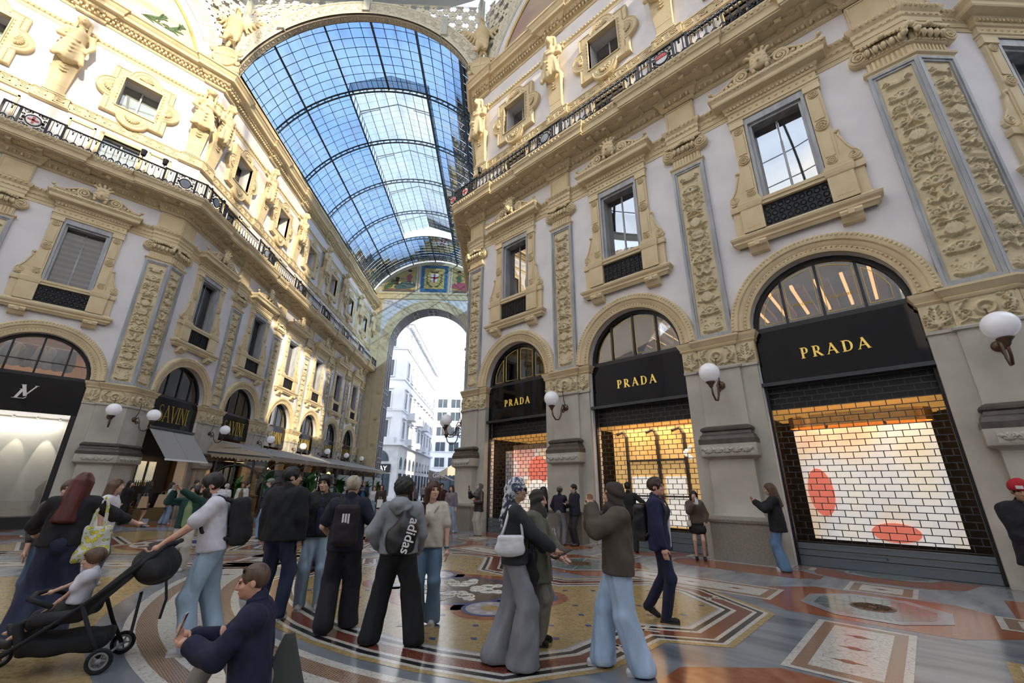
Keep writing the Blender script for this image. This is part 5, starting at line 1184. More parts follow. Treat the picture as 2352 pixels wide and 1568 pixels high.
# lunettes with painted fields over the corner facades
MUR = shopmat('mural_a', [(.34, .30, .20), (.62, .52, .32), (.80, .70, .46), (.70, .66, .52), (.45, .46, .30)], .35, 0, 1.5, (1, 1, 1.6)); MUR2 = shopmat('mural_b', [(.22, .14, .12), (.42, .26, .20), (.38, .28, .26), (.55, .44, .30), (.25, .22, .2)], .4, 0, 2.5, (1, 1, 1.4))
GREEN = mat('mural_green', (.12, .2, .1), .8); GOLDL = mat('gilt_line', (.62, .40, .10), .5)
for f, s, mm, lb in (('D', -1, MUR, 'left'), ('P', 1, MUR2, 'right')):
    c = FACE[f][4][0]+LD/2; loc, rz = fm(f, c, -.15)
    t = thing('painted_lunette', 'arched lunette with painted landscape above the %s cornice' % ('left' if s < 0 else 'right'), 'mural', loc, rz)
    P = [(6.75*cos(pi*i/40), ZA+6.75*sin(pi*i/40)) for i in range(41)]; mb = MB(); mb.prism(P[::-1], .1, .14); mb.build('painted_field', mm, t)
    for nm, prof, m_ in (('gilt_band', [(6.72, .06), (6.84, .02), (6.86, .1)], GOLDL), ('white_band', [(6.84, .05), (6.9, .0), (7.25, .0), (7.27, .1)], WALL), ('dark_band', [(7.25, .1), (7.25, -.05), (7.4, -.05), (7.4, .1)], IRONW), ('filigree_ring', [(7.4, -.02), (8.2, -.02), (8.24, .1)], IVORY)):
        mb = MB(); mb.arc_sweep((0, ZA), .12, pi-.12, 56, prof); mb.build(nm, m_, t)
    for i in range(22):
        a = .2+(pi-.4)*(i+.5)/22; obj('filigree_panel', FP, IVORY, t, (7.48*cos(a), -.025, ZA+7.48*sin(a)), rot=(0, pi/2-a, 0), scale=(1.28, 1, 1))
    if s < 0:
        for i in range(26):
            a = -.2+1.9*(i % 13)/12; L_ = .5+.3*sin(i*2.1); bx, bz = 4.0+.1*i*.6, 24.6+.05*(i % 5); mb = MB(); mb.prism([(bx, bz), (bx+L_*cos(a)+.06, bz+L_*sin(a)), (bx+L_*cos(a)*.9, bz+L_*sin(a)+.08)], .06, .1); mb.build('painted_leaf', GREEN, t)
    ins2 = lambda x, z: (x*x+(z-ZA)**2 > 8.2**2) & (z < ZT)
    me = lattice(-8.0, 8.0, 24.0, ZT, ins2, 'lattice'); obj('pierced_spandrel', me, IVORY, t, (0, .1, 0))
    mb = MB(); mb.box(-8.09, 8.09, .3, .35, 23.6, ZT); struct('wall_lunette_%s' % lb, mb, WALL, 'wall behind the %s painted lunette' % lb, loc=loc, rz=rz)
for nm, pts in (('a', [(-A_, -W_), (-W_, -A_)]), ('b', [(W_, -A_), (A_, -W_)])): plain(pts, H_, ZT, 'wall_lunette_rear_%s' % nm, 'lunette wall behind the camera')
# ring under the dome, dome ribs and glass
rg = thing('dome_ring', 'pale iron ring with wave scrolls at the foot of the dome', 'ring', (0, 0, 0)); tag(rg, kind='structure')
n = 96; RR = 18.35
mb = MB(); mb.sweep([(RR*cos(2*pi*i/n), RR*sin(2*pi*i/n)) for i in range(n)][::-1], [(0, ZT-.05), (.05, ZT), (.0, ZT+.05), (0, ZT+.75), (.12, ZT+.8), (.12, ZT+.95), (0, ZT+1.0), (-1.6, ZT+1.0)], True); mb.build('ring_band', mat('ring_grey', (.40, .42, .42), .6), rg)
oc = [(-W_, A_), (W_, A_), (A_, W_), (A_, -W_), (W_, -A_), (-W_, -A_), (-A_, -W_), (-A_, W_)]
for i in range(120):
    t = 2*pi*(i+.5)/120
    if not (20 < math.degrees(t) < 160): continue
    mb = MB(); mb.tube([(.19*(1-.75*q/18)*cos(4*pi*q/18), 0, .19*(1-.75*q/18)*sin(4*pi*q/18)) for q in range(19)], .028, 4); mb.tube([(.19, 0, 0), (.3, 0, -.16), (.55, 0, -.2), (.76, 0, -.1)], .028, 4); mb.build('wave_scroll', IVORY, rg, loc=((RR-.03)*cos(t), (RR-.03)*sin(t), ZT+.4), rz=t-pi/2)
dome = thing('glass_dome', 'iron and glass dome over the crossing', 'dome', (0, 0, 0)); tag(dome, kind='structure')
DR = 18.5; ZD = ZT+1.0
for i in range(16):
    t = 2*pi*(i+.5)/16; mb = MB(); P = [(DR*cos(q)*cos(t), DR*cos(q)*sin(t), ZD+.92*DR*sin(q)) for q in [pi/2*.94*k/12 for k in range(13)]]; mb.tube(P, .16, 4); mb.build('dome_rib', IRONV, dome)
for k in range(1, 9):
    q = pi/2*.94*k/8.5; mb = MB(); mb.tube([(DR*cos(q)*cos(2*pi*i/32), DR*cos(q)*sin(2*pi*i/32), ZD+.92*DR*sin(q)) for i in range(33)], .07, 4, False); mb.build('dome_hoop', IRONV, dome)
gm = MB(); n = 32; V = [(DR*cos(q)*cos(2*pi*i/n), DR*cos(q)*sin(2*pi*i/n), ZD+.92*DR*sin(q)) for q in [pi/2*k/10 for k in range(11)] for i in range(n)]
gm.add(V, [(k*n+i, k*n+(i+1) % n, k*n+n+(i+1) % n, k*n+n+i) for k in range(10) for i in range(n)]); gm.build('dome_glass', DGLASS, dome, kind='stuff')
for nm, (ax, d0, d1) in (('left', (0, -A_, -34)), ('right', (0, A_, 45)), ('behind', (1, -A_, -46))):
    gm = MB(); V = []
    for y in (d0, d1):
        for i in range(25): th = -TH+2*TH*i/24; p = (RG*sin(th), y, ZC+RG*cos(th)); V.append(p if ax else (p[1], p[0], p[2]))
    gm.add(V, [(i, i+1, i+26, i+25) for i in range(24)])
    for s in (-1, 1): q = [(s*W_, d0, H_-.1), (s*W_, d1, H_-.1), (s*RG*sin(TH), d1, ZC+RG*cos(TH)), (s*RG*sin(TH), d0, ZC+RG*cos(TH))]; gm.add(q if ax else [(b, a, c) for a, b, c in q], [(0, 1, 2, 3)])
    struct('ceiling_vault_%s' % nm, gm, DGLASS, 'glass vault of the arm out of view, %s' % nm)
# ------------------------------------------------------------------ eagles on shields
def eagle(h=.032):
    S = SDF((-2.2, -.8, -.3), (2.2, .7, 4.2), h)
    S.cone((0, -.1, 1.5), (0, -.2, 2.35), .36, .42, .15); S.cone((0, -.22, 2.4), (.04, -.3, 3.0), .26, .15, .12); S.ell((.03, -.36, 3.18), (.16, .22, .16), .08); S.cone((.03, -.5, 3.2), (.03, -.66, 3.1), .07, .03, .03); S.cone((.03, -.62, 3.12), (.03, -.66, 3.0), .035, .02, .02)
    for s in (-1, 1):
        S.cone((s*.2, -.2, 1.55), (s*.26, -.3, 1.0), .22, .11, .08); S.cone((s*.26, -.3, 1.0), (s*.26, -.35, .75), .09, .07, .04)
        for q in (-1, 0, 1): S.cone((s*.26, -.38, .75), (s*.26+.13*q, -.55, .62), .055, .035, .03)
        # wing: arm and long feathers
        S.cone((s*.3, 0, 2.4), (s*.95, .05, 2.95), .2, .17, .1); S.cone((s*.95, .05, 2.95), (s*1.5, .05, 3.35), .17, .1, .08)
        for i in range(14):
            t = i/13; bx, bz = .45+1.05*t, 2.45+.9*t; L_ = .6+.45*t; a = -1.2+1.75*t
            S.cone((s*bx, .06+.02*(i % 2), bz), (s*(bx+L_*cos(a)), .08+.03*(i % 2), bz+L_*sin(a)), .06, .045, .008)
        for i in range(6): t = i/5; bx, bz = .45+.8*t, 2.45+.7*t; a = -1.2+1.4*t; S.cone((s*bx, -.05, bz), (s*(bx+.4*cos(a)), -.02, bz+.4*sin(a)), .1, .07, .02)
        S.cone((s*.05, .05, 1.3), (s*.2, .05, .75), .12, .09, .04)
    S.wob(.012, 9, 9, 22); return S.mesh('eagle_body')
EAG = eagle(); shd = MB(); shd.add([], [])
def shield():
    mb = MB(); mb.lathe([(.62, -.1), (.62, .08), (.56, .12), (.54, .08), (.001, .1)], (0, 0, 0), 26, 'y'); mb.v[-1][:, 2] *= 1.12
    mb.tube([(-.5, -.1, .0), (.5, -.1, 0)], .012, 4); mb.tube([(0, -.1, -.55), (0, -.1, .55)], .012, 4)
    for s in (-1, 1):
        for z in (-.35, .35): mb.tube([(s*(.68+.12*(1-.7*i/12)*cos(3.4*pi*i/12)), -.03, z+.14*(1-.7*i/12)*sin(3.4*pi*i/12)) for i in range(13)], .05, 5)
    mb.box(-.75, .75, 0, .4, -.9, -.5); mb.box(-.5, .5, .05, .35, -.6, .7); return mb.mesh('shield', True)
SHD = shield()
for s, nm in ((-1, 'left'), (1, 'right')):
    o = FOLDL if s < 0 else FOLDR; m_ = Vector((-s*.28, -.96)); p = (o[0]+m_.x*.42-(-s)*.3, o[1]+m_.y*.42)
    t = thing('stone_eagle', 'cream stone eagle with spread wings on a round shield, %s of the vault' % nm, 'statue', (*p, 23.66), math.atan2(m_.y, m_.x)+pi/2, group='stone eagles on the cornice')
    obj('shield', SHD, CREAM, t, (0, -.1, 1.0)); obj('eagle_body', EAG, CREAM, t, (0, .1, 1.35))
# ------------------------------------------------------------------ end wall of the arm with its open arch
RE, ZE2, DEP = 5.05, 18.0, 2.5
mb = MB(); n = 32; Y = 0
for s in (-1, 1): mb.add([(s*7.3, 0, 0), (s*RE, 0, 0), (s*RE, 0, ZE2), (s*7.3, 0, ZE2)], [(0, 1, 2, 3)])
V = [(-RE*cos(pi*i/n), 0, ZE2+RE*sin(pi*i/n)) for i in range(n+1)]+[(-7.3+14.6*i/n, 0, 24.4) for i in range(n+1)]
mb.add(V, [(i, i+1, n+2+i, n+1+i) for i in range(n)]); mb.add([(-7.3, 0, ZE2), (-RE, 0, ZE2), (-7.3, 0, 24.4)], [(0, 1, 2)]); mb.add([(7.3, 0, ZE2), (RE, 0, ZE2), (7.3, 0, 24.4)], [(0, 2, 1)])
V = [(RG*sin(t)*.99, 0, ZC+RG*.99*cos(t)) for t in [-TH*1.05+2*TH*1.05*i/n for i in range(n+1)]]; mb.add(V+[(7.3, 0, 24.3), (-7.3, 0, 24.3)], [tuple(range(n+3))])
ew = struct('wall_end', mb, WALL, 'white end wall of the arm pierced by a tall open arch', loc=(0, YEND, 0))
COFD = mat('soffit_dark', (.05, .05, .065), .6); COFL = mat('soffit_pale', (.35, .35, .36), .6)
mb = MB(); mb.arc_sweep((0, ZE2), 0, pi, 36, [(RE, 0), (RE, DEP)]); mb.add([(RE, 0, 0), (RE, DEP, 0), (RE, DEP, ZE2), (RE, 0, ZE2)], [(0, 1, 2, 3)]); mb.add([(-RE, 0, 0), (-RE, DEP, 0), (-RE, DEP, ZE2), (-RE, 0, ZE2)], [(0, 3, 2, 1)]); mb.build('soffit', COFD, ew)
mb = MB(); mb.arc_sweep((0, ZE2), 0, pi, 36, [(RE-.02, -.06), (RE+.1, -.1), (RE+.2, -.06), (RE+.9, -.06), (RE+.95, -.12), (RE+1.15, -.1), (RE+1.17, .02)])
for s in (-1, 1): mb.box(s*RE-.0, s*(RE+1.15), -.08, .02, 0, ZE2); mb.box(s*(RE+1.2), s*7.2, -.04, .02, 0, 24.3)
mb.build('archivolt', CREAM, ew); k = 0
RM = ros(.22)
for i in range(9): t = pi*(i+.5)/9; obj('rosette', RM, CREAM, ew, ((RE+.55)*cos(t), -.06, ZE2+(RE+.55)*sin(t)))
for s in (-1, 1):
    for z in (3, 6, 9, 12, 15, 17.6): obj('rosette', RM, CREAM, ew, (s*(RE+.55), -.08, z))
for i in range(24):     # pale frames in the soffit
    t = pi*(i+.5)/24
    for y0, y1 in ((.25, 1.15), (1.35, 2.25)):
        mb = MB(); w = .3
        for a, b, c, d in ((-w, w, y0, y0+.06), (-w, w, y1-.06, y1), (-w, -w+.06, y0, y1), (w-.06, w, y0, y1)): mb.box(a, b, c, d, -.05, 0)
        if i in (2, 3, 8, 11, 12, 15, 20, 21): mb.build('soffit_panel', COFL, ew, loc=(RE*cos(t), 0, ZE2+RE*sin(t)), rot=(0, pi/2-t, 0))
for z0, z1 in ((.8, 4.2), (4.6, 6.0), (6.4, 10.5), (10.9, 12.2), (12.6, 17.2)):
    mb = MB()
    for a, b, c, d in ((.25, 2.25, z0, z0+.08), (.25, 2.25, z1-.08, z1), (.25, .33, z0, z1), (2.17, 2.25, z0, z1), (1.2, 1.28, z0, z1)): mb.box(-RE, -RE+.05, a, b, c, d)
    mb.build('jamb_panel', COFL, ew)
for a, b, c, d, o_ in ((-7.3, 7.3, 24.3, 24.5, .12), (-7.3, 7.3, 24.5, 25.0, .06), (-7.3, 7.3, 25.0, 25.25, .14)): mb = MB(); mb.box(a, b, -o_, .02, c, d); mb.build('string_course', CREAM, ew)
for x in (-2.25, -1.95, 1.95, 2.25): mb = MB(); mb.box(x-.1, x+.1, -.12, .02, 25.2, ZC+sqrt(RG*RG-x*x)-.45); mb.build('upright', CREAM, ew)
mb = MB(); mb.arc_sweep((0, ZC), pi/2-TH, pi/2+TH, 40, [(RG-.55, .02), (RG-.55, -.1), (RG-.1, -.12), (RG-.1, .02)]); mb.build('vault_band', CREAM, ew)
# three mosaic panels: a coat of arms between two seated figures
BLUEM = mat('mosaic_blue', (.05, .15, .27), .6); GOLDM = mat('mosaic_gold', (.62, .46, .14), .55, col2=(.52, .37, .1), scale=14); REDM = mat('mosaic_red', (.5, .06, .05), .6); GRNM = mat('mosaic_green', (.09, .11, .05), .6); WHM = mat('mosaic_white', (.72, .70, .66), .6)
t = thing('coat_of_arms_mosaic', 'gold mosaic coat of arms with red cross, crown and laurel in a blue border', 'mosaic', (0, YEND-.05, 0))
mb = MB(); mb.box(-1.72, 1.72, -.03, .0, 25.4, 29.15); mb.build('border', BLUEM, t); mb = MB(); mb.box(-1.3, 1.3, -.05, .0, 25.8, 28.8); mb.build('field', GOLDM, t); mb = MB(); mb.prism([(-.5, 28.0), (-.5, 27.2), (-.3, 26.8), (0, 26.6), (.3, 26.8), (.5, 27.2), (.5, 28.0)], -.07, 0); mb.build('shield', WHM, t)
mb = MB(); mb.box(-.1, .1, -.09, 0, 26.65, 28.0); mb.box(-.5, .5, -.09, 0, 27.3, 27.52); mb.build('cross', REDM, t)
mb = MB(); mb.box(-.42, .42, -.08, 0, 28.12, 28.25)
for i in range(5): x = -.44+.22*i; mb.prism([(x-.07, 28.2), (x+.07, 28.2), (x+.02, 28.5), (x-.02, 28.5)], -.08, 0)
mb.build('crown', BRASS, t)
for s in (-1, 1):
    mb = MB(); mb.tube([(s*.15, -.07, 26.1), (s*.6, -.07, 26.3), (s*.9, -.07, 26.9), (s*.95, -.07, 27.8)], .03, 4)
    for i in range(16):
        q = i/15; x = .2+.75*min(1, q*1.6); z = 26.1+1.7*q*q+.1*q; mb.sphere((s*(x+.09*(-1)**i), -.07, z), (.11, .02, .07), 6, 4)
    mb.build('laurel_branch', GRNM, t)
SKINM = mat('mosaic_skin', (.6, .38, .24), .6); HAIRM = mat('mosaic_hair', (.1, .05, .03), .7); TEALM = mat('mosaic_teal', (.09, .13, .12), .6); ROSEM = mat('mosaic_rose', (.45, .1, .12), .6); EARTH = mat('mosaic_earth', (.24, .14, .09), .7); LEAF0 = mat('mosaic_leaf', (.1, .16, .06), .7)
def disc(cx, cz, rx, rz_, y=-.06, rot=0.):
    return [(cx+rx*cos(q)*cos(rot)-rz_*sin(q)*sin(rot), cz+rx*cos(q)*sin(rot)+rz_*sin(q)*cos(rot)) for q in [2*pi*i/16 for i in range(16)]]
for s, nm in ((-1, 'left'), (1, 'right')):
    t = thing('figure_mosaic', 'gold mosaic of a seated robed figure %s of the coat of arms' % nm, 'mosaic', (0, YEND-.05, 0))
    P = [(s*2.45, 25.4), (s*6.6, 25.4)]+[(s*x, min(ZC+sqrt((RG-.6)**2-x*x), 29)) for x in (6.6, 6.0, 5.4, 4.8, 4.2, 3.6, 3.0, 2.45)]; mb = MB(); mb.prism(P if s < 0 else P[::-1], -.03, 0); mb.build('field', GOLDM, t)
    col = (ROSEM, TEALM) if s < 0 else (LEAF0, ROSEM)
    for nm2, m_, ps in (('ground', EARTH, [[(s*2.45, 25.4), (s*6.5, 25.4), (s*6.3, 25.75), (s*2.45, 25.65)]]), ('robe', col[1], [disc(s*3.4, 26.3, 1.1, .5), disc(s*4.2, 26.0, .9, .35)]), ('bodice', col[0], [disc(s*3.2, 27.3, .38, .5)]), ('face', SKINM, [disc(s*3.25, 28.1, .2, .26), disc(s*4.0, 27.3, .5, .1, rot=.15*s), disc(s*2.85, 26.9, .12, .4)]), ('hair', HAIRM, [disc(s*3.22, 28.35, .26, .16)]), ('tablet', HAIRM, [[(s*4.6, 26.3), (s*5.05, 26.3), (s*5.0, 27.4), (s*4.55, 27.4)]]), ('foliage', LEAF0, [disc(s*5.7, 26.2, .4, .35), disc(s*5.3, 26.7, .3, .4), disc(s*6.1, 25.9, .3, .3)])):
        mb = MB()
        for q, pp in enumerate(ps): mb.prism(pp, -.06-.005*q-(.02 if nm2 in ('face', 'hair', 'bodice') else 0), 0)
        mb.build(nm2, m_, t)
# ------------------------------------------------------------------ street beyond the arch
BW = mat('pale_render', (.78, .80, .84), .8, col2=(.70, .72, .77), scale=.4); BST = mat('pale_ashlar', (.62, .63, .65), .8, col2=(.52, .53, .55), scale=1.2); WGL = mat('far_glass', (.05, .07, .09), .1, spec=.6); BTR = mat('pale_trim', (.68, .70, .74), .8)
def bldg(lb, x0, x1, y0, y1, H): t = thing('building', lb, 'building', ((x0+x1)/2, (y0+y1)/2, 0)); t['o'] = 0; return t
def bwin(t, m, face, a, z0, z1, w, pos, arch=False, hood=True):
    """window on a front (y const) or side (x const) face; a = centre along the face"""
    f = thing('window', None, None, parent=t); f.name = 'window'
    def bx(nm, u0, u1, d0, d1, c0, c1, mm):
        mb = MB()
        if face == 'y': mb.box(u0, u1, pos-d1, pos-d0, c0, c1)
        else: mb.box(pos+d0, pos+d1, u0, u1, c0, c1)
        o = mb.build(nm, mm, f, loc=(-t.location.x, -t.location.y, 0))
    bx('pane', a-w/2, a+w/2, .0, .03, z0, z1, WGL); bx('casing', a-w/2-.18, a-w/2, .0, .1, z0-.1, z1+.18, BTR); bx('casing', a+w/2, a+w/2+.18, .0, .1, z0-.1, z1+.18, BTR); bx('casing', a-w/2, a+w/2, .0, .1, z1, z1+.18, BTR); bx('mullion', a-.04, a+.04, .02, .07, z0, z1, BTR); bx('sill', a-w/2-.3, a+w/2+.3, 0, .25, z0-.22, z0-.08, BTR)
    if hood: bx('hood', a-w/2-.35, a+w/2+.35, 0, .35, z1+.35, z1+.55, BTR)
t = bldg('white corner building with balconies seen through the arch', -22, -5.4, 62, 92, 25.5); ox, oy = -t.location.x, -t.location.y
def part(nm, x0, x1, y0, y1, z0, z1, m): mb = MB(); mb.box(x0, x1, y0, y1, z0, z1); return mb.build(nm, m, t, loc=(ox, oy, 0))
part('wall', -22, -5.4, 62, 92, 0, 25.3, BW); part('base_storey', -22.1, -5.3, 61.9, 92.1, 0, 7.1, BST)
for z, d in ((7.1, .5), (12.0, .15), (16.6, .15), (21.4, .15)): part('string_course', -22, -5.4+d, 62-d, 92.3, z, z+.3, BTR)
part('cornice', -22.5, -4.5, 61.1, 93, 25.3, 25.7, BTR)
for i in range(40): part('bracket', -5.3, -4.6, 61.6+.8*i-.15, 61.6+.8*i+.15, 24.8, 25.3, BTR)
for z in (8.2, 12.5, 17.3, 21.9):
    for x in (-7.9, -11.5): bwin(t, None, 'y', x, z, z+2.4, 1.5, 62, hood=z < 16)
    for i in range(9): bwin(t, None, 'x', 64+3.2*i, z, z+2.4, 1.3, -5.4, hood=z < 16)
for i in (1, 3, 5): part('balcony', -5.4, -4.2, 62.7+3.2*i, 65.3+3.2*i, 11.2, 12.3, BTR); part('balcony', -5.4, -4.4, 62.7+3.2*i, 65.3+3.2*i, 7.4, 8.3, BTR)
part('balustrade', -22, -6.0, 61.5, 61.8, 7.4, 8.2, BTR)
mb = MB(); mb.prism([(-7.8+1.25*cos(q*pi/12), 4.9+1.5*sin(q*pi/12)) for q in range(13)], 61.8, 61.95); mb.build('arch_window', WGL, t, loc=(ox, oy, 0))
obj('lettering', text_mesh('K', .7, .03), mat('white_sign', (.9, .9, .9), .5, emit=(1, 1, 1), es=1.2), t, (-7.9+ox, 61.75+oy, 5.2), rot=(pi/2, 0, 0)); part('shop_board', -10, -6.2, 61.7, 61.9, 3.4, 4.5, BLACKF); obj('lettering', text_mesh('KWAY', .85, .03), MATS['white_sign'], t, (-7.9+ox, 61.68+oy, 3.65), rot=(pi/2, 0, 0)); part('shop_window', -9.8, -6.2, 61.8, 61.95, .3, 3.2, WGL)
for i in range(9):
    y = 64+3.2*i; mb = MB(); P = [(y+.75*cos(q*pi/10), 4.7+.9*sin(q*pi/10)) for q in range(11)]; V = [(-5.25, a, b) for a, b in P]+[(-5.25, y-.75, 3.9), (-5.25, y+.75, 3.9)]; mb.add(V, [tuple(range(11))+(11, 12)]); mb.build('arch_window', WGL, t, loc=(ox, oy, 0)); part('shop_window', -5.3, -5.2, y-.9, y+.9, .2, 3.3, WGL)
t = bldg('modern white office block closing the street', -14, 12, 110, 120, 25); ox, oy = -t.location.x, -t.location.y
part('wall', -14, 14, 110, 120, 0, 24, mat('white_cladding', (.80, .82, .86), .6)); part('ground_floor', -14, 14, 109.8, 110, 0, 5, WGL)
for z in (6.2, 10, 13.8, 17.6, 21.0):
    for i in range(8): bwin(t, None, 'y', -12.6+3.4*i, z, z+2.2, 2.4, 110, hood=False)
t = bldg('plain pale building on the right of the far street', 9, 20, 60, 100, 22); ox, oy = -t.location.x, -t.location.y; part('wall', 6.5, 20, 58, 108, 0, 22, BW)
for i in range(7): bwin(t, None, 'x', 62+4*i, 8, 10.4, 1.4, 6.44-.0)
t = thing('street_awning', 'brown café awning in the street beyond the arch', 'awning', (-1.2, 78, 0)); AWB = mat('brown_awning', (.16, .13, .12), .8)
mb = MB(); mb.prism([(-1.5, 2.7), (2.3, 2.6), (-1.5, 4.2)], -4, 4); mb.build('canvas', AWB, t); obj('lettering', text_mesh('Gino', .9, .02), SILVER, t, (0.1, -4.05, 3.0), rot=(pi/2, 0, 0))
t = thing('street_awning', 'pale scalloped awning beside the narrow corner pier', 'awning', (3.8, 62, 0)); CANV = mat('cream_canvas', (.40, .35, .27), .85); mb = MB(); mb.prism([(-2.6, 3.3), (3.3, 3.3), (3.3, 4.2), (-1.0, 4.2)], -5, 3); mb.build('canvas', CANV, t)
mb = MB()
for i in range(12): mb.prism([(-2.6+.49*i, 3.3), (-2.6+.49*i, 3.0), (-2.36+.49*i, 2.85), (-2.11+.49*i, 3.0), (-2.11+.49*i, 3.3)], -5.05, -5)
mb.build('scallop', CANV, t)
for tt in (-2.4, 2.4):
    mb = MB(); mb.box(tt-.05, tt+.05, -4.5, -4.4, 0, 3.4); mb.build('post', BLACKF, t)
t = bpy.data.objects['street_awning']
for tt in (-1.3, 2.1): mb = MB(); mb.box(tt-.05, tt+.05, -3.5, -3.4, 0, 2.7); mb.build('post', BLACKF, t)
mb = MB(); mb.box(-30, 30, YEND, 125, -.1, -.005); struct('floor_street', mb, mat('street_paving', (.35, .34, .33), .5), 'grey street paving beyond the arch')
# ------------------------------------------------------------------ inlaid floor
def tess(name, c1, c2, scale, rough=.2, crack=None, cs=1., br=None):
    m = bpy.data.materials.new(name); m.use_nodes = True; nt = m.node_tree; N = nt.nodes.new; Lk = nt.links.new; b = nt.nodes['Principled BSDF']
    b.inputs['Roughness'].default_value = rough; b.inputs['Specular IOR Level'].default_value = .55
    tc = N('ShaderNodeTexCoord'); v = N('ShaderNodeTexVoronoi'); v.inputs['Scale'].default_value = scale; Lk(tc.outputs['Object'], v.inputs['Vector'])
    if br:
        v = N('ShaderNodeTexBrick'); v.inputs['Scale'].default_value = br; v.inputs['Color1'].default_value = (0,)*3+(1,); v.inputs['Color2'].default_value = (.35,)*3+(1,); v.inputs['Mortar'].default_value = (1, 1, 1, 1); v.inputs['Mortar Size'].default_value = .09; Lk(tc.outputs['Object'], v.inputs['Vector'])
    rp = N('ShaderNodeValToRGB'); rp.color_ramp.elements[0].color = (*c1, 1); rp.color_ramp.elements[1].color = (*c2, 1)
    sp = N('ShaderNodeSeparateColor'); Lk(v.outputs['Color'], sp.inputs[0]); Lk(sp.outputs[0], rp.inputs[0]); last = rp.outputs[0]
    if crack:
        n = N('ShaderNodeTexVoronoi'); n.feature = 'DISTANCE_TO_EDGE'; n.inputs['Scale'].default_value = cs; nz = N('ShaderNodeTexNoise'); nz.inputs['Scale'].default_value = 6; ad = N('ShaderNodeMixRGB'); ad.blend_type = 'ADD'; ad.inputs[0].default_value = .25
        Lk(tc.outputs['Object'], ad.inputs[1]); Lk(nz.outputs['Color'], ad.inputs[2]); Lk(tc.outputs['Object'], nz.inputs[0]); Lk(ad.outputs[0], n.inputs['Vector'])
        r2 = N('ShaderNodeValToRGB'); r2.color_ramp.elements[0].position = .0; r2.color_ramp.elements[1].position = .03; Lk(n.outputs['Distance'], r2.inputs[0])
        mx = N('ShaderNodeMixRGB'); mx.inputs[1].default_value = (*crack, 1); Lk(r2.outputs[0], mx.inputs[0]); Lk(last, mx.inputs[2]); last = mx.outputs[0]
    Lk(last, b.inputs['Base Color']); return m
def veined():
    m = mat('floor_marble', (0.225, 0.247, 0.277), .17, col2=(0.090, 0.105, 0.128), scale=1.1, detail=8, lo=.38, hi=.68, stretch=(.5, 2.4, 1), spec=.55); return m
MARB = veined(); MARB2 = mat('floor_marble_pale', (0.331, 0.346, 0.360), .17, col2=(0.187, 0.202, 0.223), scale=1.4, detail=8, lo=.35, hi=.7, stretch=(2.2, .6, 1), spec=.55)
RED = mat('floor_red_marble', (0.240, 0.068, 0.032), .16, col2=(0.320, 0.136, 0.072), scale=7, detail=6, lo=.35, hi=.7, spec=.55)
YEL = tess('floor_gold_mosaic', (0.288, 0.194, 0.072), (0.403, 0.302, 0.144), 34); WHT = tess('floor_white_mosaic', (0.484, 0.468, 0.421), (0.577, 0.562, 0.515), 40, crack=(.28, .26, .23), cs=9); BRN = tess('floor_brown_mosaic', (.07, .03, .018), (.30, .20, .14), 1, br=12)
BLK = mat('floor_black_mosaic', (.02, .02, .024), .2); MAR = tess('floor_maroon_mosaic', (.13, .035, .022), (.19, .06, .038), 60); BLU = mat('floor_blue_mosaic', (.04, .07, .22), .2); GRN = mat('floor_glass_block', (.10, .14, .13), .12, col2=(.16, .20, .19), scale=3); LIL = mat('floor_grey_mosaic', (.33, .33, .37), .2)
fb = MB(); fb.box(-46, 46, -46, YEND+.3, -.1, 0.); FLOOR = struct('floor', fb, MARB, 'polished inlaid marble and mosaic floor of the crossing')
def piece(fr, nm, poly, m, lev, holes=None):
    mb = MB(); mb.add([(x, y, lev*.0011) for x, y in ccw(poly)], [tuple(range(len(poly)))]); return mb.build(nm, m, FLOOR if fr is None else fr)
def ccw(P): return P if sum(a[0]*b[1]-b[0]*a[1] for a, b in zip(P, P[1:]+P[:1])) > 0 else P[::-1]
def offset(P, d):
    P = np.array(ccw(P), float); e = np.roll(P, -1, 0)-P; e /= np.linalg.norm(e, axis=1)[:, None]; nr = np.stack([e[:, 1], -e[:, 0]], 1)
    o = []
    for i in range(len(P)): a, b = nr[i-1], nr[i]; m = a+b; m = m/(m @ m)*2; o.append(tuple(P[i]+m*d))
    return o
def band(fr, nm, P, d0, d1, m, lev):
    A, B = offset(P, d0), offset(P, d1); n = len(A); mb = MB(); z = lev*.0011
    mb.add([(x, y, z) for x, y in A+B], [(i, (i+1) % n, n+(i+1) % n, n+i) for i in range(n)]); return mb.build(nm, m, fr)
def annulus(fr, nm, c, r0, r1, a0, a1, m, lev, n=40):
    mb = MB(); z = lev*.0011; V = [(c[0]+r*cos(a0+(a1-a0)*i/n), c[1]+r*sin(a0+(a1-a0)*i/n), z) for i in range(n+1) for r in (r0, r1)]
    mb.add(V, [(2*i, 2*i+1, 2*i+3, 2*i+2) for i in range(n)]); return mb.build(nm, m, fr)
def rect(a, b, c, d): return [(a, c), (b, c), (b, d), (a, d)]
def octa(cx, cy, hx, hy, ch): return [(cx+sx*a, cy+sy*b) for sx, sy, a, b in ((1, -1, hx, hy-ch), (1, 1, hx, hy-ch), (1, 1, hx-ch, hy), (-1, 1, hx-ch, hy), (-1, 1, hx, hy-ch), (-1, -1, hx, hy-ch), (-1, -1, hx-ch, hy), (1, -1, hx-ch, hy))]
def motif(cx, cy, s, along): 
    L_ = s; P = [(-L_, 0), (-L_*.42, L_*.12), (-L_*.3, L_*.3), (L_*.12, L_*.34), (L_*.4, L_*.12), (L_, 0), (L_*.42, -L_*.12), (L_*.3, -L_*.3), (-L_*.12, -L_*.34), (-L_*.4, -L_*.12)]
    return [(cx+(x if along else -y), cy+(y if along else x)) for x, y in P]
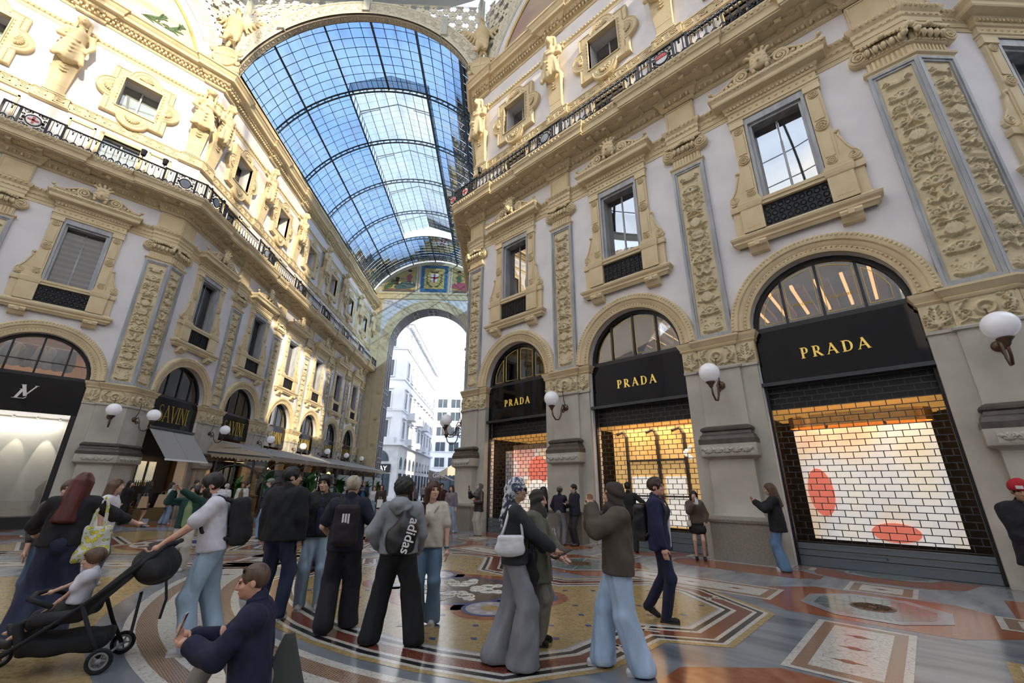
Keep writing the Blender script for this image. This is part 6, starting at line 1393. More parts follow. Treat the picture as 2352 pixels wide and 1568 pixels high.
def panel(fr, a, b, c, d, motifs, along=True):
    piece(fr, 'white_border', rect(a, b, c, d), WHT, 4); piece(fr, 'brown_border', rect(a+.07, b-.07, c+.07, d-.07), BRN, 5); piece(fr, 'white_panel', rect(a+.19, b-.19, c+.19, d-.19), WHT, 6)
    for x, y in motifs: piece(fr, 'motif', motif(x, y, .16, along), MAR, 7)
def lens(fr, cx, cy, half=False):
    n = 8; R_ = .8
    piece(fr, 'lens_border', [(cx+1.12*R_*cos(pi/8+pi*i/4), cy+1.12*R_*sin(pi/8+pi*i/4)) for i in range(8)], MARB2, 5)
    for i in range(8):
        a, b = pi/8+pi*i/4+.03, pi/8+pi*(i+1)/4-.03; piece(fr, 'lens_block', [(cx+r*cos(q), cy+r*sin(q)) for r, q in ((.3, a), (.72, a), (.72, b), (.3, b))], GRN, 6)
    mb = MB(); mb.lathe([(.27, .0), (.27, .009), (.24, .009), (.24, .007), (.001, .007)], (cx, cy, 0), 20)
    for i in range(10):
        a = 2*pi*i/10
        for r in (.1, .18): mb.tube([(cx+r*cos(a)+.045*cos(q*pi/4), cy+r*sin(a)+.045*sin(q*pi/4), .008) for q in range(9)], .008, 3, False)
    mb.build('grate', BRASS, fr)
YF = [(0, 5.43), (1.04, 5.4), (1.6, 4.75), (2.1, 4.2), (2.68, 4.33), (3.48, 4.95), (3.48, 6.06), (2.9, 6.4), (2.86, 7.7)]+[(5.62*sin(q), 3.3+5.62*cos(q)) for q in (.47, .36, .24, .12, 0)]
YF = [(x, -y) for x, y in YF]; YF = YF+[(-x, y) for x, y in YF[-2:0:-1]]
def diag_floor(f, full):
    c = FACE[f][4][0]+LD/2; loc, rz = fm(f, c)
    fr = thing('mosaic_compartment', None, None, loc, rz, parent=FLOOR)
    piece(fr, 'marble_disc', [(7.9*cos(q), -3.3+7.9*sin(q)) for q in [pi+pi*i/40 for i in range(41)]], MARB, 1); piece(fr, 'marble_margin', rect(-8.2, 8.2, -3.4, -.02), MARB2, 1.1)
    for cx in (-5.06, 0, 5.06):
        piece(fr, 'red_field', octa(cx, -3.25, 1.42, 1.05, .55), RED, 2); lens(fr, cx, -3.25); piece(fr, 'red_field', [(cx-1.3, .1), (cx-1.05, -.75), (cx-.6, -1.02), (cx+.6, -1.02), (cx+1.05, -.75), (cx+1.3, .1)], RED, 2)
        piece(fr, 'lens_border', [(cx-.82, .1), (cx-.6, -.3), (cx-.25, -.45), (cx+.25, -.45), (cx+.6, -.3), (cx+.82, .1)], MARB2, 5); piece(fr, 'lens_block', [(cx-.62, .1), (cx-.45, -.22), (cx-.2, -.34), (cx+.2, -.34), (cx+.45, -.22), (cx+.62, .1)], GRN, 6)
        panel(fr, cx-.47, cx+.47, -2.14, -1.2, [(cx, -1.67)])
    for s in (-1, 1):
        piece(fr, 'red_field', [(s*x, -y) for x, y in ((1.35, .62), (3.75, .62), (4.15, 1.0), (4.15, 1.35), (3.75, 1.62), (1.6, 1.62), (1.25, 1.3), (1.2, .85))][::1], RED, 2)
        panel(fr, *sorted((s*1.15, s*3.88)), -3.83, -2.88, [(s*x, -3.36) for x in (1.75, 2.5, 3.25)]); panel(fr, *sorted((s*4.6, s*5.55)), -6.6, -4.5, [(s*5.07, -y) for y in (5.05, 5.55, 6.05)])
        piece(fr, 'red_field', [(s*x, -y) for x, y in ((3.92, 7.33), (4.62, 6.68), (5.6, 6.68), (6.2, 7.4), (6.0, 8.6), (5.2, 9.3), (4.3, 8.7), (3.92, 8.1))], RED, 2)
        piece(fr, 'red_field', [(s*x, -y) for x, y in ((6.5, 1.2), (8, 1.2), (8, 4.2), (7.4, 4.6), (6.5, 4.2))], RED, 2); panel(fr, *sorted((s*6.3, s*7.9)), -3.4, -2.6, [(s*7.1, -3)])
        piece(fr, 'white_strip', rect(*sorted((s*3.3, s*3.9)), -.34, .05), WHT, 3); piece(fr, 'brown_strip', rect(*sorted((s*3.5, s*3.78)), -.3, .05), BRN, 4); piece(fr, 'white_strip', rect(*sorted((s*1.2, s*1.8)), -.34, .05), WHT, 3); piece(fr, 'brown_strip', rect(*sorted((s*1.35, s*1.62)), -.3, .05), BRN, 4)
        piece(fr, 'wall_strip', rect(*sorted((s*1.8, s*3.3)), -.56, -.46), WHT, 3)
        # second compartment beside the square panel
        Q = [(s*x, -y) for x, y in ((6.2, 4.9), (8.6, 4.9), (8.6, 7.6), (7.4, 8.4), (6.2, 7.4))]
        piece(fr, 'gold_field', ccw(Q), YEL, 2)
        for a, b, m in ((.0, .1, WHT), (.1, .2, BLK), (.2, .3, WHT), (.3, .62, MAR), (.62, .7, WHT), (.7, .78, BLK), (.78, .86, WHT), (.86, .95, YEL)): band(fr, 'border_band', Q, a-.95, b-.95, m, 3.5)
    piece(fr, 'gold_field', YF, YEL, 2)
    for a, b, m in ((0, .03, LIL), (.03, .09, WHT), (.09, .16, BLK), (.16, .22, WHT), (.22, .40, MAR), (.40, .45, WHT), (.45, .52, BLK), (.52, .57, WHT), (.57, .65, YEL)): band(fr, 'border_band', YF, a, b, m, 3)
    C_ = (0, -3.3)
    for a, b, m in ((6.42, 6.52, WHT), (6.52, 6.72, BRN), (6.72, 7.3, WHT), (7.3, 7.5, BRN), (7.5, 7.62, WHT)): annulus(fr, 'ring_band', C_, a, b, -pi/2-.95, -pi/2+.95, m, 3)
    for i in range(19):
        q = -pi/2-.9+.1*i; piece(fr, 'ring_motif', [(7.0*cos(q)+a*cos(q)-b*sin(q), -3.3+7.0*sin(q)+a*sin(q)+b*cos(q)) for a, b in motif(0, 0, .15, True)], MAR, 4)
    M_ = (0, -6.75)
    for r, m, lv in ((1.25, RED, 3), (.98, BLU, 4), (.9, mat('floor_umber', (.09, .07, .06), .2), 5)): piece(fr, 'medallion', [(M_[0]+r*cos(2*pi*i/36), M_[1]+r*sin(2*pi*i/36)) for i in range(36)], m, lv)
    mb = MB()
    for q in range(4):
        a = pi/2*q+pi/4
        for s in (-1, 1):
            for R_, dd, tt in ((.16, .5, .28), (.12, .3, .2), (.1, .68, .3)): mb.tube([(M_[0]+dd*cos(a+s*tt)+R_*(1-.6*i/14)*cos(a+s*3.4*pi*i/14), M_[1]+dd*sin(a+s*tt)+R_*(1-.6*i/14)*sin(a+s*3.4*pi*i/14), .006) for i in range(15)], .014, 4)
    mb.build('scroll_inlay', WHT, fr)
    for sx in (-1, 1):
        for cy in (-7.2, -6.3):
            cx = sx*1.2
            for r, m, lv in ((.55, RED, 3), (.4, BLU, 5), (.34, LIL, 6), (.14, YEL, 7)): piece(fr, 'medallion', [(cx+r*cos(2*pi*i/24), cy+r*sin(2*pi*i/24)) for i in range(24)], m, lv)
            for i in range(8): piece(fr, 'petal', [(cx+.24*cos(pi*i/4)+.05*cos(q), cy+.24*sin(pi*i/4)+.05*sin(q)) for q in [2*pi*k/8 for k in range(8)]], WHT, 7)
    for k in range(6):   # chain links across the border
        pass
    dm = MB(); cnt = 0
    PY = np.array(offset(YF, -.12))
    def inside(x, y):
        r = False; j = len(PY)-1
        for i in range(len(PY)):
            if (PY[i, 1] > y) != (PY[j, 1] > y) and x < (PY[j, 0]-PY[i, 0])*(y-PY[i, 1])/(PY[j, 1]-PY[i, 1])+PY[i, 0]: r = not r
            j = i
        return r
    for i in range(-11, 12):
        for j in range(-2, 14):
            x, y = .325*i, -4.6-.325*j
            if (i+j) % 2 == 0 or not inside(x, y) or math.hypot(x, y+6.75) < 1.35 or min(math.hypot(abs(x)-1.2, y+7.2), math.hypot(abs(x)-1.2, y+6.3)) < .65: continue
            P = [(x-.055, y), (x, y-.045), (x+.055, y), (x, y+.045)]
            if full: piece(fr, 'blue_diamond', P, BLU, 4)
            else: dm.slab(P, 0, .0044)
    if dm.n: dm.build('blue_diamond', BLU, fr, kind='stuff')
    for sx in (-1, 1):      # interlaced crossings in the maroon border
        for (x, y, a) in ((.55, 5.13, 0), (3.15, 6.55, .6), (3.2, 4.35, .7), (3.2, 7.25, 1.5)):
            P = []
            for q in (-1, 1):
                c, s = cos(a+q*.9), sin(a+q*.9); L_, w = .2, .025; piece(fr, 'interlace', [(sx*(x+c*L_*i-s*w*j), -(y+s*L_*i+c*w*j)) for i, j in ((-1, -1), (1, -1), (1, 1), (-1, 1))], WHT, 4)
diag_floor('P', True); diag_floor('D', False)
ctr = thing('centre_compartment', None, None, (0, 0, 0), parent=FLOOR)
piece(ctr, 'gold_field', [(9.4*cos(2*pi*i/48), 9.4*sin(2*pi*i/48)) for i in range(48)], YEL, .5); annulus(ctr, 'maroon_ring', (0, 0), 5.6, 6.1, 0, 2*pi, MAR, .8, 64); annulus(ctr, 'white_ring', (0, 0), 6.1, 6.25, 0, 2*pi, WHT, .8, 64); annulus(ctr, 'black_ring', (0, 0), 5.45, 5.6, 0, 2*pi, BLK, .8, 64)
arm = thing('arm_compartment', None, None, (0, 0, 0), parent=FLOOR)
piece(arm, 'marble_apron', rect(-6.8, 6.8, 9.0, 60), MARB2, .9); Q = rect(-4.6, 4.6, 11.9, 16.9); Q = [(-4.6, 12.6), (-3.9, 11.9), (3.9, 11.9), (4.6, 12.6), (4.6, 16.2), (3.9, 16.9), (-3.9, 16.9), (-4.6, 16.2)]
piece(arm, 'gold_field', Q, YEL, 2)
for a, b, m in ((0, .06, WHT), (.06, .14, BLK), (.14, .2, WHT), (.2, .38, MAR), (.38, .44, WHT), (.44, .52, BLK), (.52, .58, WHT)): band(arm, 'border_band', Q, a, b, m, 3)
for y0, y1 in ((9.85, 10.7),):
    piece(arm, 'white_strip', rect(-4.4, 4.4, y0, y1), WHT, 3); piece(arm, 'brown_strip', rect(-4.3, 4.3, y0+.07, y0+.17), BRN, 4); piece(arm, 'brown_strip', rect(-4.3, 4.3, y1-.17, y1-.07), BRN, 4)
    for i in range(11): piece(arm, 'strip_motif', motif(-3.8+.76*i, (y0+y1)/2, .2, True), MAR, 4)
for r, m, lv in ((1.9, RED, 3), (1.6, WHT, 4), (1.2, BLK, 5), (1.05, WHT, 6), (.5, BLU, 7)): piece(arm, 'medallion', [(r*cos(2*pi*i/40), 14.1+r*sin(2*pi*i/40)) for i in range(40)], m, lv)
for i in range(12): piece(arm, 'petal', [(1.4*cos(pi*i/6)+.14*cos(q), 14.1+1.4*sin(pi*i/6)+.14*sin(q)) for q in [pi*k/5 for k in range(10)]], MAR, 5)
for k in range(7):
    y = 18.0+4.6*k
    piece(arm, 'red_field', octa(0, y+2.0, 2.2, 1.6, .7), RED, 2); lens(arm, 0, y+2.0)
    for s in (-1, 1): piece(arm, 'red_field', octa(s*5.0, y+2.0, 1.3, 1.6, .6), RED, 2); panel(arm, *sorted((s*2.6, s*3.5)), y+.8, y+3.2, [(s*3.05, y+2)], False)
    panel(arm, -2.5, 2.5, y-.25, y+.25, [(-1.2, y), (0, y), (1.2, y)])
# ------------------------------------------------------------------ people: one continuous body each, clothes and hair as parts
def cloth(c, rough=.85, kind='cloth'):
    nm = '%s_%02x%02x%02x' % (kind, *[int(255*min(1, x)) for x in c])
    if nm in MATS: return MATS[nm]
    if kind == 'denim': return mat(nm, c, .85, col2=tuple(min(1, x*1.45+.02) for x in c), scale=5, detail=4, lo=.4, hi=.75, bump=1., bscale=9, stretch=(1, 1, .5))
    return mat(nm, c, rough, col2=tuple(x*.8 for x in c), scale=6, bump=1., bscale=9)
def skin(c): return mat('skin_%02x%02x%02x' % tuple(int(255*x) for x in c), c, .5, col2=(c[0]*.9, c[1]*.8, c[2]*.76), scale=9, lo=.4, hi=.8)
def hairm(c): return mat('hair_%02x%02x%02x' % tuple(int(255*x) for x in c), c, .5, col2=tuple(x*.55 for x in c), scale=22, stretch=(1, 1, .15), bump=.5, bscale=40)
SK = dict(light=(.62, .40, .29), tan=(.46, .28, .18), pink=(.66, .38, .28), asian=(.60, .41, .28), dark=(.34, .2, .13))
def ik(a, t, l1, l2, hint):
    a, t, hint = map(lambda q: np.array(q, float), (a, t, hint)); d = t-a; D = np.linalg.norm(d); D2 = min(D, (l1+l2)*.995); d = d/(D+1e-9); t = a+d*D2
    x = (l1*l1-l2*l2+D2*D2)/(2*D2); y = sqrt(max(l1*l1-x*x, 0)); p = hint-d*(hint @ d); p /= np.linalg.norm(p)+1e-9
    return a+d*x+p*y, t
def rx(a): c, s = cos(a), sin(a); return np.array([[1, 0, 0], [0, c, -s], [0, s, c]])
def rzm(a): c, s = cos(a), sin(a); return np.array([[c, -s, 0], [s, c, 0], [0, 0, 1]])
def person(lb, pos, rz, H=1.72, h=.016, sk='light', top=dict(), bot=dict(), shoe=(.04, .04, .045), hair=('short', (.03, .02, .015)), feet=None, hands=None, head=(0, 0), lean=0., pel=None, hs=1., slim=1., hints=(None, None), grip=(0, 0), knees=None, extra=(), group=None, roll=0., bare=False):
    k = H/1.75; near_ = h <= .017; d = math.radians
    pz = (.94*k if pel is None else pel); P0 = np.array([0, 0, pz]); U = rx(lean)   # lean > 0 bends forward (towards -y)
    up = lambda x, y, z: P0+U @ (np.array([x, y, z-.94])*k)
    N_ = up(0, .01, 1.45); sh = [up(s*.175*slim, .01, 1.40) for s in (-1, 1)]; hip = [P0+np.array([s*.085*k, 0, -.02*k]) for s in (-1, 1)]
    feet = feet or [(-.1, 0, 0), (.1, 0, 0)]; hands = hands or [(-.23, -.04, .80), (.23, -.04, .80)]
    HR = U @ rzm(head[0]) @ rx(head[1]); HC = N_+U @ np.array([0, -.015, .02])*k+HR @ np.array([0, -.015, .145])*k*(.5+.5*hs)
    arm = []
    for i, s in enumerate((-1, 1)):
        T = np.array(hands[i])*k if len(hands[i]) == 3 else np.array(hands[i][:3]); hint = hints[i] or (s*.55, .45, -.7); e, w = ik(sh[i], T, .285*k, .25*k, hint); arm.append((sh[i], e, w))
    leg = []
    for i, s in enumerate((-1, 1)):
        an = np.array([feet[i][0], feet[i][1], feet[i][2]+.085])*np.array([k, k, k]); kn, an = ik(hip[i], an, .43*k, .43*k, (knees[i] if knees else (s*.12, -1, 0))); leg.append((hip[i], kn, an))
    pts = np.array([q for a in arm+leg for q in a]+[HC]); lo, hi = pts.min(0)-.16*k*hs, pts.max(0)+.19*k*hs; lo[2] = min(lo[2], 0)-.02
    hd = []
    S = SDF(lo, hi, h)
    S.cone(up(0, 0, 1.0), up(0, 0, 1.3), .1*k, .11*k, .05); S.cone(sh[0], sh[1], .05*k, .05*k, .05); S.cone(N_, HC, .05*k*(.5+.5*hs), .05*k*(.5+.5*hs), .02)
    for (a, e, w) in arm: S.cone(a, e, .046*k, .038*k, .02); S.cone(e, w, .038*k, .026*k, .02)
    for (a, q, b) in leg: S.cone(a, q, .072*k*slim, .05*k, .03); S.cone(q, b, .05*k, .035*k, .02); S.ell(b+np.array([0, -.04, -.03])*k, (.03*k, .07*k, .03*k), .02)
    V, F_ = S.verts(); Vs, Fs = [V], [F_]; n0 = len(V)
    # head with a face
    g = k*hs; hh = .0065*g if near_ else max(h*.7, .014); Q = SDF((-.13*g, -.17*g, -.17*g), (.13*g, .15*g, .16*g), hh)
    Q.ell((0, .012*g, .03*g), (.073*g, .092*g, .09*g), .02); Q.ell((0, -.03*g, -.045*g), (.056*g, .062*g, .062*g), .03*g); Q.ell((0, -.062*g, -.085*g), (.028*g, .026*g, .02*g), .02*g)
    Q.cone((0, -.09*g, .02*g), (0, -.107*g, -.026*g), .009*g, .014*g, .012*g); Q.ell((0, -.09*g, -.03*g), (.02*g, .012*g, .008*g), .008*g); Q.ell((0, -.085*g, -.058*g), (.024*g, .012*g, .009*g), .008*g)
    for s in (-1, 1):
        Q.ell((s*.03*g, -.092*g, .012*g), (.017*g, .012*g, .009*g), .012*g, sub=True); Q.ell((s*.03*g, -.076*g, .032*g), (.024*g, .014*g, .008*g), .01*g); Q.ell((s*.076*g, .012*g, -.005*g), (.01*g, .02*g, .03*g), .008*g); Q.ell((s*.038*g, -.065*g, -.02*g), (.02*g, .02*g, .02*g), .02*g)
    Q.cone((0, .0, -.05*g), (0, .02*g, -.15*g), .048*g, .05*g, .03*g)
    v, f = Q.verts(); v = v @ HR.T+HC; Vs.append(v); Fs.append(f+n0); n0 += len(v)
    for i, (a, e, w) in enumerate(arm):      # hands: palm, four unequal fingers, thumb
        s = (-1, 1)[i]; fd = (w-e)/np.linalg.norm(w-e); pl = np.cross(fd, [0, 0, 1.]); pl = pl/np.linalg.norm(pl) if np.linalg.norm(pl) > .2 else np.array([0, s*1., 0]); nm = np.cross(pl, fd); side = np.cross(fd, nm)
        if abs(fd[2]) > .75: side = np.array([0, -1., 0]); side -= fd*(side @ fd); side /= np.linalg.norm(side); nm = np.cross(fd, side)*(1 if s < 0 else -1); nm = -nm if nm[0]*s > 0 else nm
        g2 = k*(1. if hs < 1.1 else 1.25); G = SDF(w-.15*g2, w+np.abs(fd)*.0+.2*g2, .0055*g2 if near_ else max(.011, h*.6)); c0 = w+fd*.055*g2
        G.cone(e+(w-e)*.7, w+fd*.02*g2, .029*g2, .024*g2, .01); G.ell(c0, (.034*g2,)*3, .01); G.cone(c0+side*.018*g2, c0-side*.018*g2, .022*g2, .02*g2, .012)
        cu = grip[i]
        for q, ln in enumerate((.072, .08, .076, .06)):
            b = c0+fd*.03*g2+side*(.027-.018*q)*g2; a1 = .25+cu*.9; m1 = b+(fd*cos(a1*.5)+nm*sin(a1*.5))*ln*.5*g2; t1 = m1+(fd*cos(a1*1.3)+nm*sin(a1*1.3))*ln*.5*g2; r = (.0095 if q < 3 else .0082)*g2
            G.cone(b, m1, r, r*.95, .004); G.cone(m1, t1, r*.95, r*.75, .004)
        b = c0-fd*.02*g2+side*.028*g2; m1 = b+(side*.6+fd*.6+nm*.3)*.04*g2; G.cone(b, m1, .013*g2, .011*g2, .008); G.cone(m1, m1+(fd*.8+side*.15+nm*(.3+.4*cu))*.035*g2, .011*g2, .008*g2, .004)
        v, f = G.verts(); Vs.append(v); Fs.append(f+n0); n0 += len(v)
    SKM = skin(SK[sk])
    body = obj('person', mesh('person_body', np.concatenate(Vs), np.concatenate(Fs), True), SKM, None, (*pos, 0), rz, label=lb, cat='person', group=group)
    def put(nm, S_, m, par=body):
        me = S_.mesh(nm) if isinstance(S_, SDF) else S_.mesh(nm, True)
        return obj(nm, me, m, par)
    # trousers or skirt
    b_ = dict(c=(.05, .06, .09), w=.014, fl=.0, kind='cloth', len=1., skirt=0); b_.update(bot); t = b_['w']*k
    S = SDF(lo-.06, hi*np.array([1, 1, 0])+np.array([.06, .06, pz+.2]), h); S.ell(P0+[0, .01, .02], (.15*k*slim+t, .11*k+t, .12*k), .05)
    for (a, q, an) in leg:
        if b_['skirt']: S.cone(a, a+(q-a)*b_['skirt'], .1*k, .13*k, .08)
        elif b_['len'] < 1: S.cone(a, a+(q-a)*b_['len']*2, .085*k*slim+t, .075*k+t, .05)
        else:
            S.cone(a, q, .082*k*slim+t, .058*k+t+b_['fl']*.35, .05); S.cone(q, an+np.array([0, 0, -.03*k]), .058*k+t+b_['fl']*.35, .044*k+t+b_['fl'], .03)
    if near_: S.wob(.005, 42, 34, 7); S.wob(.003, -30, 24, 22, 1.)
    S.cut((0, 0, 1), (0, 0, pz+.1*k)); S.cut((0, 0, -1), (0, 0, .018)); put('skirt' if b_['skirt'] else ('shorts' if b_['len'] < 1 else 'trousers'), S, cloth(b_['c'], .85, b_['kind']))
    # upper garment
    t_ = dict(c=(.05, .05, .06), w=.016, sl='long', hem=.88, name='jacket', open=None, collar=0, hood=0, rough=.85); t_.update(top); t = t_['w']*k
    S = SDF(lo-.06, hi+.06, h)
    for s in (-1, 1): S.cone(up(s*.07*slim, 0, 1.33), up(s*.075*slim, .0, t_['hem']+.02), .095*k+t, (.114+t_.get('flare', 0))*k+t, .06)
    S.cone(sh[0]*.9+sh[1]*.1, sh[1]*.9+sh[0]*.1, .058*k+t, None, .06); S.ell(up(0, -.02, 1.28), (.155*k*slim+t, .11*k+t, .14*k), .05)
    for (a, e, w) in arm:
        if t_['sl'] == 'none': continue
        if t_['sl'] == 'short': S.cone(a, a+(e-a)*.72, .058*k+t, .056*k+t, .03)
        else: S.cone(a, e, .056*k+t, .047*k+t, .03); S.cone(e, e+(w-e)*(.9 if t_['sl'] == 'long' else .5), .047*k+t, .036*k+t, .02)
    S.cone(N_, N_+U @ np.array([0, .01, .05])*k, .058*k+t*.4, .058*k+t*.3, .03)
    if near_: S.wob(.004, 24, 30, 16, .7); S.wob(.003, -38, 20, 24, 2.)
    S.cone(N_+U @ np.array([0, -.02, .02])*k, HC, .056*k, None, .0, True)
    dn = U @ np.array([0, 0, -1.]); S.cut(dn, up(0, 0, t_['hem'])) if not t_.get('nocut') else None
    T_ = put(t_['name'], S, cloth(t_['c'], t_['rough']))
    if t_['collar']:
        C_ = SDF(N_-.2, N_+.2, h*.8)
        for a in range(-8, 9): an = pi/2+a*.3; C_.cone(N_+U @ np.array([.07*cos(an), .068*sin(an)-.005, -.01])*k, N_+U @ np.array([.066*cos(an), .066*sin(an), .05])*k, .014*k, None, .02)
        put('collar', C_, cloth(t_.get('cc', t_['c'])), T_)
    if t_['hood']:
        C_ = SDF(N_-.26, N_+.26, h*.9); C_.ell(N_+U @ np.array([0, .11, -.01])*k, (.14*k, .09*k, .1*k), .03); C_.cone(N_+U @ np.array([-.11, 0, 0])*k, N_+U @ np.array([.11, 0, 0])*k, .04*k, None, .05); C_.wob(.008, 20, 16, 40); C_.cone(N_, HC, .07*k, None, .01, True); put('hood', C_, cloth(t_['c']), T_)
    if t_['open']:      # strip of shirt showing down the front
        C_ = SDF(lo-.02, hi+.02, h); w_ = t_.get('ow', .05); yy = -.1-t/k; C_.cone(up(0, yy+.02, 1.4), up(0, yy, 1.25), w_*k*.6, w_*k, .02); C_.cone(up(0, yy, 1.25), up(0, yy+.01, t_['hem']+.06), w_*k, w_*k, .02); put('shirt_front', C_, cloth(t_['open']), T_)
    # shoes
    for i, (a, q, an) in enumerate(leg):
        yw = feet[i][3] if len(feet[i]) > 3 else 0; pt = feet[i][4] if len(feet[i]) > 4 else 0; R_ = rzm(yw) @ rx(pt); F0 = an-np.array([0, 0, .085])*k
        sc = k if hs < 1.1 else k*1.2; C_ = SDF(F0-.26*sc, F0+.26*sc, max(.011, h*.7)); p = lambda x, y, z: F0+R_ @ (np.array([x, y, z])*sc)
        C_.ell(p(0, -.015, .045), (.04*sc, .06*sc, .05*sc), .03, R_); C_.cone(p(0, -.05, .035), p(0, -.13, .03), .042*sc, .036*sc, .03); C_.cone(p(0, .03, .04), p(0, 0, .09), .035*sc, .04*sc, .02); C_.cut(R_ @ np.array([0, 0, -1.]), p(0, 0, .002)); so = put('shoe', C_, cloth(shoe, .5))
        if near_: mb = MB(); mb.slab([tuple((R_ @ (np.array([x, y, 0])*sc)+F0)[:2]) for x, y in ((-.035, .07), (.035, .07), (.044, -.08), (.03, -.16), (-.03, -.16), (-.044, -.08))], F0[2]+.0, F0[2]+.022*sc) if not pt else None; (mb.build('sole', cloth((.6, .58, .54) if max(shoe) > .2 else (.03, .03, .03)), so) if mb.n else None)
    # hair or headgear, built round the head
    st, hc = hair[0], hair[1]; Q = SDF((-.28*g, -.2*g, -.75*g), (.28*g, .4*g, .3*g), .009*g if near_ else max(.016, h*.8))
    def hp(nm, S_, m): v, f = S_.verts(); return obj(nm, mesh(nm, v @ HR.T+HC, f, True), m, body)
    if st in ('short', 'buzz', 'long', 'curly', 'bun', 'bowl'):
        e = .008 if st == 'buzz' else .02
        Q.ell((0, .018*g, .036*g), ((.073+e)*g, (.092+e)*g, (.09+e)*g), .02)
        if st == 'curly':
            for i in range(60): a = i*2.4; z = (i/60*1.7-.7); r = sqrt(max(0, 1-z*z)); Q.ell((.095*r*cos(a)*g, (.02+.11*r*sin(a))*g, (.045+.1*z)*g), .034*g, .01)
        if st == 'bowl': Q.ell((0, -.05*g, .07*g), (.075*g, .06*g, .045*g), .02)
        if st == 'long':
            for i in range(9): a = -.25+(pi+.5)*i/8; L_ = hair[2] if len(hair) > 2 else .32; Q.cone((.075*cos(a)*g, (.02+.085*sin(a))*g, .02*g), (.1*cos(a)*g, (.05+.1*sin(a))*g, -L_*g), .035*g, .03*g, .03)
            Q.wob(.004, 60, 30, 6)
        if st == 'bun': Q.ell((0, .13*g, .0), .05*g, .02)
        if near_ and st in ('short', 'bowl'): Q.wob(.004, 70, 40, 40)
        Q.ell((0, -.115*g, -.05*g), (.072*g, .085*g, .085*g), .01, sub=True); Q.ell((0, -.1*g, .0), (.062*g, .06*g, .055*g), .01, sub=True)
        if st in ('short', 'buzz', 'bowl', 'curly'): Q.cut((0, .25, -1), (0, 0, -.06*g)); 
        if st in ('short', 'buzz'):
            for s in (-1, 1): Q.ell((s*.09*g, -.02*g, -.02*g), (.03*g, .035*g, .05*g), .01, sub=True)
        hp('hair', Q, hairm(hc))
    if st in ('hijab', 'scarf'):
        Q.ell((0, .018*g, .035*g), (.093*g, .112*g, .11*g), .02)
        if st == 'hijab': Q.cone((0, .0, -.06*g), (0, .02*g, -.2*g), .085*g, .11*g, .05); Q.cone((0, -.03*g, -.16*g), (0, .01*g, -.26*g), .1*g, .14*g, .05); Q.ell((0, -.115*g, -.015*g), (.056*g, .075*g, .085*g), .01, sub=True)
        else:
            Q.cone((0, .06*g, .0), (0, .11*g, -.3*g), .075*g, .06*g, .05); Q.cone((0, .11*g, -.25*g), (.02*g, .12*g, -.5*g), .055*g, .025*g, .03); Q.ell((0, -.12*g, -.06*g), (.085*g, .1*g, .1*g), .01, sub=True); Q.cone((0, -.06*g, -.08*g), (0, .0, -.2*g), .07*g, .07*g, .01, True)
        Q.wob(.005, 20, 35, 50); hp('head_scarf', Q, hair[2] if len(hair) > 2 and not np.isscalar(hair[2]) else cloth(hc))
    for ex in extra:
        Q = SDF((-.2*g, -.26*g, -.2*g), (.2*g, .2*g, .24*g), .008*g if near_ else .016)
        if ex[0] == 'cap': Q.ell((0, .015*g, .06*g), (.092*g, .112*g, .085*g), .01); Q.cut((0, .1, -1), (0, 0, .045*g)); Q.box((0, -.14*g, .052*g), (.065*g, .06*g, .006*g), .005, .015, rx(.15)); hp('cap', Q, cloth(ex[1]))
        if ex[0] == 'beanie': Q.ell((0, .015*g, .05*g), (.092*g, .11*g, .105*g), .01); Q.cone((0, -.02*g, .04*g), (0, .04*g, .04*g), .095*g, None, .02); Q.wob(.002, 160, 0, 0); Q.cut((0, .12, -1), (0, 0, .028*g)); o = hp('beanie', Q, cloth(ex[1])); mb = MB(); mb.box(-.045*g, .015*g, -.125*g, -.1*g, .04*g, .075*g); v = np.concatenate(mb.v) @ HR.T+HC; obj('patch', mesh('patch', v, mb.f), cloth((.8, .78, .8)), o)
        if ex[0] == 'beard': Q.ell((0, -.045*g, -.075*g), (.058*g, .062*g, .058*g), .02); Q.ell((0, -.05*g, -.03*g), (.07*g, .06*g, .04*g), .02); Q.ell((0, -.12*g, .0), (.05*g, .07*g, .045*g), .01, sub=True); Q.ell((0, -.1*g, -.058*g), (.022*g, .02*g, .008*g), .004, sub=True); hp('beard', Q, hairm(ex[1]))
        if ex[0] in ('glasses', 'topglasses'):
            mb = MB(); z = .01 if ex[0] == 'glasses' else .095; y = -.1 if ex[0] == 'glasses' else -.06
            for s in (-1, 1): mb.sphere((s*.032*g, y*g, z*g), (.026*g, .006*g, .022*g), 10, 6); mb.tube([(s*.058*g, y*g, (z+.01)*g), (s*.078*g, -.02*g, (z+.012)*g), (s*.08*g, .02*g, z*g)], .003*g, 4)
            v = np.concatenate(mb.v) @ HR.T+HC; obj('sunglasses', mesh('sunglasses', v, mb.f), mat('lens_brown', (.05, .02, .015), .1), body)
    if near_ and not bare:
        for s in (-1, 1):
            for nm, c, r, m in (('eye', (s*.03, -.083, .012), (.0115, .008, .0065), cloth((.03, .02, .02), .2)), ('eyebrow', (s*.032, -.0905, .034), (.02, .006, .0045), hairm(hc if st not in ('hijab', 'scarf') else (.03, .02, .015)))):
                mb = MB(); mb.sphere(np.array(c)*g, tuple(np.array(r)*g), 8, 6); v = np.concatenate(mb.v) @ HR.T+HC; obj(nm, mesh(nm, v, mb.f, True), m, body)
        mb = MB(); mb.sphere((0, -.0925*g, -.058*g), (.02*g, .007*g, .007*g), 8, 6); v = np.concatenate(mb.v) @ HR.T+HC; obj('lips', mesh('lips', v, mb.f, True), mat('lip', (.42, .16, .13), .5), body)
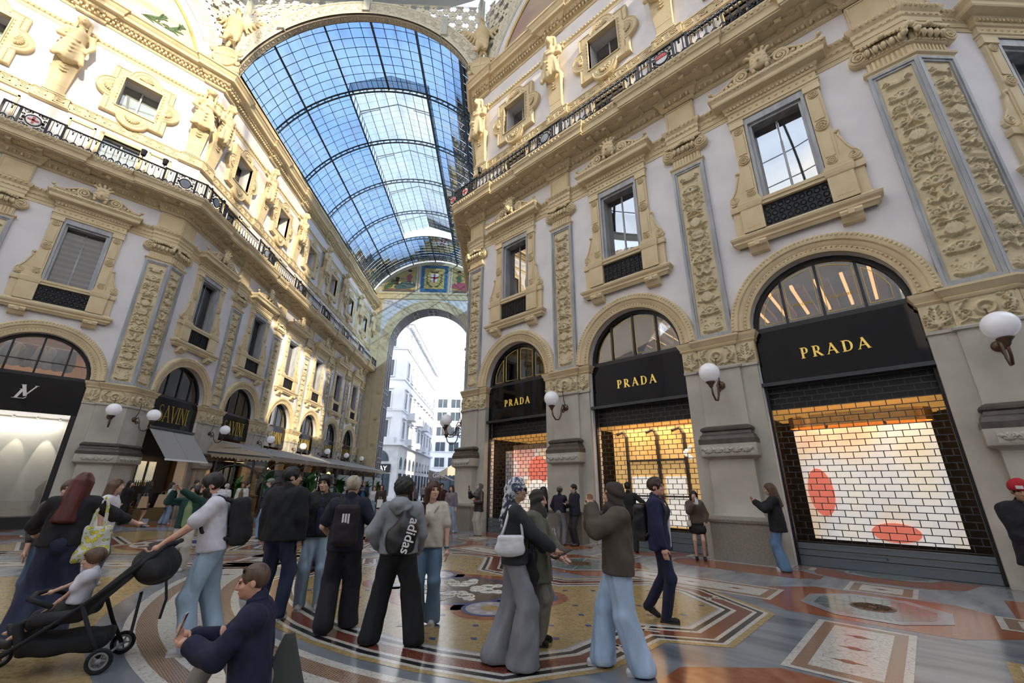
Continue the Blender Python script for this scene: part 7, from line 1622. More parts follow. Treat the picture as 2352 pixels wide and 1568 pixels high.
    info = dict(body=body, up=up, U=U, N=N_, HC=HC, HR=HR, arm=arm, leg=leg, k=k, pos=pos, rz=rz, sh=sh); return info
def world(I, p): c, s = cos(I['rz']), sin(I['rz']); return (I['pos'][0]+c*p[0]-s*p[1], I['pos'][1]+s*p[0]+c*p[1], p[2])
def phone(I, i, lb, c=(.03, .03, .035), pitch=.3, yaw=0., off=(0, -.02, .06), size=(.036, .004, .075)):
    w = I['arm'][i][2]; e = I['arm'][i][1]; f = (w-e)/np.linalg.norm(w-e); p = w+f*.1*I['k']+np.array(off); t = thing('phone', lb, 'phone', world(I, p), I['rz']+yaw); t.rotation_euler = (pitch, 0, I['rz']+yaw)
    mb = MB(); mb.box(-size[0], size[0], -size[1], size[1], -size[2], size[2]); mb.build('case', cloth(c, .4), t); mb = MB(); mb.box(-size[0]*.92, size[0]*.92, size[1], size[1]+.001, -size[2]*.95, size[2]*.95); mb.build('screen', mat('phone_screen', (.02, .02, .03), .1), t); mb = MB(); mb.box(size[0]*.2, size[0]*.85, -size[1]-.003, -size[1], size[2]*.55, size[2]*.93); mb.build('camera_bump', cloth((.02, .02, .02), .3), t); return t
def backpack(I, lb, c, size=(.15, .085, .23), z=1.2, y=.2, pocket=True, stripes=False):
    t = obj('backpack', None, None, None, (*I['pos'], 0), I['rz'], label=lb, cat='backpack'); k = I['k']; up = I['up']; U = I['U']; m = cloth(c); h = .014
    cx = up(0, y, z); S = SDF(cx-.36, cx+.36, h); S.box(cx, np.array(size)*k, .06*k, .02, U)
    if pocket: S.box(up(0, y+size[1]*.75, z-.08), np.array([size[0]*.82, size[1]*.5, size[2]*.5])*k, .035*k, .02, U)
    S.wob(.004, 20, 20, 30); obj('pack', S.mesh('pack'), m, t)
    for s in (-1, 1):
        mb = MB(); P = [up(s*.09, y-.06, z+.2), up(s*.12, .02, 1.485), up(s*.125, -.09, 1.43), up(s*.135, -.135, 1.3), up(s*.16, -.09, 1.14), up(s*.15, .06, 1.06), up(s*.12, y-.05, z-.18)]
        Q = []
        for i in range(len(P)-1):
            for q in range(4): Q.append(P[i]+(P[i+1]-P[i])*q/4)
        mb.tube(Q+[P[-1]], .022*k, 6, True); mb.build('strap', m, t, True)
    if stripes:
        for i in (-1, 0, 1): mb = MB(); mb.box(-.011, .011, 0, .004, -.085, .085); o = mb.build('stripe', cloth((.75, .72, .75)), t); p = up(.0+.032*i, y+size[1]+.004+(size[1]*.33 if pocket else 0)*0+.004, z+.045); o.location = p; o.rotation_euler = (I['U'][2, 1] and math.asin(U[2, 1]) or 0, 0, 0)
    return t
# ------------------------------------------------------------------ the people in the hall
LFT, RGT, TO, AWAY = -pi/2, pi/2, 0., pi
def LW(pos, rz, w): c, s = cos(-rz), sin(-rz); x, y = w[0]-pos[0], w[1]-pos[1]; return (c*x-s*y, s*x+c*y, w[2], 0)
BLK_, NAVY, WHT_ = (.012, .012, .015), (.012, .018, .045), (.72, .72, .76); DEN, LDEN, DDEN = (.06, .10, .18), (.26, .36, .46), (.015, .025, .06)
def J(c, **k): return dict(c=c, kind='denim', **k)
# foreground, left to right
I1 = person('woman with long dark red hair, black top and wide navy jeans, seen from behind', (3.66, 5.72), pi+.6, 1.72, .014, 'light', dict(c=BLK_, sl='half', name='top', hem=.93, w=.024), J((.012, .018, .05), w=.03, fl=.09), (.05, .05, .06), ('long', (.10, .014, .010), .42), feet=[(-.12, .0, 0), (.12, .05, 0)], hands=[(-.62, -.16, 1.14), (.3, -.3, 1.05)], hints=((-.2, .3, -.9), None), head=(-.5, .15), bare=True)
phone(I1, 0, 'dark phone held out by the red-haired woman', pitch=.9, off=(0, 0, .03))
I2 = person('woman in a dark grey top hugging the red-haired woman', (3.1, 6.2), .55, 1.64, .016, 'light', dict(c=(.05, .05, .06), sl='half', name='top', hem=.92), J(DEN, w=.02, fl=.03), BLK_, ('bun', (.09, .06, .04)), hands=[(-.2, -.1, .85), LW((3.1, 6.2), .55, (3.55, 5.5, 1.18))], feet=[(-.1, .1, 0), (.1, 0, 0)], grip=(0, .2))
I3 = person('girl in a white T-shirt with long brown hair and sunglasses on her head', (2.0, 8.2), pi/2+.4, 1.68, .02, 'light', dict(c=WHT_, sl='short', name='shirt', hem=.92), J(DEN), WHT_, ('long', (.14, .08, .045), .3), extra=(('topglasses',),))
def tote(I, lb, dx, z0, z1, w, m, dep=.06, strap=.3, yoff=0.):
    p = world(I, np.array([dx, yoff, 0])); t = thing('tote_bag', lb, 'bag', (p[0], p[1], 0), I['rz'])
    S = SDF((-w-.06, -dep-.08, z0-.06), (w+.06, dep+.08, z1+.06), .016); S.cone((-w*.6, 0, z0+.1), (w*.6, 0, z0+.1), dep*1.4, None, .05); S.box((0, 0, (z0+z1)/2), (w, dep, (z1-z0)/2), .04, .03); S.wob(.008, 22, 10, 18); obj('bag_body', S.mesh('bag_body'), m, t)
    for y in (-dep*.6, dep*.6): mb = MB(); mb.tube([(-w*.45, y, z1-.05), (-w*.25, y*.6, z1+strap*.7), (0, 0, z1+strap), (w*.25, y*.6, z1+strap*.7), (w*.45, y, z1-.05)], .016, 5); mb.build('handle', m, t)
    return t
def lemonmat():
    m = bpy.data.materials.new('lemon_print'); m.use_nodes = True; nt = m.node_tree; N = nt.nodes.new; Lk = nt.links.new; b = nt.nodes['Principled BSDF']; b.inputs['Roughness'].default_value = .85
    tc = N('ShaderNodeTexCoord'); v = N('ShaderNodeTexVoronoi'); v.inputs['Scale'].default_value = 20; Lk(tc.outputs['Object'], v.inputs['Vector']); rp = N('ShaderNodeValToRGB'); e = rp.color_ramp.elements; e[0].position = .36; e[0].color = (.72, .60, .05, 1); e[1].position = .46; e[1].color = (.66, .68, .62, 1); q = e.new(.4); q.color = (.25, .33, .08, 1); rp.color_ramp.interpolation = 'CONSTANT'
    Lk(v.outputs['Distance'], rp.inputs[0]); Lk(rp.outputs[0], b.inputs['Base Color']); return m
tote(I1, 'white tote bag printed with yellow lemons on the red-haired woman', -.27, .72, 1.12, .15, lemonmat(), .05, .32, .04)
I7 = person('woman in a green cardigan raising her phone with both hands', (2.49, 9.54), .4, 1.58, .018, 'tan', dict(c=(.01, .06, .05), sl='long', name='cardigan', hem=.86, w=.028, open=(.26, .36, .18), ow=.075), dict(c=(.55, .52, .46), w=.022, fl=.02), (.5, .5, .52), ('bun', (.02, .015, .012)), hands=[(-.32, -.25, 1.62), (-.16, -.33, 1.64)], hints=((-.8, -.2, -.5), (.6, -.4, -.6)), head=(-.9, -.3), grip=(.8, .8))
phone(I7, 1, 'phone raised by the woman in the green cardigan', (.5, .45, .38), .2, 1.2, (-.06, 0, .02), (.075, .004, .036))
I8 = person('bearded man in a white short-sleeved shirt pushing the pushchair', (5.6, 5.34), -1.12, 1.74, .012, 'pink', dict(c=(.66, .66, .74), sl='short', name='shirt', hem=.93, w=.026, collar=1), J(LDEN, w=.024, fl=.02), (.5, .5, .54), ('short', (.015, .012, .012)), hands=[LW((5.6, 5.34), -1.12, (5.2, 5.2, 1.0)), LW((5.6, 5.34), -1.12, (5.3, 4.96, 1.0))], feet=[(-.1, .2, 0), (.1, -.02, 0)], head=(0, .3), grip=(1, 1), extra=(('beard', (.02, .014, .012)),), lean=.1)
backpack(I8, 'black backpack worn by the bearded man', (.012, .012, .014), (.16, .1, .25), 1.2, .24)
I9 = person('kneeling man in a navy coat photographing with his phone', (6.88, 4.02), -1.25, 1.78, .011, 'pink', dict(c=(.010, .014, .045), sl='long', name='coat', hem=.62, w=.032, collar=1, open=(.66, .67, .74), ow=.03), dict(c=(.30, .28, .26), w=.02), (.2, .1, .05), ('buzz', (.13, .08, .05)), pel=.2, feet=[(-.14, -.42, 0), (.12, .34, 0)], hands=[LW((6.88, 4.02), -1.25, (6.42, 3.98, .52)), LW((6.88, 4.02), -1.25, (6.48, 3.84, .5))], head=(0, .02), grip=(1, 1), lean=.12, extra=(('topglasses',),), knees=[(-.2, -1, .3), (.2, -.6, -.8)])
phone(I9, 1, 'pale phone held up by the kneeling man', (.55, .5, .48), -.2, 0, (0, .0, .1))
I11 = person('man in a black bomber jacket seen from behind, face turned right', (5.82, 6.42), 3.05, 1.84, .013, 'asian', dict(c=(.008, .010, .013), sl='long', name='jacket', hem=.86, w=.045, collar=1), J(DDEN, w=.026), (.3, .3, .33), ('short', (.008, .008, .009)), head=(-1.0, 0), feet=[(-.13, 0, 0), (.13, .05, 0)])
I12 = person('young man in an open black jacket and light jeans facing the camera', (6.12, 6.92), .25, 1.76, .013, 'asian', dict(c=(.008, .009, .012), sl='long', name='jacket', hem=.9, w=.034, open=(.01, .016, .05), ow=.045), J((.24, .32, .40), w=.028), (.42, .42, .4), ('bowl', (.01, .009, .009)), head=(-.3, .05), feet=[(-.12, 0, 0), (.12, -.05, 0)])
I13 = person('blond man in a navy T-shirt with a backpack, walking away', (6.82, 5.98), pi+.2, 1.72, .012, 'light', dict(c=(.010, .013, .028), sl='short', name='shirt', hem=.86, w=.026), dict(c=(.010, .010, .018), w=.038, fl=.035), BLK_, ('short', (.50, .43, .32)), hands=[(-.26, -.16, 1.0), (.24, -.2, 1.02)], feet=[(-.13, -.1, 0), (.12, .14, .05, 0, .5)], head=(-.25, .12), bare=True)
backpack(I13, 'dark backpack with three white stripes on the blond man', (.016, .012, .018), (.15, .08, .235), 1.17, .2, True, True)
I14 = person('curly-haired youth in a grey hooded sweatshirt seen from behind', (7.58, 5.5), pi+.05, 1.68, .012, 'tan', dict(c=(.26, .28, .31), sl='long', name='hoodie', hem=.92, w=.032, hood=1), dict(c=(.010, .010, .012), w=.04, fl=.035), BLK_, ('curly', (.010, .008, .008)), hands=[(-.2, -.22, .95), (.26, -.1, .98)], feet=[(-.25, .02, 0, .3), (.25, -.04, 0, -.3)], head=(.2, 0), bare=True)
t = obj('drawstring_bag', None, None, None, (*I14['pos'], 0), I14['rz'], label='black drawstring bag with white lettering on the youth in grey', cat='bag'); S = SDF((-.5, .05, .75), (.4, .5, 1.5), .014); up = I14['up']
S.cone(up(-.02, .2, 1.08), up(-.1, .2, 1.2), .15, .13, .05); S.cone(up(-.1, .2, 1.2), up(-.05, .14, 1.42), .12, .03, .04); S.box(up(-.05, .21, 1.08), (.15, .07, .12), .05, .04); S.wob(.006, 25, 15, 20); obj('pack', S.mesh('pack'), cloth((.012, .013, .016), .45), t)
obj('lettering', text_mesh('adidas', .145, .003, bold=.002), cloth((.78, .78, .8)), t, tuple(up(-.12, .372, 1.15)), rot=(pi/2, pi/2+.25, pi)); mb = MB(); mb.tube([up(-.05, .16, 1.42), up(-.14, .02, 1.48), up(-.15, -.1, 1.38), up(-.2, .02, 1.1), up(-.12, .2, .98)], .01, 5); mb.tube([up(-.05, .16, 1.42), up(.12, .02, 1.48), up(.15, -.1, 1.38), up(.2, .02, 1.1), up(.1, .18, .98)], .01, 5); mb.build('cord', cloth(BLK_), t)
I15 = person('woman in a cream T-shirt and ripped jeans holding up a phone', (7.82, 6.25), -.05, 1.67, .013, 'light', dict(c=(.60, .56, .47), sl='short', name='shirt', hem=.9, w=.02), J((.10, .17, .26), w=.012, fl=.045), (.5, .48, .44), ('long', (.06, .022, .014), .3), hands=[(-.14, -.3, 1.33), (.25, -.05, .83)], hints=((-.7, .1, -.7), None), head=(.55, 0), grip=(.6, .2), slim=.92)
phone(I15, 0, 'dark red phone in the hand of the woman in cream', (.12, .02, .03), 0, 0, (.03, -.02, .02)); mb = MB(); w = I15['arm'][1]; p = w[1]+(w[2]-w[1])*.9; mb.lathe([(.032, -.012), (.034, 0), (.032, .012)], p, 12); mb.build('watch', cloth((.02, .2, .2), .4), I15['body'])
mb = MB(); up = I15['up']; mb.tube([up(-.16, -.12, 1.0), up(-.02, -.14, 1.2), up(.1, -.11, 1.4), up(.13, .02, 1.47)], .014, 5); mb.build('bag_strap', cloth((.42, .37, .31)), I15['body'])
def toile():
    return mat('toile_scarf', (.60, .62, .66), .6, col2=(.035, .05, .10), scale=26, detail=3, lo=.46, hi=.56)
I16 = person('woman in a blue and white headscarf and flared grey jeans facing right', (8.87, 4.95), RGT+.05, 1.70, .011, 'tan', dict(c=(.022, .026, .032), sl='long', name='cardigan', hem=.9, w=.022, open=(.09, .012, .018), ow=.03), J((.17, .175, .20), w=.016, fl=.10), (.02, .02, .022), ('scarf', (.5, .5, .55), toile()), hands=[(-.12, -.44, 1.0), (.16, -.36, 1.0)], head=(0, .05), extra=(('glasses',),), grip=(.5, .5), feet=[(-.1, -.08, 0), (.1, .16, 0)], slim=.9)
phone(I16, 0, 'navy phone held out by the woman in the headscarf', (.015, .02, .06), 1.2, 0, (0, -.05, .02))
def shoulder_bag(I, lb, m, x, y, z, w=.16, hgt=.075, rot=0.):
    t = obj('shoulder_bag', None, None, None, (*I['pos'], 0), I['rz'], label=lb, cat='bag'); up = I['up']; c = up(x, y, z); S = SDF(c-.3, c+.3, .012); S.box(c, (.04, w, hgt), .03, .03); S.ell(c+[0, .01, -hgt*.5], (.05, w*1.15, hgt*.8), .04); obj('bag_body', S.mesh('bag_body'), m, t)
    mb = MB(); mb.tube([c+[0, -w*.95, .05], (c+up(x*.75, -.04, 1.43))/2+[0, -.06, .02], up(x*.72, -.02, 1.47), up(x*.72, .06, 1.46), (c+up(x*.75, .06, 1.43))/2+[0, .05, .02], c+[0, w*.8, .04]], .013, 6); mb.build('strap', m, t, True); return t
shoulder_bag(I16, 'white crescent shoulder bag of the woman in the headscarf', cloth((.72, .73, .76), .45), -.235, .06, 1.1, .13, .085)
I17 = person('woman in a dark scarf and olive tunic behind the headscarf woman', (9.15, 5.55), RGT-.35, 1.58, .014, 'pink', dict(c=(.13, .13, .095), sl='long', name='tunic', hem=.66, w=.032, flare=.04), dict(c=(.22, .21, .17), w=.02, fl=.03), BLK_, ('hijab', (.045, .042, .035)), hands=[(-.1, -.3, .98), (.12, -.3, .98)], head=(-.1, .1))
t = tote(I17, 'black bag with fringed shawl hanging from the woman in the olive tunic', -.26, .6, .95, .1, cloth((.012, .012, .014)), .06, .3, .0)
for i in range(9): mb = MB(); mb.box(-.02+.012*i, -.014+.012*i, -.075, -.07, .42, .62); mb.build('fringe', cloth((.1, .1, .1)), t)
I18 = person('woman in a brown headscarf, brown jacket and light jeans cupping her hands to her face', (9.9, 4.83), LFT-.15, 1.66, .011, 'light', dict(c=(.085, .068, .052), sl='long', name='jacket', hem=.85, w=.048, collar=1), J((.34, .46, .62), w=.036, fl=.045), (.66, .68, .7), ('hijab', (.055, .040, .034)), hands=[(-.04, -.25, 1.5), (.07, -.25, 1.48)], hints=((-.5, -.2, -.8), (.5, -.2, -.8)), head=(0, .05), feet=[(-.1, -.2, 0, .1), (.12, .16, 0)], grip=(-.1, -.1), lean=-.04)
I19 = person('man in a navy suit and white shirt walking right', (10.9, 6.36), 1.05, 1.75, .012, 'pink', dict(c=(.010, .016, .06), sl='long', name='suit_jacket', hem=.82, w=.026, open=(.62, .64, .72), ow=.028, collar=1, cc=(.012, .02, .07)), dict(c=(.008, .012, .045), w=.016), (.012, .012, .014), ('short', (.05, .03, .02)), feet=[(-.1, .0, 0), (.1, .26, .06, 0, .5)], hands=[(-.24, -.08, .82), (.24, .0, .82)], head=(-.1, 0))
backpack(I19, 'black backpack worn by the man in the navy suit', (.012, .014, .016), (.14, .09, .24), 1.16, .22)
# along the right facade
I20 = person('security guard in black with cap, hand on hip', (12.3, 12.35), pi-.5, 1.76, .02, 'tan', dict(c=BLK_, sl='long', name='jacket', hem=.88), dict(c=BLK_, w=.02), BLK_, ('short', (.02, .015, .012)), hands=[(-.27, .0, 1.0), (.25, 0, .82)], hints=((-1, .2, 0), None), extra=(('cap', BLK_),))
person('woman in a black cap and black top looking at her phone by the first pier', (10.15, 14.1), LFT+.2, 1.62, .022, 'light', dict(c=BLK_, name='top', hem=.95), J(DEN, w=.02, fl=.03), WHT_, ('long', (.03, .02, .015), .25), hands=[(-.1, -.28, 1.2), (.1, -.28, 1.2)], extra=(('cap', BLK_),))
person('person in grey trousers and black top with camouflage cap by the first pier', (10.62, 13.85), pi-.6, 1.64, .02, 'light', dict(c=(.015, .012, .03), name='sweater', hem=.93), dict(c=(.22, .22, .23), w=.022), (.6, .6, .62), ('bun', (.05, .035, .03)), hands=[(-.1, -.3, 1.1), (.2, -.1, .95)], extra=(('cap', (.18, .18, .14)),))
person('man in a dark puffer jacket with arms folded by the first pier', (11.02, 13.6), LFT+.3, 1.70, .02, 'asian', dict(c=(.012, .014, .026), name='jacket', hem=.84, w=.03), dict(c=(.02, .02, .024), w=.02), (.05, .05, .06), ('short', (.01, .01, .01)), hands=[(.05, -.24, 1.2), (-.05, -.22, 1.16)])
I22 = person('woman in a fur jacket and short skirt holding a white phone beside the pier', (13.55, 11.1), -.35, 1.56, .018, 'light', dict(c=(.10, .075, .055), name='fur_jacket', hem=.9, w=.03), dict(c=BLK_, skirt=.4, w=.01), BLK_, ('long', (.02, .014, .012), .28), hands=[(-.04, -.3, 1.38), (.2, -.1, .95)], head=(0, .05), slim=.9)
phone(I22, 0, 'white phone of the woman in the fur jacket', (.75, .75, .78), 0, 0, (.02, -.03, .03)); shoulder_bag(I22, 'cream handbag of the woman in the fur jacket', cloth((.60, .57, .5), .45), -.2, -.12, .92, .12, .07)
I23 = person('woman in a black coat and flared blue jeans photographing by the right pier', (14.69, 9.74), LFT-.5, 1.73, .015, 'light', dict(c=(.008, .008, .010), name='coat', hem=.76, w=.034, flare=.02, collar=1), J((.10, .19, .33), w=.018, fl=.06), (.62, .62, .66), ('long', (.10, .05, .025), .34), hands=[(-.03, -.36, 1.36), (.1, -.36, 1.35)], hints=((-.5, -.2, -.8), (.5, -.2, -.8)), head=(0, .1), grip=(.7, .7), slim=.95)
phone(I23, 0, 'grey phone of the woman in the black coat', (.15, .18, .2), 0, 0, (.05, 0, .0), (.075, .004, .036))
I24 = person('boy in a red beanie and black jacket at the right picture edge', (14.93, 5.3), -.45, 1.74, .012, 'tan', dict(c=(.008, .010, .016), name='jacket', hem=.8, w=.04, collar=1), dict(c=(.012, .012, .016), w=.03), BLK_, ('short', (.02, .015, .012)), hands=[(.0, -.22, 1.08), (-.12, -.25, .86)], hints=((-.25, .3, -.9), (.4, .3, -.8)), head=(-.3, .1), extra=(('beanie', (.42, .008, .02)),), grip=(.5, .6))
phone(I24, 0, 'red-edged phone in the lowered hand of the boy in the beanie', (.3, .01, .04), 1.2, .4, (-.1, -.08, -.36), (.045, .006, .085))
I25 = person('woman in a striped top and light wide jeans walking past the narrow pier', (7.0, 16.9), -.3, 1.66, .02, 'light', dict(c=(.20, .17, .21), name='top', hem=.95, w=.014), J((.30, .40, .52), w=.024, fl=.05), (.6, .6, .6), ('long', (.04, .025, .02), .3), feet=[(-.1, -.22, 0), (.1, .25, 0)])
person('man in a dark red shirt behind the woman in stripes', (6.35, 19.2), .3, 1.74, .026, 'tan', dict(c=(.07, .012, .015), name='shirt', hem=.9), dict(c=(.03, .03, .04)), BLK_, ('short', (.015, .012, .01)))
I26 = person('woman in a grey headscarf and dark coat raising a phone by the narrow pier', (8.07, 16.1), LFT+.5, 1.72, .02, 'light', dict(c=(.030, .022, .02), name='coat', hem=.78, w=.03), dict(c=(.46, .43, .38), w=.03, fl=.02), (.3, .24, .18), ('hijab', (.13, .125, .115)), hands=[(-.1, -.34, 1.46), (.12, -.24, 1.1)], head=(0, -.25))
phone(I26, 0, 'black phone raised by the woman in the grey headscarf', BLK_, 0, 0, (0, -.02, .05)); mb = MB(); mb.tube([I26['up'](-.16, -.13, 1.15), I26['up'](0, -.17, 1.17), I26['up'](.16, -.12, 1.1)], .035, 6); mb.build('red_pouch', cloth((.6, .05, .03)), I26['body'])
# beyond, in the arm and at the counter
FAR = [('man in a navy jacket and grey cap with hands behind him', (1.22, 15.1), LFT+.2, 1.80, dict(c=(.012, .018, .05), name='jacket', hem=.86), J((.12, .22, .36)), (.45, .36, .3), ('short', (.2, .2, .2)), (('cap', (.26, .28, .27)),), None),
 ('woman with brown hair in a green vest over white sleeves', (-2.6, 20.4), .2, 1.72, dict(c=(.62, .60, .56), name='sweater', hem=.9, open=(.16, .13, .06), ow=.09), dict(c=(.02, .02, .03)), BLK_, ('long', (.14, .06, .03), .28), (), None),
 ('person in a white shirt seen from behind near the planters', (-3.2, 20.2), pi, 1.64, dict(c=(.66, .65, .64), sl='short', name='shirt'), J(DEN), BLK_, ('bun', (.6, .58, .55)), (), None),
 ('woman in a long black coat with long dark hair at the counter', (-6.65, 19.3), RGT, 1.72, dict(c=BLK_, name='coat', hem=.35, w=.03), dict(c=BLK_), BLK_, ('long', (.012, .01, .01), .35), (), None),
 ('woman in a short black dress and boots at the counter', (-6.1, 19.6), pi-.3, 1.70, dict(c=BLK_, name='dress', hem=.7, w=.024), dict(c=BLK_, skirt=.5), BLK_, ('long', (.012, .01, .01), .4), (), None),
 ('woman in a white blouse and jeans carrying a paper bag at the counter', (-5.25, 19.75), RGT+.6, 1.66, dict(c=(.66, .64, .62), sl='short', name='blouse', hem=.95), J((.16, .24, .36), w=.03, fl=.03), (.6, .6, .6), ('long', (.03, .02, .018), .3), (), None),
 ('man in black at the pastry counter', (-5.2, 21.2), pi/2, 1.78, dict(c=BLK_), dict(c=BLK_), BLK_, ('short', (.08, .05, .04)), (), None),
 ('blond woman with a neck scarf by the counter', (-4.4, 21.0), 0, 1.64, dict(c=(.10, .09, .09)), dict(c=BLK_), BLK_, ('long', (.36, .25, .13), .25), (), None),
 ('man in a navy suit by the planters', (-3.1, 21.6), RGT, 1.72, dict(c=(.014, .02, .05)), dict(c=(.014, .02, .05)), BLK_, ('short', (.012, .01, .01)), (), None),
 ('man in a blue shirt and open jacket in the middle of the arm', (1.7, 23.9), 0, 1.82, dict(c=(.015, .02, .03), open=(.04, .12, .3), ow=.1), J((.14, .26, .42)), BLK_, ('short', (.25, .2, .16)), (), [(-.08, -.24, 1.3), (.08, -.24, 1.3)]),
 ('woman in a white vest top and baggy jeans', (2.6, 22.6), 0, 1.6, dict(c=(.68, .67, .66), sl='none', name='vest'), J((.20, .28, .36), w=.04, fl=.05), WHT_, ('bun', (.16, .1, .06)), (), None),
 ('woman in brown carrying a white bag', (3.05, 22.2), .3, 1.68, dict(c=(.06, .04, .03)), dict(c=(.05, .035, .03), skirt=.6), BLK_, ('long', (.07, .04, .03), .2), (), None),
 ('blonde woman in a black sleeveless dress seen from behind', (4.3, 22.7), pi, 1.74, dict(c=BLK_, sl='none', name='dress', hem=.5), dict(c=BLK_, skirt=.7), BLK_, ('long', (.50, .38, .22), .25), (), None),
 ('man in a black jacket behind the blonde woman', (3.75, 24.5), pi, 1.84, dict(c=BLK_), dict(c=BLK_), BLK_, ('short', (.03, .02, .02)), (), None),
 ('man in a dark suit beside the green planter', (.6, 25.2), 0, 1.75, dict(c=(.02, .02, .03)), dict(c=BLK_), BLK_, ('short', (.05, .03, .02)), (), None),
 ('woman in a dark red headscarf far down the arm', (5.1, 24.3), pi, 1.72, dict(c=(.02, .03, .08)), dict(c=BLK_), BLK_, ('hijab', (.12, .01, .015)), (), None),
 ('man in navy holding a phone behind the young man', (5.0, 9.8), -.2, 1.74, dict(c=(.012, .016, .035)), dict(c=BLK_), BLK_, ('short', (.03, .02, .02)), (), [(-.05, -.3, 1.42), (.2, 0, .8)]),
 ('passer-by in light clothes near the end arch', (2.2, 40.0), 0, 1.75, dict(c=(.4, .4, .42)), dict(c=(.05, .05, .07)), BLK_, ('short', (.03, .02, .02)), (), None),
 ('passer-by in black near the end arch', (3.4, 38.0), pi, 1.7, dict(c=BLK_), dict(c=BLK_), BLK_, ('short', (.03, .02, .02)), (), None),
 ('passer-by in blue near the end arch', (4.6, 42.0), 0, 1.72, dict(c=(.05, .1, .2)), dict(c=(.03, .04, .06)), BLK_, ('short', (.1, .07, .05)), (), None),
 ('passer-by in a pale coat out in the street', (.8, 55.0), 0, 1.75, dict(c=(.5, .47, .42)), dict(c=(.05, .05, .07)), BLK_, ('long', (.1, .06, .04), .2), (), None),
 ('woman in a grey jacket in the arm beyond the hooded youth', (3.6, 28.0), .4, 1.7, dict(c=(.16, .16, .18)), dict(c=BLK_), BLK_, ('short', (.05, .03, .02)), (), None)]
for i, (lb, p, rz, H, tp, bt, sc, hr, ex, hn) in enumerate(FAR):
    person(lb, p, rz, H, .02 if p[1] < 18 else .03, ['light', 'tan', 'asian', 'pink'][i % 4], tp, bt, sc, hr, hands=hn, extra=ex, feet=[(-.1, .08*(-1)**i, 0), (.1, -.08*(-1)**i, 0)])
# ------------------------------------------------------------------ pushchair with a toddler
SX, SY, SRZ = 4.75, 4.9, -1.2      # pushchair origin under the seat, rolling left
st = thing('pushchair', 'black folding pushchair pushed by the bearded man', 'pushchair', (SX, SY, 0), SRZ)
PB, PF = cloth((.010, .010, .012), .5), cloth((.016, .017, .02), .8); WG = cloth((.24, .24, .25), .5)
for s in (-1, 1):
    x = s*.24
    for nm, P, r in (('frame_tube', [(x, .62, 1.02), (x, .4, .8), (x, .05, .5), (x, -.35, .2), (x, -.55, .1)], .018), ('rear_leg', [(x, .1, .55), (x, .22, .3), (x, .34, .1)], .018)): mb = MB(); mb.tube(P, r, 8); mb.build(nm, PB, st, True)
    for y, rr in ((-.55, .085), (.34, .1)):
        w = obj('wheel', None, None, st, (x*1.1, y, rr)); mb = MB(); mb.tube([(0, rr*.86*cos(q*pi/10), rr*.86*sin(q*pi/10)) for q in range(21)], .016, 6, False); mb.build('tyre', PB, w, True); mb = MB(); mb.tube([(0, rr*.62*cos(q*pi/10), rr*.62*sin(q*pi/10)) for q in range(21)], .012, 5, False); mb.tube([(-.03, 0, 0), (.03, 0, 0)], .022, 8)
        for q in range(5): a = q*2*pi/5; mb.tube([(0, 0, 0), (0, rr*.66*cos(a), rr*.66*sin(a))], .007, 4)
        mb.build('rim', WG, w, True)
mb = MB(); mb.tube([(-.24, .62, 1.02), (-.1, .66, 1.03), (.1, .66, 1.03), (.24, .62, 1.02)], .022, 8); mb.build('handle', PB, st, True)
mb = MB(); mb.tube([(-.26, .34, .1), (.26, .34, .1)], .012, 6); mb.tube([(-.24, -.3, .24), (.24, -.3, .24)], .012, 6); mb.build('axle', WG, st)
mb = MB(); mb.tube([(-.22, -.12, .55), (-.2, -.3, .62), (0, -.34, .63), (.2, -.3, .62), (.22, -.12, .55)], .022, 8); mb.build('bumper_bar', PB, st, True)
S = SDF((-.34, -.6, .1), (.34, .8, 1.12), .016); S.cone((-.16, -.22, .44), (-.16, .08, .46), .05, None, .04); S.cone((.16, -.22, .44), (.16, .08, .46), .05, None, .04); S.box((0, -.08, .44), (.2, .18, .035), .03, .04); S.box((0, .27, .7), (.2, .035, .33), .03, .04, rx(-.75)); S.box((0, -.3, .3), (.18, .03, .14), .02, .03, rx(.35)); obj('seat', S.mesh('seat'), PF, st)
S = SDF((-.34, .1, .4), (.34, .95, 1.12), .016); S.ell((0, .52, .84), (.23, .2, .17), .04, rx(-.6)); S.cone((-.18, .55, .8), (.18, .55, .8), .12, None, .06); S.wob(.01, 14, 20, 26); obj('folded_hood', S.mesh('folded_hood'), PF, st)
S = SDF((-.3, -.45, .08), (.3, .45, .42), .018); S.box((0, .0, .22), (.19, .3, .07), .05, .03); S.wob(.008, 18, 22, 20); obj('basket', S.mesh('basket'), PB, st)
for i in (-1, 1): mb = MB(); mb.box(.02*i-.012, .02*i+.012, .40, .41, .28, .62); mb.build('strap', PB, st, loc=(.2, .1, 0))
mb = MB(); mb.tube([(.2, .68, .7), (.22, .72, .55), (.2, .7, .38)], .012, 5); mb.build('hanging_strap', PB, st)
person('toddler in a white shirt sitting in the pushchair', (SX-.02, SY-.02), SRZ+.1, .92, .011, 'light', dict(c=(.6, .6, .68), sl='short', name='shirt', hem=.95, w=.03), dict(c=(.03, .028, .03), len=.6, w=.02), (.03, .032, .036), ('bowl', (.11, .06, .03)), pel=.53, feet=[(-.16, -.86, .52, 0, -1.1), (.14, -.98, .30, 0, -.7)], hands=[(-.2, -.5, 1.14), (.12, -.3, .98)], head=(-.1, .25), hs=1.42, lean=-.18)
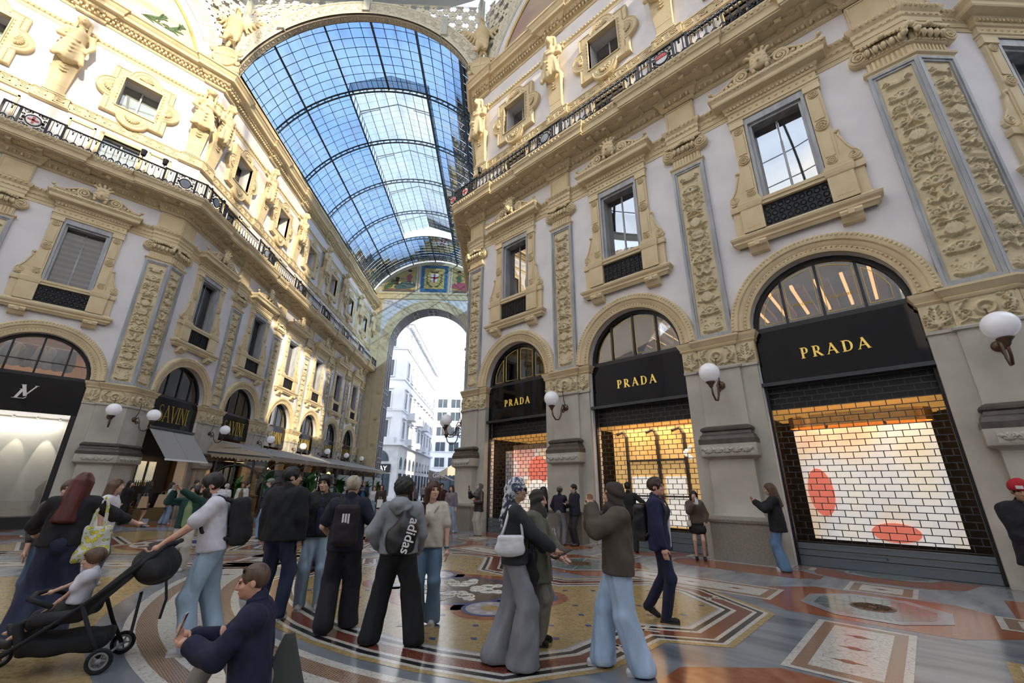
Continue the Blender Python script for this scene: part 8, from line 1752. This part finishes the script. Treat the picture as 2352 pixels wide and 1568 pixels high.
# ------------------------------------------------------------------ bags on people and floor
def sbag(lb, pos, rz, w, d, h, m, z=0., taper=.7, handle=True):
    t = thing('shopping_bag', lb, 'bag', (*pos, z), rz); mb = MB(); V = [(-w*taper, -d*taper, 0)]; P = [[(-w, -d), (w, -d), (w, d), (-w, d)], [(-w*taper, -d*taper*.6), (w*taper, -d*taper*.6), (w*taper, d*taper*.6), (-w*taper, d*taper*.6)]]
    V = [(x, y, 0) for x, y in P[0]]+[(x, y, h) for x, y in P[1]]; mb.add(V, [(3, 2, 1, 0), (4, 5, 6, 7)]+[(i, (i+1) % 4, (i+1) % 4+4, i+4) for i in range(4)]); mb.build('bag_body', m, t)
    if handle:
        for s in (-1, 1): mb = MB(); mb.tube([(-w*.4, s*d*.3, h), (-w*.3, s*d*.3, h+.12), (w*.3, s*d*.3, h+.12), (w*.4, s*d*.3, h)], .006, 5); mb.build('handle', m, t)
    return t
sbag('dark green-grey paper shopping bag behind the kneeling man', (7.02, 4.25), .5, .15, .08, .34, mat('bag_green', (.045, .055, .05), .6), .12, .25, False)
KR = mat('kraft_paper', (.40, .27, .16), .8)
sbag('kraft paper bag carried by the woman in black at the counter', (-5.9, 19.3), .3, .16, .08, .45, KR, .65); sbag('large kraft bag on the arm of the woman in the white blouse', (-5.3, 19.45), .3, .2, .1, .5, KR, .68)
sbag('orange shopping bag on the floor by the first pier', (10.2, 13.75), -.6, .1, .06, .42, mat('bag_orange', (.55, .2, .03), .6)); sbag('lilac-white shopping bag on the floor by the first pier', (10.38, 13.65), -.6, .09, .05, .34, mat('bag_lilac', (.6, .58, .72), .6)); sbag('white paper bag hanging from the woman in brown', (3.1, 21.95), 0, .13, .05, .36, mat('bag_white', (.75, .75, .74), .7), .62, 1)
# ------------------------------------------------------------------ restaurant awning, glazed terrace and its canopy
AWN = mat('awning_canvas', (.36, .34, .31), .85, bump=.1); CAN2 = mat('canopy_canvas', (.30, .285, .27), .8, bump=.1); TRM = mat('valance_canvas', (.40, .33, .24), .85); DGF = mat('terrace_frame', (.045, .055, .065), .5)
def af(x, out, z): p = fx('A', x, out); return (p[0], p[1], z)
t = thing('awning', 'grey sloping awning over the pastry shop beside the left corner pier', 'awning', (-7.1, A_+2.7, 0))
def quad(nm, P, m, par, th=.02):
    o = np.array(par.location); P = [np.array(p)-o for p in P]; n = np.cross(P[1]-P[0], P[-1]-P[0]); n = n/np.linalg.norm(n)*th; mb = MB(); k = len(P); mb.add([p for p in P]+[p-n for p in P], [tuple(range(k)), tuple(range(2*k-1, k-1, -1))]+[(i, i+k, (i+1) % k+k, (i+1) % k) for i in range(k)]); return mb.build(nm, m, par)
for a, b in ((1.3, 2.71), (2.73, 4.15)): quad('canvas', [af(a, .1, 4.0), af(b, .1, 4.0), af(b+.05, 1.15, 2.66), af(a+.05, 1.15, 2.66)], AWN, t)
quad('front_bar', [af(1.3, 1.15, 2.66), af(4.22, 1.15, 2.66), af(4.22, 1.17, 2.58), af(1.3, 1.17, 2.58)], SILVER, t, .03); quad('roller_bar', [af(1.2, .1, 4.08), af(4.2, .1, 4.08), af(4.2, .12, 3.98), af(1.2, .12, 3.98)], BLACKF, t, .08)
t = thing('terrace_canopy', 'long grey-beige canopy with scalloped valance over the restaurant terrace', 'canopy', (-7.1, A_+6, 0)); X0, X1, OU = 5.75, 31.0, 3.45
n = 9
for i in range(n): a, b = X0+.3+(X1-X0-.3)*i/n, X0+.3+(X1-X0-.3)*(i+1)/n-.02; quad('roof_panel', [af(a, .0, 3.95), af(b, .0, 3.95), af(b, OU, 3.08), af(a, OU, 3.08)], CAN2, t)
quad('gable', [af(X0, .0, 3.3), af(X0, OU, 3.02), af(X0+.3, OU, 3.08), af(X0+.3, .0, 3.95)], TRM, t)
for j, (z, d) in enumerate(((3.5, .9), (3.36, 1.2))):
    o = obj('lettering', text_mesh(['RISTORANTE SAVINI', 'CAFFE SAVINI  GALLERIA'][j], .1, .002), BROWN, t, tuple(np.array(af(X0+.12, d+.35, z-.02))-np.array(t.location)), rot=(pi/2-.3, 0, 0))
quad('edge_band', [af(X0, 0, 3.32), af(X0, OU, 3.04), af(X0, OU, 2.98), af(X0, 0, 3.24)], DGF, t)
def scal(P0, P1, nn, m):
    P0, P1 = np.array(P0)-np.array(t.location), np.array(P1)-np.array(t.location); mb = MB()
    for i in range(nn):
        a, b = P0+(P1-P0)*i/nn, P0+(P1-P0)*(i+1)/nn; mdl = (a+b)/2; mb.add([a, b, b-[0, 0, .16], mdl-[0, 0, .26], a-[0, 0, .16]], [(0, 1, 2, 3, 4)])
    return mb.build('valance', m, t, kind='stuff')
scal(af(X0, .0, 3.25), af(X0, OU, 3.0), 16, TRM); scal(af(X0, OU, 3.06), af(X1, OU, 3.06), 110, TRM)
tf = thing('glazed_terrace', 'dark glazed frame of the restaurant terrace under the canopy', 'terrace', (-7.1, A_+6, 0))
for i in range(8):
    x = X0+.1+3.55*i; quad('post', [af(x, OU-.15, 0), af(x+.09, OU-.15, 0), af(x+.09, OU-.15, 3.05), af(x, OU-.15, 3.05)], DGF, tf, .09)
    if i < 7:
        quad('low_panel', [af(x+.09, OU-.18, 0), af(x+3.5, OU-.18, 0), af(x+3.5, OU-.18, .9), af(x+.09, OU-.18, .9)], DGF, tf, .04); quad('glass_pane', [af(x+.09, OU-.2, .95), af(x+3.5, OU-.2, .95), af(x+3.5, OU-.2, 2.4), af(x+.09, OU-.2, 2.4)], GLASSD, tf, .01)
        mb = MB(); c = (x+1.78); mb.tube([np.array(af(c+1.6*cos(q*pi/12), OU-.17, 2.2+.6*sin(q*pi/12)))-np.array(tf.location) for q in range(13)], .035, 5); mb.build('arch_bar', DGF, tf)
for o_ in (.5, 1.5, 2.5): quad('side_post', [af(X0+.1, o_, 0), af(X0+.1, o_+.08, 0), af(X0+.1, o_+.08, 3.1), af(X0+.1, o_, 3.1)], DGF, tf, .08)
quad('side_pane', [af(X0+.15, .3, .9), af(X0+.15, OU-.2, .9), af(X0+.15, OU-.2, 2.8), af(X0+.15, .3, 2.8)], GLASSD, tf, .01)
mb = MB(); mb.tube([np.array(af(X0+.08, 1.7+1.2*cos(q*pi/12), 1.9+.7*sin(q*pi/12)))-np.array(tf.location) for q in range(13)], .045, 5); mb.build('arch_bar', DGF, tf)
for k, (x, o_, z, n) in enumerate(((X0+1.0, .9, 2.3, 0), (X0+2.4, 2.2, 2.3, 1), (X0+7.5, 1.5, 2.4, 2), (X0+13, 1.8, 2.4, 3))):
    c = thing('pendant_light', 'warm pendant light under the canopy, %s from the corner' % ORD[k], 'lamp', af(x, o_, z), 0)
    mb = MB(); mb.lathe([(.06, -.25), (.16, -.1), (.14, .15), (.05, .25)], k=12); mb.build('lamp_shade', mat('warm_shade', (.8, .45, .15), .6, emit=(1, .5, .15), es=4.), c); mb = MB(); mb.tube([(0, 0, .25), (0, 0, 1.2)], .01, 4); mb.build('cord', BLACKF, c)
    l = bpy.data.lights.new('pendant_bulb', 'POINT'); l.energy = 25; l.color = (1, .6, .25); l.shadow_soft_size = .2; o = bpy.data.objects.new('pendant_bulb', l); COL.objects.link(o); o.location = af(x, o_, z-.4)
# pastry counter
t = thing('pastry_counter', 'glass pastry counter in the dark shop behind the awning', 'counter', (*fx('A', 2.75, .1), 0), pi/2)
mb = MB(); mb.box(-1.2, 1.2, -.15, .5, 0, .55); mb.build('base', mat('brass_front', (.30, .22, .10), .4, metal=.4), t); mb = MB(); mb.box(-1.2, 1.2, -.15, -.13, .57, 1.2); mb.box(-1.2, 1.2, -.13, .4, 1.18, 1.2); mb.build('glass_case', GLASSD, t)
for i in range(24):
    mb = MB(); mb.sphere((-1.1+.095*i, .05+.1*(i % 3), .64+.2*(i % 2)), (.05, .06, .04), 7, 5); mb.build('pastry', [mat('pastry_a', (.5, .26, .08), .6), mat('pastry_b', (.5, .06, .05), .5), mat('pastry_c', (.25, .35, .08), .6), mat('pastry_d', (.7, .6, .4), .6)][i % 4], t)
for i, x in enumerate((-.75, -.1, .5)): mb = MB(); mb.box(x-.2, x+.2, .86, .9, 1.5, 2.6); mb.build('lit_shelf', mat('lit_shelf', (.5, .5, .4), .6, emit=(.55, .6, .5), es=.35), t)
for i in range(14): mb = MB(); mb.lathe([(.03, 0), (.035, .14), (.012, .2), (.012, .26)], (-.9+.125*i, .8, 1.5), 8); mb.build('bottle', [mat('bottle_green', (.02, .06, .03), .2), mat('bottle_amber', (.2, .08, .02), .2)][i % 2], t)
arealamp('counter_light', 'A', 2.75, -.3, 2.9, 2, .3, 12, (1, .65, .3)); mb = MB()
# planters with large-leaved plants along the terrace
LF = mat('plant_leaf', (.025, .10, .022), .45, col2=(.045, .17, .03), scale=5); POT = mat('dark_planter', (.03, .03, .033), .6)
def leafmesh(seed):
    g = random.Random(seed); mb = MB(); L_, w = 1., .17; n = 7
    for i in range(n): 
        pass
    P = [(L_*i/n, 0, .35*sin(i/n*2.2)-.25*(i/n)**2) for i in range(n+1)]; V = []
    for i, p in enumerate(P): ww = w*sin(pi*min(1, i/n*.95+.05))**.7; V += [(p[0], -ww, p[2]+ww*.35), (p[0], 0, p[2]), (p[0], ww, p[2]+ww*.35)]
    mb.add(V, [(i*3+q, i*3+q+1, i*3+q+4, i*3+q+3) for i in range(n) for q in (0, 1)]); return mb.mesh('leaf', True)
LM = leafmesh(1)
for k, (x, o_, sc, nl) in enumerate(((5.5, 2.2, .95, 11), (5.55, 3.7, 1.25, 14), (7.9, 3.95, 1.1, 14), (10.4, 3.95, 1.3, 15), (12.9, 3.95, 1.15, 14), (15.8, 3.95, 1.2, 14), (19, 3.95, 1.1, 12), (22.5, 3.95, 1.1, 12), (26.5, 3.95, 1.1, 12))):
    t = thing('potted_plant', 'large-leaved green plant in a dark planter, %s along the terrace from the corner' % (ORD+['ninth'])[k], 'plant', af(x, o_, 0), 0, group='planters along the terrace'); g = random.Random(k)
    mb = MB(); mb.lathe([(.24, 0), (.3, .75), (.32, .8), (.28, .8), (.27, .72), (.001, .7)], k=14); mb.build('pot', POT, t)
    for i in range(nl):
        a = i*2.4+g.random(); el = g.uniform(.5, 1.35); o = obj('leaf', LM, LF, t, (0, 0, .75+g.uniform(0, .5)*sc), scale=sc*g.uniform(.6, 1.)); o.rotation_euler = (g.uniform(-.3, .3), -el, a)
        mb = MB()
    mb = MB(); mb.tube([(0, 0, .7), (.02, .01, 1.2), (.05, 0, 1.7*sc)], .02, 5); mb.build('stem', LF, t)
t = thing('planter_box', 'dark planter with bushy greenery beside the narrow pier', 'plant', (5.9, 21.5, 0)); mb = MB(); mb.box(-.6, .6, -.3, .3, 0, .7); mb.build('box', POT, t); g = random.Random(5)
for i in range(26): o = obj('leaf', LM, LF, t, (g.uniform(-.5, .5), g.uniform(-.2, .2), .7), scale=g.uniform(.35, .6)); o.rotation_euler = (0, -g.uniform(.4, 1.5), g.uniform(0, 6.3))
# small spotlights on the balconies
for i, (f, x) in enumerate((('D', -1.4), ('D', -2.2), ('P', 1.55))):
    p, q = fm(f, x, .95, 15.95); t = thing('spotlight', 'black floodlight clamped to the %s balcony railing%s' % ('left' if f == 'D' else 'right', ', %s from the corner' % ORD[i] if f == 'D' else ''), 'floodlight', p, q); mb = MB(); mb.lathe([(.09, -.15), (.12, .12), (.1, .14), (.001, .12)], (0, 0, .18), 12); mb.build('head', BLACKF, t); mb = MB(); mb.box(-.02, .02, -.02, .02, -.1, .1); mb.build('bracket', BLACKF, t)
